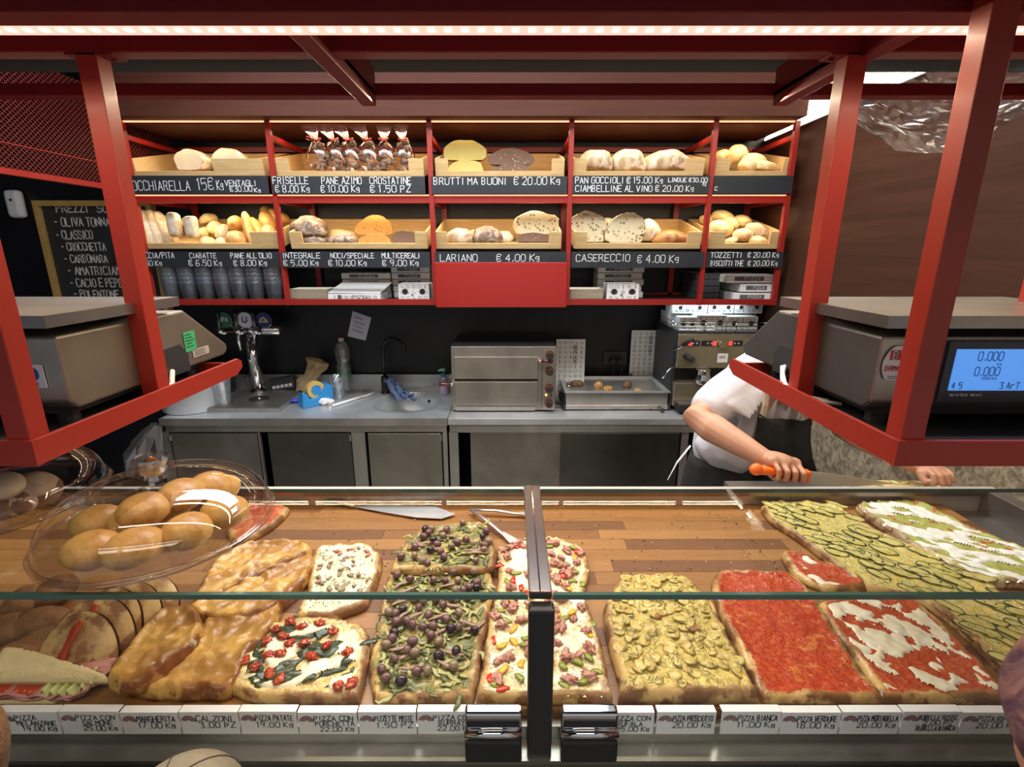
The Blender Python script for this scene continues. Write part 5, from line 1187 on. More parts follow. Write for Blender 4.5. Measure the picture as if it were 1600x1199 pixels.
def slab(poly_px, z0, thick, mat, name='pizza', label=None, cat='pizza', group=None, rim=.007, lump=.0035, n=150, rings=20, seed=0, jag=.003, parent=None, tilt=0, ztop=None, ymin=.607):
    """irregular flat bake: outline lies on the board, puffed rim, bumpy top; stores the distance to the rim"""
    zt = z0 + (thick if ztop is None else ztop)
    P = resample([atz(x, y, zt).to_2d().to_3d() for x, y in poly_px], n)
    for i, p in enumerate(P):
        P[i] = p + Vector((noise.noise(Vector((i * .22, seed, 0))), noise.noise(Vector((i * .22, seed, 9))), 0)) * jag + Vector((noise.noise(Vector((i * .9, seed, 3))), noise.noise(Vector((i * .9, seed, 5))), 0)) * jag * .5
    for p in P: p.y = max(p.y, ymin + .001 * noise.noise(p * 60))
    c = sum(P, Vector()) / n
    base = Vector((c.x, c.y, z0))
    vs = []; ed = []
    def h(p, d):
        e_ = min(1, d / .010); prof = math.sqrt(max(0, 1 - (1 - e_) ** 2))
        bump = rim * math.exp(-((d - .010) / .008) ** 2) * (.6 + .8 * noise.noise(p * 30 + Vector((seed, 0, 0))))
        return z0 + thick * (.25 + .75 * prof) + bump + lump * noise.noise(p * 55 + Vector((0, seed, 0))) * e_ + lump * .25 * noise.noise(p * 95) * e_
    for p in P: vs.append(Vector((p.x, p.y, z0 + .0005))); ed.append(0)
    for k in range(rings):
        r = 1 - (k / rings) ** 1.35 if k else 1.0
        for p in P:
            q = c + (p - c) * r
            dd = 9
            if k:
                d0 = (p - c).length * (1 - r)
                dd = d0
            vs.append(q); ed.append(dd if k else 0)
    # true distance to the outline (coarse)
    PP = P[::2]
    for i in range(n, len(vs)):
        q = vs[i]
        if i >= 2 * n:
            m_ = min((q.x - a.x) ** 2 + (q.y - a.y) ** 2 for a in PP) ** .5; ed[i] = min(m_, ed[i] * 1.0 if ed[i] < .004 else m_)
        q.z = h(Vector((q.x, q.y, 0)), ed[i]) if i >= 2 * n else z0 + thick * .45
    vs.append(Vector((c.x, c.y, h(c, .05)))); ed.append(.05)
    if tilt:
        for q in vs: q.z += (q.y - .607) * tilt
    fs = [(k * n + j, k * n + (j + 1) % n, (k + 1) * n + (j + 1) % n, (k + 1) * n + j) for k in range(rings) for j in range(n)]
    fs += [(rings * n + j, rings * n + (j + 1) % n, len(vs) - 1) for j in range(n)]
    fs += [tuple(range(n - 1, -1, -1))]
    mb = MB().add(vs, fs)
    if parent is None and label:
        root = thing(name, label, cat, base, group)
        o = mb.build('baked_base', mat, root, smooth=True)
    else:
        root = parent; o = mb.build(name, mat, parent, smooth=True)
    at_ = o.data.attributes.new('edge', 'FLOAT', 'POINT'); at_.data.foreach_set('value', ed)
    return root, P, h
def inside(poly, p):
    r = False; j = len(poly) - 1
    for i in range(len(poly)):
        a, b_ = poly[i], poly[j]
        if (a.y > p.y) != (b_.y > p.y) and p.x < (b_.x - a.x) * (p.y - a.y) / (b_.y - a.y) + a.x: r = not r
        j = i
    return r
def scatter(P, n, margin, seed, mind=0.0):
    g = random.Random(seed); xs = [p.x for p in P]; ys = [p.y for p in P]; out = []; t_ = 0
    while len(out) < n and t_ < 8000:
        t_ += 1; p = Vector((g.uniform(min(xs), max(xs)), g.uniform(min(ys), max(ys)), 0))
        if not inside(P, p) or min((p - q).length for q in P[::3]) < margin: continue
        if mind and any((p - o).length < mind for o in out): continue
        out.append(p)
    return out
PC, PB = (.66, .43, .16), (.20, .085, .03)
DOUGH = (.70, .55, .28)
BT = BZ + .0008
# 1 red pizza
m = pizza_mat('tomato_pizza', PC, PB, [((.42, .038, .012), (.55, .095, .022), 50, .26, .08, .2), ((.66, .22, .05), (.54, .11, .03), 34, .60, .05, .3), ((.66, .10, .04), (.5, .04, .015), 120, .56, .05, .5)], rough=.22)
slab([(1112, 906), (1130, 892), (1220, 893), (1250, 905), (1292, 962), (1336, 1032), (1392, 1124), (1222, 1124), (1162, 1030), (1122, 952)], BT, .012, m, label='long pizza covered in plain red tomato sauce', seed=1)
# 2 red with mozzarella
m = pizza_mat('tomato_mozzarella_pizza', PC, PB, [((.42, .04, .013), (.56, .11, .03), 60, .25, .08, .3), ((.5, .05, .015), (.64, .16, .04), 120, .52, .05, .4)], rough=.3)
MOZZ = M('melted_mozzarella', (.80, .72, .50), .35, col2=(.84, .79, .62), nscale=40, bump=.25, sss=.1)
def cheese(root, P, h, n, seed, size=(.012, .026), name='cheese_patch', mat=None, stretch=2.0, ang=0, margin=.016, lift=.0015, mind=.02):
    g = random.Random(seed)
    for i, p in enumerate(scatter(P, n, margin, seed, mind)):
        r = g.uniform(*size); k = 26; a0 = ang + g.uniform(-.5, .5); vs = []
        z = h(p, .05) 
        rr = [r * (1 + .55 * noise.noise(Vector((cos(2 * pi * j / k) * 1.6, sin(2 * pi * j / k) * 1.6, seed + i * 2.3)))) for j in range(k)]
        for (f, dz) in ((1.0, -.001), (.93, .0012), (.7, .0024), (.35, .003)):
            for j in range(k):
                a = 2 * pi * j / k; x, y = cos(a) * rr[j] * f * stretch ** .5, sin(a) * rr[j] * f / stretch ** .5
                q = Vector((p.x + x * cos(a0) - y * sin(a0), p.y + x * sin(a0) + y * cos(a0), 0))
                vs.append(Vector((q.x, q.y, h(q, .05) + lift * .5 + dz)))
        vs.append(Vector((p.x, p.y, z + lift * .5 + .003)))
        mb = MB().add(vs, [(a * k + j, a * k + (j + 1) % k, (a + 1) * k + (j + 1) % k, (a + 1) * k + j) for a in range(3) for j in range(k)] + [(3 * k + j, 3 * k + (j + 1) % k, 4 * k) for j in range(k)])
        mb.build(name, mat or MOZZ, root, smooth=True)
def islands(root, P, h, name, mat, sc=28, th=.12, seed=0, ang=0, stretch=1.0, margin=.012, cell=.0024, lift=.003, minc=8, kind=None):
    """patches where a noise field is high: each patch its own piece, thinning out into the sauce at its edge"""
    xs = [p.x for p in P]; ys = [p.y for p in P]; nx = int((max(xs) - min(xs)) / cell) + 1; ny = int((max(ys) - min(ys)) / cell) + 1
    Q = P[::3]; val = {}
    for i in range(nx + 1):
        for j in range(ny + 1):
            p = Vector((min(xs) + i * cell, min(ys) + j * cell, 0))
            x = p.x * cos(ang) + p.y * sin(ang); y = -p.x * sin(ang) + p.y * cos(ang)
            f = noise.noise(Vector((x * sc / stretch, y * sc * stretch ** .3, seed * 7.3))) + .45 * noise.noise(Vector((x * sc * 2.6 / stretch, y * sc * 2.6, seed))) - th
            if f < -.08 or not inside(P, p): continue
            m_ = min((p.x - q.x) ** 2 + (p.y - q.y) ** 2 for q in Q) ** .5 - margin
            if m_ < -.002: continue
            f = min(f, m_ * 25)
            if f > -.08: val[(i, j)] = (f, p)
    seen = set(); made = []
    cells = {(i, j) for (i, j) in val if (i + 1, j) in val and (i, j + 1) in val and (i + 1, j + 1) in val}
    for c0 in sorted(cells):
        if c0 in seen: continue
        st, comp = [c0], []; seen.add(c0)
        while st:
            c_ = st.pop(); comp.append(c_)
            for d_ in ((1, 0), (-1, 0), (0, 1), (0, -1)):
                k = (c_[0] + d_[0], c_[1] + d_[1])
                if k in cells and k not in seen: seen.add(k); st.append(k)
        if len(comp) < minc: continue
        idx = {}; vs = []; fs = []
        for (i, j) in comp:
            q = []
            for k in ((i, j), (i + 1, j), (i + 1, j + 1), (i, j + 1)):
                if k not in idx:
                    f, p = val[k]; idx[k] = len(vs)
                    vs.append(Vector((p.x, p.y, h(p, .05) + lift * max(-1.6, min(1, (f - .0) * 9)) + .0004 * noise.noise(p * 300))))
                q.append(idx[k])
            fs.append(tuple(q))
        made.append((vs, fs))
    made.sort(key=lambda t: -len(t[0]))
    for vs, fs in made[:60]: MB().add(vs, fs).build(name, mat, root, smooth=True)
r, P, h = slab([(1287, 938), (1350, 930), (1420, 934), (1462, 964), (1522, 1024), (1578, 1080), (1606, 1124), (1414, 1124), (1345, 1040), (1285, 960)], BT, .012, m, label='red pizza with large white mozzarella patches', seed=2)
islands(r, P, h, 'mozzarella_patch', MOZZ, 40, -.06, 5, ang=2.2, stretch=1.5)
# small red slice with cheese
r, P, h = slab([(1222, 862), (1262, 868), (1330, 893), (1356, 919), (1290, 921), (1238, 893)], BT, .012, m, label='triangular red slice with white cheese behind the tomato pizza', seed=3, rings=10, n=90)
islands(r, P, h, 'mozzarella_patch', MOZZ, 20, -.05, 8, ang=-.5, stretch=1.5, margin=.008)
# potato
m = pizza_mat('potato_pizza', PC, PB, [((.66, .53, .14), (.58, .42, .09), 30, .34, .06, .3), ((.74, .64, .24), (.52, .34, .08), 75, .50, .05, .4), ((.30, .13, .03), (.46, .25, .06), 34, .66, .05, .2)], rough=.5)
POT = M('potato_slice', (.62, .50, .15), .4, col2=(.42, .28, .06), nscale=70, bump=.4)
HERB = M('rosemary', (.11, .12, .03), .7); HERBG = M('parsley', (.06, .16, .03), .7)
def discs(root, P, h, n, seed, r0, mat, name, margin=.014, tilt=.25, ratio=.8, mind=.0, maxn=300, zoff=.002, arc=False):
    g = random.Random(seed)
    for i, p in enumerate(scatter(P, n, margin, seed, mind)):
        r = r0 * g.uniform(.75, 1.2); z = h(p, .05); k = 14; m3 = Euler((g.uniform(-tilt, tilt), g.uniform(-tilt, tilt), g.random() * 6)).to_matrix()
        vs = []
        for (f, dz) in ((1, -.0012), (1, .0006), (.8, .0012)):
            for j in range(k):
                a = 2 * pi * j / k; vs.append(Vector((p.x, p.y, z + zoff)) + m3 @ Vector((cos(a) * r * f, sin(a) * r * ratio * f, dz + .0015 * sin(a * 2 + i))))
        MB().add(vs, [(a * k + j, a * k + (j + 1) % k, (a + 1) * k + (j + 1) % k, (a + 1) * k + j) for a in range(2) for j in range(k)] + [tuple(range(2 * k, 3 * k))]).build(name, mat, root, smooth=True)
def sprigs(root, P, h, n, seed, L, w, mat, name, margin=.014, zoff=.003, curl=.5):
    g = random.Random(seed); mb = MB()
    for p in scatter(P, n, margin, seed):
        a = g.random() * 6.3; l = L * g.uniform(.4, 1.3); pts = []
        q = p.copy()
        for k in range(3): pts.append(Vector((q.x, q.y, h(q, .05) + zoff + (k == 1) * .001))); q = q + Vector((cos(a), sin(a), 0)) * l / 2; a += g.uniform(-curl, curl)
        mb.tube(pts, [w, w * .9, w * .4], 4, flat=.6)
    return tag(mb.build(name, mat, root), kind='stuff')
r, P, h = slab([(943, 948), (965, 905), (990, 897), (1050, 896), (1080, 905), (1115, 940), (1135, 985), (1162, 1032), (1190, 1088), (1184, 1094), (1100, 1096), (976, 1098), (968, 1055), (952, 1000)], BT, .024, m, label='thick potato pizza strewn with rosemary', seed=4, rim=.004, lump=.005)
discs(r, P, h, 150, 11, .0115, POT, 'potato_slice', tilt=.13)
sprigs(r, P, h, 300, 12, .012, .0007, HERB, 'rosemary_needles', zoff=.0055)
for k, pz_ in enumerate(((1085, 982), (1028, 962), (1064, 978))):
    q = atz(*pz_, BT + .03); MB().blob((q.x, q.y, h(q, .05) + .003), (.010, .006, .003), (0, 0, k), .4, 3, k, 2).build('crisp_potato', M('crisped', (.30, .12, .04), .5), r, smooth=True)
# courgette pizza
m = pizza_mat('courgette_pizza', PC, PB, [((.66, .56, .20), (.70, .50, .10), 26, .30, .06, .2), ((.46, .40, .07), (.74, .66, .32), 60, .52, .05, .3), ((.10, .14, .03), (.20, .20, .05), 120, .66, .03, .2)], rough=.4)
r, P, h = slab([(1190, 790), (1240, 784), (1300, 788), (1340, 813), (1420, 851), (1520, 891), (1566, 926), (1610, 955), (1670, 1000), (1700, 1080), (1640, 1105), (1590, 1072), (1540, 1020), (1480, 964), (1430, 934), (1355, 918), (1290, 872), (1248, 840), (1208, 815)], BT, .014, m, label='long yellow courgette pizza with thin green rimmed slices', seed=5, rings=26)
t_ = NT('courgette_slice'); v_ = t_.coord(); 
t_.put(t_.b, 'Base Color', t_.mix(t_.step(t_.noise(v_, 70, 4), .38, .62), (.64, .55, .20), (.50, .42, .10))); t_.b.inputs['Roughness'].default_value = .35; t_.bump(t_.noise(v_, 90, 3), .3); COUR = t_.m
SKIN_G = M('courgette_skin', (.035, .055, .015), .45)
g = random.Random(9)
for i, p in enumerate(scatter(P, 80, .012, 21, .0145)):
    k = 20; a0 = -.75 + g.uniform(-.35, .35); L_, W_ = g.uniform(.022, .034), g.uniform(.010, .013); bend = g.uniform(-.5, .5)
    def pt(f, a, dz):
        x, y = cos(a) * L_ * f, sin(a) * W_ * f + bend * (cos(a) * f) ** 2 * .008
        q = Vector((p.x + x * cos(a0) - y * sin(a0), p.y + x * sin(a0) + y * cos(a0), 0)); return Vector((q.x, q.y, h(q, .05) + .002 + dz + .001 * ((i % 4) / 2)))
    vs = [pt(f, 2 * pi * j / k, dz) for f, dz in ((1, -.001), (1, .0006), (.82, .0008)) for j in range(k)]
    mb = MB().add(vs, [(a * k + j, a * k + (j + 1) % k, (a + 1) * k + (j + 1) % k, (a + 1) * k + j) for a in range(2) for j in range(k)] + [tuple(range(2 * k, 3 * k))])
    sl = mb.build('courgette_slice', COUR, r, smooth=True)
    MB().tube([pt(1.0, 2 * pi * j / k, .0006) for j in range(-1, k - 3)], .0010, 5).build('green_rind', SKIN_G, sl, smooth=True)
sprigs(r, P, h, 300, 22, .003, .0007, HERBG, 'chopped_parsley', zoff=.0045)
# green sauce and stracciatella pizza
m = pizza_mat('pesto_pizza', (.66, .50, .26), PB, [((.34, .36, .07), (.44, .45, .12), 24, .30, .07, .2), ((.42, .06, .02), (.5, .12, .04), 36, .62, .03, .2)], rough=.4)
r, P, h = slab([(1338, 790), (1390, 783), (1440, 784), (1520, 826), (1600, 856), (1690, 898), (1700, 935), (1600, 913), (1540, 908), (1480, 882), (1410, 842)], BT, .016, m, label='long pizza with green sauce and white cream at the far right', seed=6)
islands(r, P, h, 'cream_streak', M('white_cream', (.88, .86, .78), .35, col2=(.82, .80, .72), nscale=60, bump=.3), 34, .03, 31, ang=-.55, stretch=3.0, margin=.008)
# mortadella & pepper pizza behind the centre post
m = pizza_mat('white_sausage_pizza', PC, PB, [((.70, .58, .27), (.78, .70, .44), 20, .34, .06, .3), ((.80, .74, .52), (.62, .42, .14), 42, .50, .05, .5)], rough=.3)
r, P, h = slab([(776, 862), (800, 848), (850, 838), (905, 852), (920, 880), (916, 930), (936, 990), (950, 1050), (960, 1110), (950, 1121), (870, 1124), (752, 1120), (750, 1060), (762, 980), (778, 900)], BT, .014, m, label='white pizza with sausage and peppers behind the centre post', seed=7)
SAUS = M('sausage_pink', (.42, .15, .12), .45, col2=(.56, .30, .22), nscale=120, bump=.4)
PEPR, PEPG, PEPY = M('red_pepper', (.62, .035, .012), .2), M('green_pepper', (.24, .28, .03), .25), M('yellow_pepper', (.74, .42, .02), .25)
g = random.Random(4)
for i, p in enumerate(scatter(P, 60, .014, 41, .012)):
    MB().blob((p.x, p.y, h(p, .05) + .004), (g.uniform(.008, .014), g.uniform(.006, .009), .006), (g.uniform(-.4, .4), 0, g.random() * 6), 1.1, 2.2, i, 3).build('sausage_piece', SAUS, r, smooth=True)
for i, p in enumerate(scatter(P, 56, .012, 42, .012)):
    a = g.random() * 6.3; pts = []; q = p.copy()
    for k in range(5): pts.append(Vector((q.x, q.y, h(q, .05) + .004))); q += Vector((cos(a), sin(a), 0)) * .0055; a += g.uniform(-.2, .7)
    MB().tube(pts, [.002, .005, .006, .005, .002], 8, flat=.4).build('pepper_strip', (PEPG, PEPY, PEPR, PEPG)[i % 4], r, smooth=True)
sprigs(r, P, h, 200, 43, .002, .0006, HERBG, 'chopped_parsley', zoff=.003)
islands(r, P, h, 'mozzarella_patch', MOZZ, 26, .05, 44, lift=.003)
# olive, anchovy and escarole pizzas
OLV = [M('olive_mauve', (.11, .045, .055), .22, col2=(.20, .11, .10), nscale=70), M('olive_brown', (.20, .13, .09), .25, col2=(.28, .20, .13), nscale=70), M('olive_black', (.03, .015, .025), .15)]
ANCH = M('anchovy', (.28, .15, .11), .35, col2=(.38, .24, .18), nscale=120, bump=.3)
ESC = [M('escarole_dark', (.085, .10, .03), .4, col2=(.16, .17, .05), nscale=60), M('escarole_pale', (.42, .40, .15), .4, col2=(.32, .32, .10), nscale=60)]
mo = pizza_mat('escarole_pizza', PC, PB, [((.50, .38, .12), (.34, .28, .08), 30, .32, .06, .3), ((.13, .14, .045), (.26, .23, .07), 40, .48, .05, .6)], rough=.3)
def olive_top(r, P, h, nol, nan, nes, seed):
    g = random.Random(seed)
    for i, p in enumerate(scatter(P, nes, .010, seed + 1, .006)):
        a = g.random() * 6.3; pts = []; q = p.copy()
        for k in range(6): pts.append(Vector((q.x, q.y, h(q, .05) + .0025 + .0015 * sin(k * 2 + i)))); q += Vector((cos(a), sin(a), 0)) * .006; a += g.uniform(-.8, .8)
        MB().tube(pts, [.001, .0035, .005, .004, .003, .001], 6, flat=.35).build('escarole_leaf', ESC[i % 2], r, smooth=True)
    for i, p in enumerate(scatter(P, nan, .014, seed + 2, .018)):
        a = .3 + g.uniform(-.6, .6) + (pi if g.random() < .5 else 0); pts = []; q = p.copy()
        for k in range(8): pts.append(Vector((q.x, q.y, h(q, .05) + .006))); q += Vector((cos(a), sin(a), 0)) * .0065; a += g.uniform(-.35, .35)
        if not inside(P, q): continue
        MB().tube(pts, [.0015, .0032, .0042, .0042, .004, .0034, .0024, .001], 7, flat=.45).build('anchovy', ANCH, r, smooth=True)
    for i, p in enumerate(scatter(P, nol, .012, seed + 3, .013)):
        a = g.random() * 6.3; rr = g.uniform(.0072, .0088); z = h(p, .05) + .009
        mb = MB().blob((p.x, p.y, z), (rr * 1.18, rr, rr * .95), (g.uniform(-.4, .4), 0, a), .06, 1, i, 2)
        o = mb.build('olive', OLV[(0, 1, 0, 2, 1, 0, 0)[i % 7]], r, smooth=True)
r, P, h = slab([(612, 893), (690, 888), (762, 888), (770, 930), (757, 1000), (747, 1060), (737, 1095), (700, 1110), (610, 1110), (584, 1090), (576, 1040), (590, 970)], BT, .012, mo, label='long pizza of olives, anchovies and escarole', seed=8)
olive_top(r, P, h, 56, 30, 190, 50)
r, P, h = slab([(612, 884), (630, 850), (655, 830), (690, 820), (755, 818), (772, 845), (770, 888), (690, 892), (616, 892)], BT + .014, .012, mo, label='cut end of the olive pizza lying on its far edge', seed=9, rings=12, n=110)
olive_top(r, P, h, 26, 14, 70, 60)
# small mozzarella & mushroom pizza
m = pizza_mat('mushroom_pizza', PC, PB, [((.74, .68, .42), (.80, .74, .52), 26, .32, .06, .3), ((.20, .17, .07), (.34, .24, .14), 44, .60, .04, .3)], rough=.35)
r, P, h = slab([(500, 853), (540, 850), (580, 851), (597, 870), (590, 905), (570, 945), (522, 962), (470, 966), (463, 957), (480, 920), (487, 872)], BT, .014, m, label='small rounded pizza with mozzarella and mushroom pieces', seed=10, n=110, rings=14)
MUSH = M('mushroom', (.26, .19, .12), .5, col2=(.36, .27, .19), nscale=90); g = random.Random(6)
for i, p in enumerate(scatter(P, 30, .014, 71, .010)):
    MB().blob((p.x, p.y, h(p, .05) + .003), (g.uniform(.005, .010), .004, .003), (0, 0, g.random() * 6), .5, 3, i, 2).build('mushroom_piece', (MUSH, SAUS, MUSH)[i % 3], r, smooth=True)
sprigs(r, P, h, 120, 72, .004, .0008, HERBG, 'chopped_parsley', zoff=.003)
islands(r, P, h, 'mozzarella_patch', MOZZ, 40, .12, 73, lift=.003)
# spinach and cherry tomato
m = pizza_mat('spinach_pizza', PC, PB, [((.72, .58, .22), (.78, .70, .42), 26, .32, .06, .3), ((.56, .34, .09), (.70, .52, .18), 40, .54, .04, .4)], rough=.35)
r, P, h = slab([(455, 967), (420, 975), (398, 990), (380, 1015), (360, 1070), (366, 1080), (400, 1092), (450, 1101), (545, 1106), (566, 1075), (579, 1000), (562, 975), (510, 964)], BT, .014, m, label='square pizza with dark spinach and cherry tomatoes', seed=11)
SPIN = M('cooked_spinach', (.018, .035, .014), .3, col2=(.05, .07, .03), nscale=60, bump=.4); TOM = M('cherry_tomato', (.36, .025, .01), .15, col2=(.50, .09, .03), nscale=80, bump=.3)
g = random.Random(8)
islands(r, P, h, 'spinach_patch', SPIN, 30, -.04, 80, ang=.4, stretch=1.6, lift=.004, margin=.018)
for i, p in enumerate(scatter(P, 12, .018, 81, .02)):
    a = .5 + g.uniform(-.6, .6); pts = []; q = p.copy()
    for k in range(6): pts.append(Vector((q.x, q.y, h(q, .05) + .003 + .001 * sin(k + i)))); q += Vector((cos(a), sin(a), 0)) * .0065; a += g.uniform(-.6, .6)
    MB().tube(pts, [.001, .005, .008, .006, .007, .001], 8, flat=.3).build('spinach_leaf', SPIN, r, smooth=True)
islands(r, P, h, 'mozzarella_patch', MOZZ, 38, .04, 82, ang=.4, stretch=1.8, lift=.0055, margin=.016)
for i, p in enumerate(scatter(P, 20, .014, 83, .018)):
    MB().blob((p.x, p.y, h(p, .05) + .006), (g.uniform(.008, .011), .0075, .0045), (g.uniform(-.3, .3), 0, g.random() * 6), .8, 2.2, i, 3).build('cherry_tomato', TOM, r, smooth=True)
# stuffed focaccia
m = pizza_mat('focaccia_top', (.66, .38, .10), (.20, .065, .02), [((.70, .42, .11), (.46, .18, .04), 34, .38, .08, .3), ((.76, .58, .24), (.68, .44, .13), 30, .52, .05, .3), ((.17, .055, .02), (.30, .10, .03), 30, .555, .04, .5)], rim=.0, rough=.25)
FILL = M('pork_filling', (.42, .28, .21), .6, col2=(.60, .47, .34), nscale=120, bump=.6, bdist=.004)
gf = 'pieces of golden stuffed focaccia'
FO = [([(300, 937), (318, 900), (340, 872), (385, 848), (440, 842), (478, 845), (486, 858), (440, 884), (370, 914), (318, 940)], .0, .026, 'blistered golden focaccia piece furthest back with pink filling at its tip'),
      ([(292, 950), (330, 925), (400, 898), (484, 864), (490, 880), (478, 905), (445, 938), (405, 962), (340, 965)], .0, .022, 'blistered golden focaccia piece just in front of the furthest one'),
      ([(165, 1055), (196, 1010), (235, 965), (262, 948), (302, 945), (318, 975), (300, 1003), (250, 1045), (200, 1072)], .016, .024, 'focaccia corner folded over and showing its grey pink filling'),
      ([(170, 1062), (240, 1030), (300, 1000), (325, 965), (400, 958), (440, 938), (428, 975), (390, 1018), (362, 1074), (300, 1080), (230, 1078)], .0, .022, 'large golden focaccia piece nearest the price cards')]
for i, (pl, dz, th, lab) in enumerate(FO):
    r, P, h = slab(pl, BT + dz, th, m, name='stuffed_focaccia', label=lab, cat='focaccia', group=gf, seed=20 + i, rim=.006, lump=.006, jag=.004, n=120, rings=16)
    if i in (0, 2):
        a, b_ = ((415, 900), (480, 862)) if i == 0 else ((205, 1066), (306, 1002))
        p, q = atz(*a, BT + dz + th * .6), atz(*b_, BT + dz + th * .6); mb = MB(); g = random.Random(i)
        for k in range(26): mb.blob(p.lerp(q, k / 25) + Vector((0, g.uniform(-.006, .002), g.uniform(-.004, .005))), (.009, .006, .006), (g.random() * 3, 0, g.random() * 3), .5, 3, k, 1)
        tag(mb.build('pork_filling', FILL, r, smooth=True), kind='stuff')
# slice under the dome
m = pizza_mat('tomato_pizza_dark', PC, PB, [((.45, .05, .02), (.55, .12, .03), 30, .40, .08, .1)], rough=.35)
slab([(362, 846), (352, 815), (378, 792), (430, 788), (452, 794), (430, 818), (396, 838)], BT, .014, m, label='red topped pizza end behind the glass dome', seed=31, n=90, rings=10)
# calzoni: folded half moons leaning on one another
CZM = pizza_mat('calzone_skin', (.68, .46, .19), (.28, .12, .04), [((.70, .49, .22), (.60, .36, .12), 20, .40, .1, .1), ((.52, .27, .08), (.40, .18, .05), 14, .60, .06, .1)], rim=0, rough=.5)
SAU = M('tomato_streak', (.45, .05, .015), .35)
def calzone(cx, cy, w, hgt, label, tilt, seed, streak=True, d=None):
    n = 40; mb = MB(); vs = []; base = atz(cx, cy, BT)
    wr, hr = w / 2, hgt
    m3 = Euler((tilt, 0, .10 * (seed % 3 - 1))).to_matrix()
    rows = 10
    for sgn in (1, -1):
        for k in range(rows + 1):
            f = 1 - k / rows
            for j in range(n + 1):
                a = pi * j / n; x, z = cos(a) * wr * f, sin(a) * hr * f
                dm = 1 - f; puff = .019 * math.sqrt(max(0, 1 - f ** 2)) + .003 * math.exp(-((1 - f) / .08) ** 2)
                nz_ = noise.noise(Vector((x * 30, z * 30, seed))) * .004 * min(1, dm * 4)
                vs.append(Vector((x, -sgn * (puff + nz_), z)))
    R_ = (rows + 1) * (n + 1)
    fs = [(s_ * R_ + k * (n + 1) + j, s_ * R_ + k * (n + 1) + j + 1, s_ * R_ + (k + 1) * (n + 1) + j + 1, s_ * R_ + (k + 1) * (n + 1) + j) for s_ in (0, 1) for k in range(rows) for j in range(n)]
    mb.add([base + m3 @ v for v in vs], fs)
    r = thing('calzone', label, 'calzone', base, 'folded calzoni leaning in a row')
    mb.build('folded_dough', CZM, r, smooth=True)
    if streak:
        pts = [base + m3 @ Vector((x * wr, -.0215 - .001 * (z < .5), z * hr)) for x, z in ((.12, .86), (.02, .7), (-.06, .5), (-.10, .3), (-.14, .12))]
        MB().tube(pts, [.008, .014, .010, .013, .008], 10, flat=.3).build('tomato_streak', SAU, r, smooth=True)
for i, (cx, cy, w, hg, lab, st) in enumerate(((116, 1052, .142, .092, 'calzone nearest the sandwich, streaked with tomato', True), (140, 1025, .145, .092, 'second calzone in the row, red sauce on its top edge', True), (158, 1003, .145, .088, 'third calzone in the row, brown blistered', False), (190, 985, .14, .082, 'calzone partly behind the focaccia, dark blistered', False), (222, 960, .13, .070, 'calzone furthest back against the focaccia', False))):
    calzone(cx, cy, w, hg, lab, -.55 - .05 * i, i + 1, st)
# brown bread rolls at the left end
BRN = crust('wholemeal_crust', (.27, .125, .045), (.19, .08, .028), (.12, .05, .018), 34, .75)
for i, (px, py, rx, ry) in enumerate(((12, 985, .042, .033), (60, 975, .048, .033), (20, 1032, .046, .036), (62, 1010, .045, .034), (-40, 1010, .045, .035), (85, 925, .045, .033), (40, 940, .042, .032))):
    p = atz(px, py, BT + .024)
    mb = MB().blob((p.x, p.y, BT + .0235), (rx, ry, .025), (0, 0, .3 * i), .08, 1.3, i, 3)
    tag(mb.build('brown_roll', BRN, None, smooth=True), ['brown roll at the left edge of the picture behind the sandwich', 'brown roll touching the row of calzoni', 'brown roll just behind the sandwich bread', 'brown roll between the sandwich and the first calzone', 'brown roll beyond the left edge of the picture', 'reddish roll under the near rim of the glass dome', 'brown roll left of the dome rim'][i], 'bread', 'brown rolls at the left end of the board')
# sandwich
SW = crust('focaccia_white', (.76, .62, .32), (.70, .53, .24), (.55, .36, .14), 7, .6, .5, .8)
r = thing('sandwich', 'big white bread sandwich with ham, tomato and lettuce at the left', 'sandwich', atz(70, 1090, BT))
sp = [(-60, 1060), (-10, 1022), (8, 1007), (60, 1012), (120, 1026), (166, 1040), (164, 1052), (120, 1076), (70, 1096), (20, 1100), (-50, 1100)]
slab([(x, y + 8) for x, y in sp], BT + .016, .016, SW, name='top_bread', parent=r, seed=41, rim=.002, lump=.002, jag=.002, n=100, rings=12, tilt=.36, ztop=.030, ymin=.623)
slab([(x * .98 + 2, y + 2) for x, y in sp], BT, .010, SW, name='bottom_bread', parent=r, seed=42, rim=.001, lump=.002, n=100, rings=10)
def frill(path, z, w, mat, name, seed, th=.0015, wave=.006, fr=18):
    P = [atz(x, y, z) for x, y in path]
    for q_ in P: q_.y = max(q_.y, .622)
    mb = MB(); n = 60; vs = []
    for i in range(n):
        f = i / (n - 1) * (len(P) - 1); k = min(int(f), len(P) - 2); p = P[k].lerp(P[k + 1], f - k); tg = (P[k + 1] - P[k]).normalized(); nr = Vector((tg.y, -tg.x, 0))
        for j in range(5):
            u = j / 4; vs.append(p + nr * (u - .7) * w * (1 + .3 * noise.noise(Vector((i * .2, seed, 0)))) + Vector((0, 0, wave * u * sin(i * fr / n * 2 * pi / 3 + seed) + .002 * noise.noise(Vector((i, j, seed))) - .004 * u + max(0, p.y - .607) * .30)))
    mb.add(vs, [(i * 5 + j, (i + 1) * 5 + j, (i + 1) * 5 + j + 1, i * 5 + j + 1) for i in range(n - 1) for j in range(4)])
    o = mb.build(name, mat, r, smooth=True); md = o.modifiers.new('thick', 'SOLIDIFY'); md.thickness = th
    return o
HAM = M('ham_pink', (.52, .20, .17), .35, col2=(.62, .30, .24), nscale=30); HAMD = M('ham_edge', (.30, .09, .06), .4)
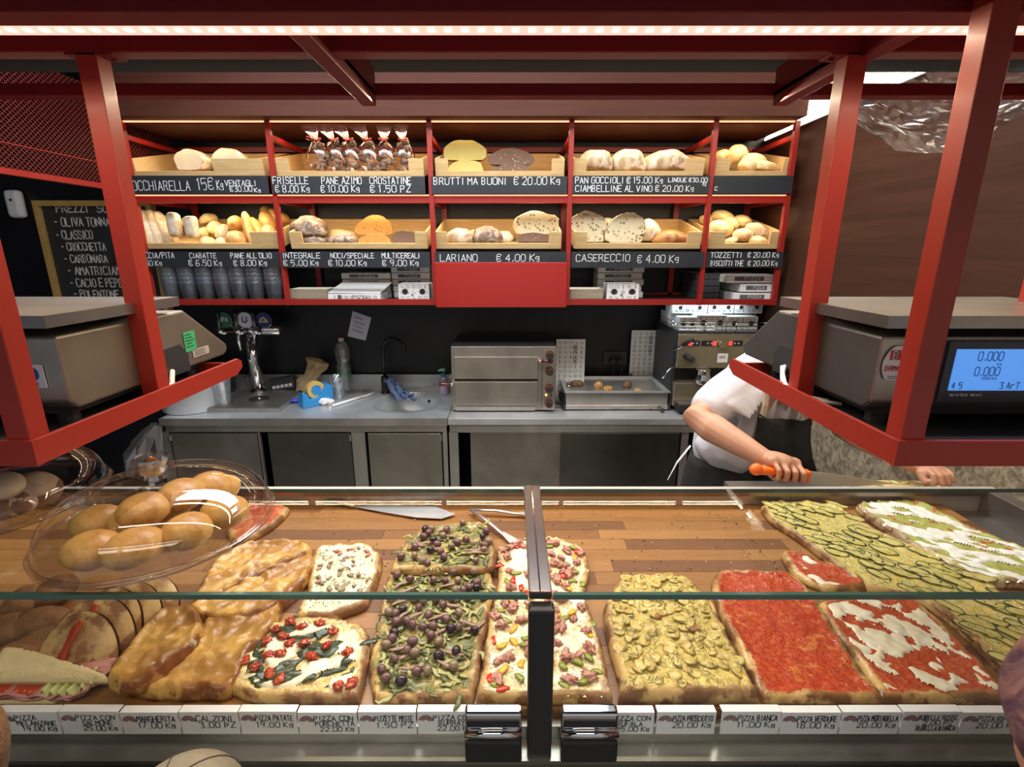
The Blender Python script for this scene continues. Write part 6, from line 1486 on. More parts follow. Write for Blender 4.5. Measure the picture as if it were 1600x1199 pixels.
edge_ = [(-55, 1104), (20, 1104), (70, 1100), (120, 1082), (160, 1058), (168, 1044)]
frill(edge_, BT + .011, .05, HAM, 'ham_slice', 1, .003, .002)
frill([(x, y + 1) for x, y in edge_], BT + .0135, .048, HAMD, 'ham_slice', 2, .002, .002)
frill([(x, y - 1) for x, y in edge_], BT + .016, .05, HAM, 'ham_slice', 3, .002, .003)
frill([(40, 1100), (75, 1094), (110, 1084), (150, 1064)], BT + .020, .045, M('lettuce', (.52, .56, .16), .35, col2=(.66, .68, .32), nscale=30), 'lettuce_leaf', 4, .0012, .006)
frill([(-40, 1100), (10, 1101), (40, 1098)], BT + .018, .035, M('tomato_slice', (.55, .06, .02), .25), 'tomato_slice', 5, .004, .001)
# knife, tongs, straws, crumbs
p = [atz(x, y, BT + .004) for x, y in ((552, 793), (600, 790), (680, 793), (712, 805), (690, 812), (650, 810), (600, 802))]
t = thing('chef_knife', 'wide bladed knife lying at the back of the board', 'knife', p[3])
MB().prism(p, (0, 0, .0016)).build('blade', STEELH, t)
hdl = atz(553, 792, BT + .006); MB().tube([hdl, hdl + Vector((-.03, .012, .004)), hdl + Vector((-.08, .018, .004))], [.006, .008, .008], 10, flat=.7).build('handle', STEEL, t, smooth=True)
t = thing('serving_tongs', 'steel serving tongs lying beside the olive pizza', 'tongs', atz(765, 815, BT))
A0 = atz(735, 797, BT + .012)
for k, (ex, ey) in enumerate(((803, 848), (835, 806))):
    B0 = atz(ex, ey, BT + .006); M0 = A0.lerp(B0, .75)
    o = MB().tube([A0, A0.lerp(B0, .4) + Vector((0, 0, .004)), M0, B0], [.005, .006, .006, .006], 8, flat=.5).build('arm', STEEL, t, smooth=True)
    d_ = (B0 - M0).normalized(); s_ = Vector((-d_.y, d_.x, 0)) * .012
    MB().prism([M0 + s_ * .4, B0 + s_ - Vector((0, 0, 0)), B0 + d_ * .01, B0 - s_, M0 - s_ * .4], (0, 0, .003)).build('grip_end', STEELH, t)
for k, (a, b_, nm) in enumerate((((1139, 772), (1160, 796), 'white paper straw end leaning at the back edge of the board'), ((1167, 803), (1174, 811), 'tiny white scrap near the straw end'))):
    p, q = atz(*a, BT + .020 if k == 0 else BT + .004), atz(*b_, BT + .004)
    tag(MB().tube([p, q], .0035 if k == 0 else .003, 8).build('paper_straw' if k == 0 else 'paper_scrap', CARD, None, smooth=False), nm, 'straw' if k == 0 else 'paper')
g = random.Random(12); mb = MB()
for i in range(420):
    x, y = g.uniform(420, 1300), g.uniform(795, 905)
    p = atz(x, y, BT); s_ = g.choice((.0008, .001, .0016)); mb.blob((p.x, p.y, BT + s_ * .6), (s_ * 1.4, s_, s_ * .7), (0, 0, g.random() * 6), 0, 1, 0, 1); mb.mi[-80:] = [g.choice((0, 0, 1))] * 80
o = mb.build('crumbs', [M('dark_crumb', (.10, .05, .02), .8), M('pale_crumb', (.70, .55, .36), .8)], None)
tag(o, 'scattered bread crumbs on the empty part of the wooden board', 'crumbs', kind='stuff')
# ---------------------------------------------------------------- price cards
CT = [(-95, 0, ['PIZZA', 'ROSSA', '12.00 Kg']), (0, 94, ['PIZZA', 'MELANZANE', '19.00 Kg']), (95, 189, ['PIZZA CON', 'SALMONE', '25.00 Kg']), (190, 281, ['MARGHERITA', '17.00 Kg']), (282, 374, ['CALZONI', '3.00 PZ']), (375, 465, ['PIZZA PATATE', '19.00 Kg']), (466, 559, ['PIZZA CON', 'PORCHETTA', '22.00 Kg']), (560, 651, ['PIZZETTE MISTE', '1.50 PZ']), (652, 743, ['PIZZA CON', 'BURRATA', '22.00 Kg']),
      (930, 1022, ['PIZZA CON', 'BUFALA', '25.00 Kg']), (1025, 1118, ['PIZZA PROSCIUTTO', '20.00 Kg']), (1126, 1219, ['PIZZA BIANCA', '11.00 Kg']), (1219, 1312, ['PIZZA VERDURE', '18.00 Kg']), (1313, 1406, ['PIZZA MORTADELLA', '20.00 Kg']), (1407, 1499, ['BUBELLE ROSSE', '2.00 PZ', 'BUBELLA BIANCA']), (1500, 1596, ['PIZZA RIPIENA', '20.00 Kg']), (1597, 1690, ['PIZZA', '15.00 Kg'])]
yC = .5845
for i, (a, b_, ls_) in enumerate(CT):
    x0 = ray(a + .7, 1132)[0] * yC; x1 = ray(b_ - .7, 1132)[0] * yC; z0 = E - .6945; z1 = E - .6545 + .0008 * (i % 3)
    t = thing('price_card', 'white price card reading %s' % ' '.join(ls_), 'price card', ((x0 + x1) / 2, yC, z0), 'white handwritten price cards')
    MB().box(x0, x1, yC, yC + .002, z0, z1).build('card_front', CARD, t)
    MB().box(x0, x1, yC + .002, yC + .012, z1 - .002, z1).build('card_fold', CARD, t)
    # maroon fan emblem
    cx, cz_ = x0 + .0125, z1 - .017; mb = MB()
    for k in range(4):
        r0, r1 = .003 + k * .0022, .0045 + k * .0022
        for j in range(6):
            a0, a1 = pi * (.05 + .16 * j), pi * (.05 + .16 * (j + 1))
            mb.add([(cx - cos(a0) * r0, yC - .0004, cz_ + sin(a0) * r0), (cx - cos(a0) * r1, yC - .0004, cz_ + sin(a0) * r1), (cx - cos(a1) * r1, yC - .0004, cz_ + sin(a1) * r1), (cx - cos(a1) * r0, yC - .0004, cz_ + sin(a1) * r0)], [(0, 1, 2, 3)])
    mb.build('maroon_emblem', MAROON, t)
    nL = len(ls_); hh = .0082 if nL == 3 else .0098
    for j, s_ in enumerate(ls_):
        zz = z1 - .0045 - (j + 1) * hh * 1.22
        w = min((x1 - x0) - .027, len(s_) * hh * .80); xo = x0 + .0235 + (.008 if j and len(ls_[0]) > 8 else .0) + (.006 * j if len(ls_[0]) <= 8 else .0)
        xo = min(xo, x1 - .003 - w)
        fit(s_, (xo, yC - .0005, zz), (1, 0, 0), (0, 0, 1), hh, w, .0013, INK, t, jit=.5, seed=i * 5 + j)
# ---------------------------------------------------------------- glass domes with buns
DG = thin_glass('dome_glass', (.94, .92, .91), base=.065, edgeamt=1.1, rough=.03)
def dome(c, rad, label, hgt=.095):
    t = thing('cake_dome', label, 'cake dome', c)
    x, y, z = c
    MB().lathe([(.001, .001), (.07, .001), (.075, .006), (.03, .012), (.03, .010)], c, 40).build('plate_foot', DG, t, smooth=True)
    MB().lathe([(.001, .012), (rad * .9, .012), (rad, .016), (rad + .002, .019), (rad, .022), (rad * .92, .018), (.001, .017)], c, 72, wob=.006).build('glass_plate', DG, t, smooth=True)
    n = 20; pr = [(rad * .965, .020), (rad * .972, .026)] + [(rad * .96 * math.cos(a) ** .75, .026 + (hgt - .026) * math.sin(a) ** .9) for a in [pi / 2 * k / n for k in range(1, n)]] + [(.016, hgt)]
    MB().lathe(pr, c, 72).build('glass_cover', DG, t, smooth=True)
    MB().lathe([(rad * .968, .0195), (rad * .988, .0195), (rad * .988, .0245), (rad * .968, .0245), (rad * .968, .0195)], c, 72, wob=.003).build('cover_rim', DG, t, smooth=True)
    KN = thin_glass('knob_glass', (.86, .86, .88), base=.25, edgeamt=.6, rough=.05)
    MB().lathe([(.014, hgt - .001), (.012, hgt + .008), (.017, hgt + .012), (.026, hgt + .034), (.025, hgt + .038), (.001, hgt + .038)], c, 12).build('knob', KN, t)
    MB().lathe([(.001, hgt + .030), (.010, hgt + .032), (.001, hgt + .0385)], c, 12).build('knob_core', M('amber_core', (.45, .16, .04), .2), t, smooth=True)
    return t
d1 = Vector((-.560, .722, GZ + .0005))
dome(d1, .163, 'clear glass cake dome full of round golden buns on the glass top')
BUN = crust('bun_top', (.60, .38, .12), (.46, .23, .055), (.32, .13, .03), 16, .35, .40, .62)
RAIS = M('raisin', (.05, .02, .01), .3)
gbn = 'round golden buns under the glass dome'
BN = ['near left', 'near centre', 'near right', 'left middle', 'centre', 'right middle', 'far left', 'far centre', 'far right']
bi = 0
zf = d1.z + .0205
for i, (px, py, up_) in enumerate(((135, 862, 0), (212, 852, 0), (292, 828, 0), (152, 815, 0), (210, 812, 0), (262, 790, 0), (350, 798, 0), (340, 762, 0), (283, 772, .022), (327, 760, .012), (225, 795, .02), (185, 880, -.0))):
    rr = .036 if i != 11 else .034
    p = atz(px, py, zf + .026 + up_)
    dx, dy = p.x - d1.x, p.y - d1.y; L_ = math.hypot(dx, dy); mx_ = .163 * .93 - rr - (.02 if up_ else 0)
    if L_ > mx_: p.x, p.y = d1.x + dx * mx_ / L_, d1.y + dy * mx_ / L_
    labs = ['palest golden bun nearest the viewer at the left under the dome', 'large golden bun at the near centre under the dome', 'golden bun with a dark raisin at the near right under the dome', 'golden bun at the left side, behind the palest one', 'golden bun in the middle of the dome', 'golden bun right of the middle under the dome', 'golden bun furthest right under the dome', 'golden bun at the far right behind the furthest right one', 'golden bun resting on top of the others below the knob', 'golden bun leaning high at the far side', 'golden bun lying on top just left of the middle', 'golden bun lowest at the near rim of the dome']
    t = thing('golden_bun', labs[i], 'bun', (p.x, p.y, zf + up_), gbn)
    MB().blob((p.x, p.y, zf + up_ + .0235), (rr, rr * .95, .0245), (0, 0, i), .07, 1.2, i, 3).build('bun_body', BUN, t, smooth=True)
    if i in (0, 1, 2, 4, 8): MB().blob((p.x + .012, p.y - .020, zf + up_ + .038), (.003, .0025, .002), (0, 0, 0), .2, 2, i, 1).build('raisin', RAIS, t, smooth=True)
d2 = Vector((-.925, .80, GZ + .0005))
dome(d2, .175, 'glass cake dome of dark chocolate chip buns at the left edge', .10)
CHB = crust('choc_bun', (.30, .17, .10), (.20, .10, .06), (.07, .03, .02), 9, .4, .35, .65)
CHW = crust('pale_choc_bun', (.60, .50, .38), (.42, .28, .18), (.10, .05, .03), 9, .4, .45, .75)
g2_ = 'chocolate chip buns under the left edge dome'
for i, (px, py, up_, m_) in enumerate(((15, 775, .03, 1), (60, 762, .012, 1), (72, 802, .0, 1), (20, 815, .0, 0), (20, 850, .0, 1), (100, 770, .0, 0), (35, 790, .0, 0), (-30, 800, 0, 0))):
    p = atz(px, py, zf + .026 + up_); dx, dy = p.x - d2.x, p.y - d2.y; L_ = math.hypot(dx, dy); mx_ = .12
    if L_ > mx_: p.x, p.y = d2.x + dx * mx_ / L_, d2.y + dy * mx_ / L_
    t = thing('chocolate_bun', ['pale bun topped with sugar, highest under the left edge dome', 'pale oval bun behind the high one under the left edge dome', 'pale bun with two chocolate chips at the right of the left edge dome', 'dark bun at the left in the middle of the left edge dome', 'pale bun lowest at the left edge of the picture', 'dark bun at the far right of the left edge dome', 'dark bun between the pale ones', 'dark bun beyond the picture edge'][i], 'bun', (p.x, p.y, zf + up_), g2_)
    MB().blob((p.x, p.y, zf + up_ + .0235), (.036, .032, .0245), (0, 0, i), .1, 1.3, i + 5, 3).build('bun_body', CHW if m_ else CHB, t, smooth=True)
    g = random.Random(i)
    for k in range(4): MB().blob((p.x + g.uniform(-.02, .02), p.y - .018 + g.uniform(-.008, .01), zf + up_ + .040), (.0038, .0035, .003), (0, 0, 0), .2, 2, i, 1).build('chocolate_chip', RAIS, t, smooth=True)
# dome at the right edge with brown pastry
d3 = Vector((1.11, .90, GZ + .0005))
d3 = Vector((1.12, .80, GZ + .0005))
dome(d3, .15, 'glass cake dome with a brown glazed cake at the right edge', .085)
t = thing('glazed_cake', 'brown glazed cake under the right edge dome', 'cake', (d3.x, d3.y, zf), None)
MB().lathe([(.001, 0), (.10, 0), (.105, .02), (.095, .036), (.001, .04)], (d3.x, d3.y, zf), 40, wob=.012).build('cake_body', crust('cake_glaze', (.42, .17, .05), (.30, .10, .03), (.12, .04, .02), 12, .2), t, smooth=True)
for k in range(12): MB().blob((d3.x + cos(k * .52) * .075, d3.y + sin(k * .52) * .075, zf + .043), (.016, .014, .009), (0, 0, k), .2, 2, k, 2).build('chocolate_rosette', CHB, t, smooth=True)
# ---------------------------------------------------------------- people
SKIN = M('skin', (.56, .30, .19), .5, col2=(.50, .25, .155), nscale=16, sss=.12, bump=.15, bscale=160, bdist=.001)
SHIRT = M('white_cotton', (.62, .61, .65), .85, col2=(.57, .56, .61), nscale=5, bump=.12, bscale=14, bdist=.012)
APRON = M('black_cotton', (.010, .011, .012), .85, col2=(.017, .018, .019), nscale=30, bump=.2)
TROU = M('dark_trousers', (.022, .025, .03), .8)
HAIRD = M('dark_hair', (.02, .013, .01), .5, col2=(.05, .03, .02), nscale=60, stretch=(8, 8, 1))
def capsule(mb, pts, rad, n=14, flat=1.0):
    """tapered limb with rounded ends"""
    pts = [Vector(p) for p in pts]; P, R_ = [], []
    d0 = (pts[0] - pts[1]).normalized(); d1_ = (pts[-1] - pts[-2]).normalized()
    for a in (85, 60, 30): P.append(pts[0] + d0 * rad[0] * sin(R(a))); R_.append(rad[0] * cos(R(a)))
    P += pts; R_ += rad
    for a in (30, 60, 85): P.append(pts[-1] + d1_ * rad[-1] * sin(R(a))); R_.append(rad[-1] * cos(R(a)))
    return mb.tube(P, R_, n, flat=flat)
def organic(mb, name, mat, parent, vox=.005, smooth=6, f=.6):
    o = mb.build(name, mat, parent, smooth=True)
    r = o.modifiers.new('remesh', 'REMESH'); r.mode = 'VOXEL'; r.voxel_size = vox; r.use_smooth_shade = True
    s = o.modifiers.new('smooth', 'SMOOTH'); s.iterations = smooth; s.factor = f
    return o
def head(mb, c, yaw=0, pitch=0, s=1.0):
    m = Matrix.Translation(Vector(c)) @ Euler((pitch, 0, yaw)).to_matrix().to_4x4()
    w = lambda x, y, z: m @ Vector((x * s, y * s, z * s))
    e = (pitch, 0, yaw)
    mb.blob(w(0, .01, .03), (.076 * s, .094 * s, .090 * s), e, 0, 1, 0, 3)
    mb.blob(w(0, -.022, -.035), (.060 * s, .066 * s, .078 * s), e, 0, 1, 0, 3)
    mb.blob(w(0, -.055, -.085), (.028 * s, .026 * s, .024 * s), e, 0, 1, 0, 2)
    mb.blob(w(0, -.094, -.014), (.012 * s, .018 * s, .024 * s), e, 0, 1, 0, 2)
    mb.blob(w(0, -.088, -.052), (.024 * s, .010 * s, .007 * s), e, 0, 1, 0, 2)
    mb.blob(w(0, -.084, .022), (.05 * s, .012 * s, .010 * s), e, 0, 1, 0, 2)
    for sx in (-1, 1): mb.blob(w(sx * .078, .012, -.004), (.009 * s, .018 * s, .030 * s), e, 0, 1, 0, 2)
    return w
# --- the baker behind the case
dT = 1.66
tx = .815
pv = Vector((tx, dT, 0))
by = thing('person', 'person behind the case in white T-shirt and black apron, cutting with an orange handled knife', 'person', (tx, dT, 0))
mb = MB()
SH_R, EL_R, WR_R = at(1158, 600, 1.62), at(1088, 655, 1.50), at(1192, 716, 1.325)
SH_L, EL_L, WR_L = at(1292, 604, 1.60), at(1322, 668, 1.52), at(1436, 728, 1.345)
hd = at(1262, 574, 1.48)
w = head(mb, hd, 0, -.5, .95)
capsule(mb, [(tx + .03, dT - .01, 1.30), hd + Vector((0, .03, -.06))], [.060, .055])
capsule(mb, [(tx, dT, .98), (tx, dT, 1.15), (tx + .01, dT - .01, 1.27)], [.10, .11, .10])
for S, EL, WR in ((SH_R, EL_R, WR_R), (SH_L, EL_L, WR_L)):
    capsule(mb, [S, S.lerp(EL, .5), EL, EL.lerp(WR, .25), EL.lerp(WR, .6), WR], [.055, .050, .044, .046, .038, .028])
# right hand closed round the handle
hA, hB = at(1180, 734, 1.265), at(1262, 745, 1.285)
ax_ = (hB - hA).normalized(); U = Vector((0, 0, 1)); F_ = ax_.cross(U).normalized()
if F_.y > 0: F_ = -F_
kn = []
for i in range(4):
    q = hA.lerp(hB, .36 + i * .155); rr = (.0088, .0092, .0090, .0078)[3 - i]
    K = q + U * .026 - F_ * (.010)
    pts = [K - F_ * .035 + U * .002, K, q + F_ * .021 + U * .013, q + F_ * .019 - U * .012, q - F_ * .002 - U * .020]
    capsule(mb, pts, [rr, rr * 1.06, rr, rr * .92, rr * .85], 12); kn.append(K)
pm = (kn[0] + kn[3]) / 2
capsule(mb, [WR_R, WR_R.lerp(pm, .5) + U * .003, pm - F_ * .012], [.028, .031, .030], flat=.75)
capsule(mb, [WR_R.lerp(pm, .5), kn[0] - F_ * .006], [.022, .018]); capsule(mb, [WR_R.lerp(pm, .6), kn[3] - F_ * .010], [.022, .017])
capsule(mb, [WR_R + (pm - WR_R) * .35 - U * .008, hA.lerp(hB, .30) - F_ * .026 - U * .006, hA.lerp(hB, .42) - F_ * .008 - U * .020, hA.lerp(hB, .55) + F_ * .004 - U * .024], [.014, .012, .010, .009], 12)
# left hand resting its fingertips on the cut piece
pl_ = at(1455, 733, 1.315)
capsule(mb, [WR_L, WR_L.lerp(pl_, .5), pl_], [.028, .032, .030], flat=.7)
for i in range(4):
    q = pl_ + Vector((-.026 + i * .018, -.018, .004)); ln = (.9, 1.0, .95, .75)[i]; rr = (.0085, .009, .0085, .0075)[i]
    capsule(mb, [pl_ + Vector((-.018 + i * .012, .012, .002)), q, q + Vector((.0, -.026 * ln, -.006)), q + Vector((.001, -.038 * ln, -.030 * ln))], [rr * 1.1, rr, rr * .95, rr * .8], 12)
capsule(mb, [WR_L.lerp(pl_, .6), pl_ + Vector((-.040, -.012, -.008)), pl_ + Vector((-.038, -.035, -.026))], [.014, .0115, .009], 12)
organic(mb, 'body', SKIN, by, .0042, 5)
mb = MB()
for sx in (-1, 1):
    mb.blob(w(sx * .031, -.078, .010), (.011, .008, .006), (0, 0, 0), 0, 1, 0, 2)
mb.build('eyes', M('eye_dark', (.03, .02, .015), .2), by, smooth=True)
mb = MB().blob(w(0, .022, .045), (.084, .094, .088), (-.5, 0, 0), .05, 3, 1, 3)
mb.build('hair', HAIRD, by, smooth=True)
# shirt
mb = MB()
capsule(mb, [(tx - .005, dT + .01, 1.03), (tx, dT + .005, 1.14), (tx + .01, dT - .005, 1.21), (tx + .02, dT, 1.27)], [.165, .165, .160, .120], 24, flat=.66)
capsule(mb, [SH_R + Vector((.01, 0, 0)), (tx + .02, dT, 1.30), SH_L], [.062, .078, .062], 16)
capsule(mb, [SH_R, SH_R.lerp(EL_R, .35), SH_R.lerp(EL_R, .66)], [.070, .072, .066], 18)
capsule(mb, [SH_L, SH_L.lerp(EL_L, .35), SH_L.lerp(EL_L, .66)], [.070, .072, .066], 18)
# loose hem spilling over the apron string, and folds
mb.blob((tx - .075, dT - .055, 1.055), (.115, .09, .075), (0, .35, 0), .15, 2, 3, 3)
for k in range(7):
    a = SH_R.lerp(EL_R, .15 + k * .075) + Vector((.02, -.060, .015)); capsule(mb, [a + Vector((-.045, .015, .02)), a, a + Vector((.07, .0, -.02 - k * .004))], [.006, .009, .005], 8)
for k in range(6):
    a = Vector((tx - .12 + k * .05, dT - .108, 1.18)); capsule(mb, [a + Vector((.01, .0, .09)), a, a + Vector((-.015, -.005, -.10))], [.005, .010, .006], 8)
organic(mb, 'shirt', SHIRT, by, .006, 5)
# apron: bib, skirt, straps, ties
mb = MB(); vs = []; n = 18
for i, (z, hw, dy) in enumerate(((.42, .24, .16), (.70, .22, .16), (.92, .195, .150), (1.00, .182, .140), (1.035, .175, .134))):
    for j in range(n + 1):
        a = pi * (-.12 + 1.24 * j / n); vs.append(Vector((tx + cos(a) * hw, dT - sin(a) * dy - .004 * sin(j * 2.6) * (1.1 - z), z + (.02 * cos(a) if z > .99 else 0))))
mb.add(vs, [(i * (n + 1) + j, i * (n + 1) + j + 1, (i + 1) * (n + 1) + j + 1, (i + 1) * (n + 1) + j) for i in range(4) for j in range(n)])
o = mb.build('apron_skirt', APRON, by, smooth=True); md = o.modifiers.new('thick', 'SOLIDIFY'); md.thickness = .004
mb = MB(); vs = []; n = 12
rows_ = ((1.0, .05, .15), (1.08, .055, .115), (1.15, .060, .095), (1.205, .065, .085), (1.222, .068, .08))
for i, (z, l_, r_) in enumerate(rows_):
    for j in range(n + 1):
        u = j / n; x = -l_ + (l_ + r_) * u; sag = .03 * (4 * u * (1 - u)) * (1 if i == len(rows_) - 1 else .4 if i == len(rows_) - 2 else 0)
        vs.append(Vector((tx + .03 + x, dT - .150 + .35 * x * x + .012 * sin(u * 7 + i) - (.03 if u > .8 else 0), z - sag)))
mb.add(vs, [(i * (n + 1) + j, i * (n + 1) + j + 1, (i + 1) * (n + 1) + j + 1, (i + 1) * (n + 1) + j) for i in range(len(rows_) - 1) for j in range(n)])
o = mb.build('apron_bib', APRON, by, smooth=True); md = o.modifiers.new('thick', 'SOLIDIFY'); md.thickness = .004
STRAP = M('tan_strap', (.36, .29, .22), .7)
p0, p1 = Vector((tx - .025, dT - .158, 1.205)), Vector((tx - .005, dT - .125, 1.28))
MB().tube([p0, p0.lerp(p1, .5) + Vector((0, -.006, 0)), p1, (tx + .02, dT - .08, 1.33)], [.012, .012, .012, .010], 6, flat=.25).build('neck_strap', STRAP, by)
p0, p1 = Vector((tx + .110, dT - .160, 1.20)), Vector((tx + .10, dT - .120, 1.28))
MB().tube([p0, p0.lerp(p1, .5), p1], [.012, .012, .010], 6, flat=.25).build('neck_strap', STRAP, by)
MB().blob(p0 + Vector((-.006, -.012, -.006)), (.012, .005, .016), (0, 0, 0), .3, 2, 1, 2).build('strap_buckle', M('buckle', (.35, .33, .30), .4, .8), by, smooth=True)
a, b_ = at(1079, 697, 1.60), at(1043, 751, 1.60)
MB().tube([a, a.lerp(b_, .5) + Vector((-.006, 0, .004)), b_], [.007, .006, .002], 6, flat=.3).build('apron_tie', M('white_tape', (.72, .72, .70), .8), by)
mb = MB()
for sx in (-1, 1): capsule(mb, [(tx + sx * .085, dT + .02, .92), (tx + sx * .095, dT + .02, .50), (tx + sx * .10, dT + .03, .11)], [.10, .075, .058], 16)
capsule(mb, [(tx - .06, dT + .02, .96), (tx + .06, dT + .02, .96)], [.115, .115], 16)
organic(mb, 'trousers', TROU, by, .012, 3)
for sx in (-1, 1): MB().blob((tx + sx * .10, dT - .03, .045), (.05, .13, .055), (0, 0, 0), 0, 1, 0, 3, flat=-.7).build('shoe', RUBBER, by, smooth=True)
# knife in the hand
ORG = M('orange_plastic', (.95, .16, .015), .35, sss=.05)
t = thing('pizza_knife', 'long bladed knife with bright orange handle held in the right hand', 'knife', hA)
h_ = MB(); h_.blob(hA + ax_ * .004, (.019, .016, .017), (0, 0, 0), .05, 1, 1, 3); h_.tube([hA, hA.lerp(hB, .25), hA.lerp(hB, .8)], [.015, .012, .012], 14)
h_.build('handle', ORG, t, smooth=True)
MB().cbox(hA.lerp(hB, .915), (.030, .026, .036), (0, .10, .03)).build('guard', ORG, t, bevel=.006)
bE = at(1400, 757, 1.32); b0 = hB + ax_ * .0
BL = M('knife_blade', (.58, .54, .46), .35, .6)
MB().prism([b0 + U * .016, b0.lerp(bE, .5) + U * .010, bE, b0.lerp(bE, .5) - U * .020, b0 - U * .022], (0, .002, 0)).build('blade', BL, t)
# staff-side worktop with the piece being cut
stc = thing('staff_worktop', 'low steel worktop behind the display case where the food is cut', 'worktop', (1.0, 1.34, 0))
MB().box(.66, 1.36, 1.245, 1.43, BZ - .10, BZ - .03).build('top', STEEL, stc)
MB().box(.68, .72, 1.26, 1.40, 0, BZ - .10).box(1.30, 1.34, 1.26, 1.40, 0, BZ - .10).build('legs', STEEL, stc)
pc_ = thing('pizza_piece', 'piece of pale pizza under the cutting knife behind the case', 'pizza', (1.12, 1.33, BZ - .029))
MB().blob((1.12, 1.33, BZ - .012), (.17, .06, .017), (0, 0, .05), .12, 3, 5, 3, flat=-.8).build('baked_base', CR_Y, pc_, smooth=True)
g = random.Random(5)
for k in range(9): MB().blob((1.0 + k * .03, 1.32 + g.uniform(-.03, .03), BZ + .006), (.014, .007, .004), (0, 0, g.random() * 3), .5, 3, k, 2).build('lettuce_scrap', M('pale_green', (.55, .62, .25), .4), pc_, smooth=True)
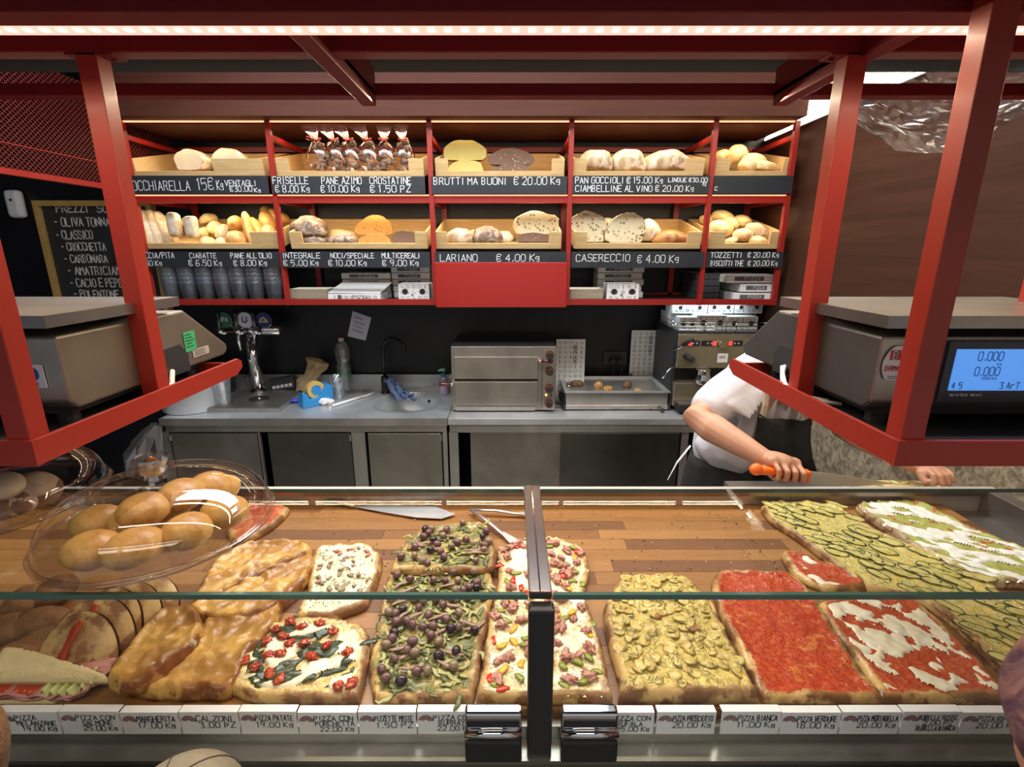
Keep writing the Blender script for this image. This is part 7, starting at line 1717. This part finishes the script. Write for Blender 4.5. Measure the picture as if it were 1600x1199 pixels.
# --- customers on this side of the case
def customer(x, y, ztop, label, shirtm, hairm, kind, s=1.0):
    c = thing('person', label, 'person', (x, y, 0)); mb = MB(); hc = Vector((x, y, ztop - .125 * s)); H = ztop
    w = head(mb, hc, pi, 0, s)
    capsule(mb, [(x, y, H - .30 * s), (x, y, H - .18 * s)], [.05 * s, .045 * s])
    capsule(mb, [(x, y, H * .48), (x, y, H * .62), (x, y, H - .33 * s)], [.085 * s, .080 * s, .085 * s], 18)
    for sx in (-1, 1):
        capsule(mb, [(x + sx * .105 * s, y, H - .32 * s), (x + sx * .11 * s, y, H * .60), (x + sx * .105 * s, y + .02, H * .46)], [.04 * s, .034 * s, .026 * s])
        q = Vector((x + sx * .12 * s, y + .02, H * .45))
        for i in range(4): capsule(mb, [q, q + Vector((0, -.02 + i * .013, -.05 * s)), q + Vector((-.004 * sx, -.022 + i * .014, -.085 * s))], [.011 * s, .0085 * s, .007 * s], 8)
        capsule(mb, [q, q + Vector((-.012 * sx, .03, -.04 * s))], [.011 * s, .008 * s], 8)
        capsule(mb, [(x + sx * .07 * s, y, H * .48), (x + sx * .075 * s, y, H * .27), (x + sx * .08 * s, y, .08)], [.075 * s, .055 * s, .04 * s])
    organic(mb, 'body', SKIN, c, .007, 4)
    mb = MB(); capsule(mb, [(x, y, H * .47), (x, y, H * .62), (x, y, H - .33 * s)], [.115 * s, .112 * s, .112 * s], 20, flat=.95)
    for sx in (-1, 1): capsule(mb, [(x + sx * .06, y, H - .31 * s), (x + sx * .10 * s, y, H - .33 * s), (x + sx * .108 * s, y, H * .56)], [.062 * s, .058 * s, .050 * s], 16)
    organic(mb, 'jumper', shirtm, c, .009, 4)
    mb = MB()
    for sx in (-1, 1): capsule(mb, [(x + sx * .07 * s, y, H * .46), (x + sx * .075 * s, y, H * .27), (x + sx * .08 * s, y, .10)], [.085 * s, .065 * s, .055 * s], 16)
    organic(mb, 'trousers', TROU, c, .012, 3)
    for sx in (-1, 1): MB().blob((x + sx * .08 * s, y + .04, .04), (.04 * s, .11 * s, .045), (0, 0, 0), 0, 1, 0, 3, flat=-.8).build('shoe', RUBBER, c, smooth=True)
    if kind == 'cap':
        cc = hc + Vector((0, -.01, .035 * s)); cp_ = MB()
        cp_.blob(cc + Vector((0, 0, .008)), (.084 * s, .100 * s, .088 * s), (0, 0, 0), 0, 1, 0, 4, flat=-.1)
        capm = M('beige_canvas', (.26, .23, .16), .85, col2=(.23, .20, .14), nscale=90, bump=.25); cpo = cp_.build('cap_crown', capm, c, smooth=True)
        for a in range(3):
            an = a * pi / 3
            MB().tube([cc + Vector((cos(an) * .0845 * s * cos(b), sin(an) * .1005 * s * cos(b), .008 + .0885 * s * sin(b))) for b in [pi * k / 20 for k in range(21)]], .0009, 5).build('cap_seam', M('seam_dark', (.10, .08, .06), .9), cpo)
    else:
        mb = MB(); mb.blob(hc + Vector((0, -.012, .035 * s)), (.108 * s, .118 * s, .100 * s), (0, 0, 0), .05, 2, 3, 4)
        capsule(mb, [hc + Vector((0, -.05, .0)), hc + Vector((0, -.075, -.12 * s)), hc + Vector((0, -.08, -.22 * s))], [.100 * s, .090 * s, .06 * s], 18)
        organic(mb, 'hair', hairm, c, .007, 3)
    return c
HB = M('brown_hair', (.11, .055, .03), .45, col2=(.24, .14, .08), nscale=30, stretch=(1, 9, 9), bump=.5)
customer(-.368, .41, 1.166, 'small person in a beige canvas cap at the bottom edge of the picture', M('grey_jumper', (.25, .25, .26), .9), None, 'cap', .85)
customer(-.612, .38, 1.285, 'small person with long brown hair at the bottom left corner', M('brown_jumper', (.16, .10, .07), .9), HB, 'hair', .82)
customer(.628, .395, 1.345, 'person with purple patterned scarf over the hair at the right edge', M('purple_knit', (.10, .05, .13), .9), M('purple_scarf', (.05, .02, .07), .6, col2=(.34, .18, .14), nscale=14, ndist=1.5, bump=.4), 'hair', 1.0)
# --- crumpled film hanging from the canopy at the right
mb = MB(); n1, n2 = 34, 22; vs = []
for i in range(n1):
    u = i / (n1 - 1); px = 1322 + u * 330
    top_y, bot_y = 112, 112 + 128 * (sin(pi * min(1, (.04 + .96 * u) ** .8)) ** .7 if u < .95 else .2) + 6 * noise.noise(Vector((u * 9, 0, 1)))
    for j in range(n2):
        v = j / (n2 - 1); p = at(px, top_y + (bot_y - top_y) * v, 1.175)
        k = noise.noise(Vector((u * 9, v * 6, 2))) * .030 + abs(noise.noise(Vector((u * 20, v * 15, 5)))) * .026
        p.y += k + .03 * sin(v * pi); vs.append(p)
mb.add(vs, [(i * n2 + j, (i + 1) * n2 + j, (i + 1) * n2 + j + 1, i * n2 + j + 1) for i in range(n1 - 1) for j in range(n2 - 1)])
o = mb.build('plastic_sheet', thin_glass('crinkled_sheet', (.86, .86, .86), base=.16, edgeamt=.8, rough=.16, milk=.08), None, smooth=False)
tag(o, 'crumpled clear plastic sheet hanging over the red beam at the top right', 'plastic sheet')
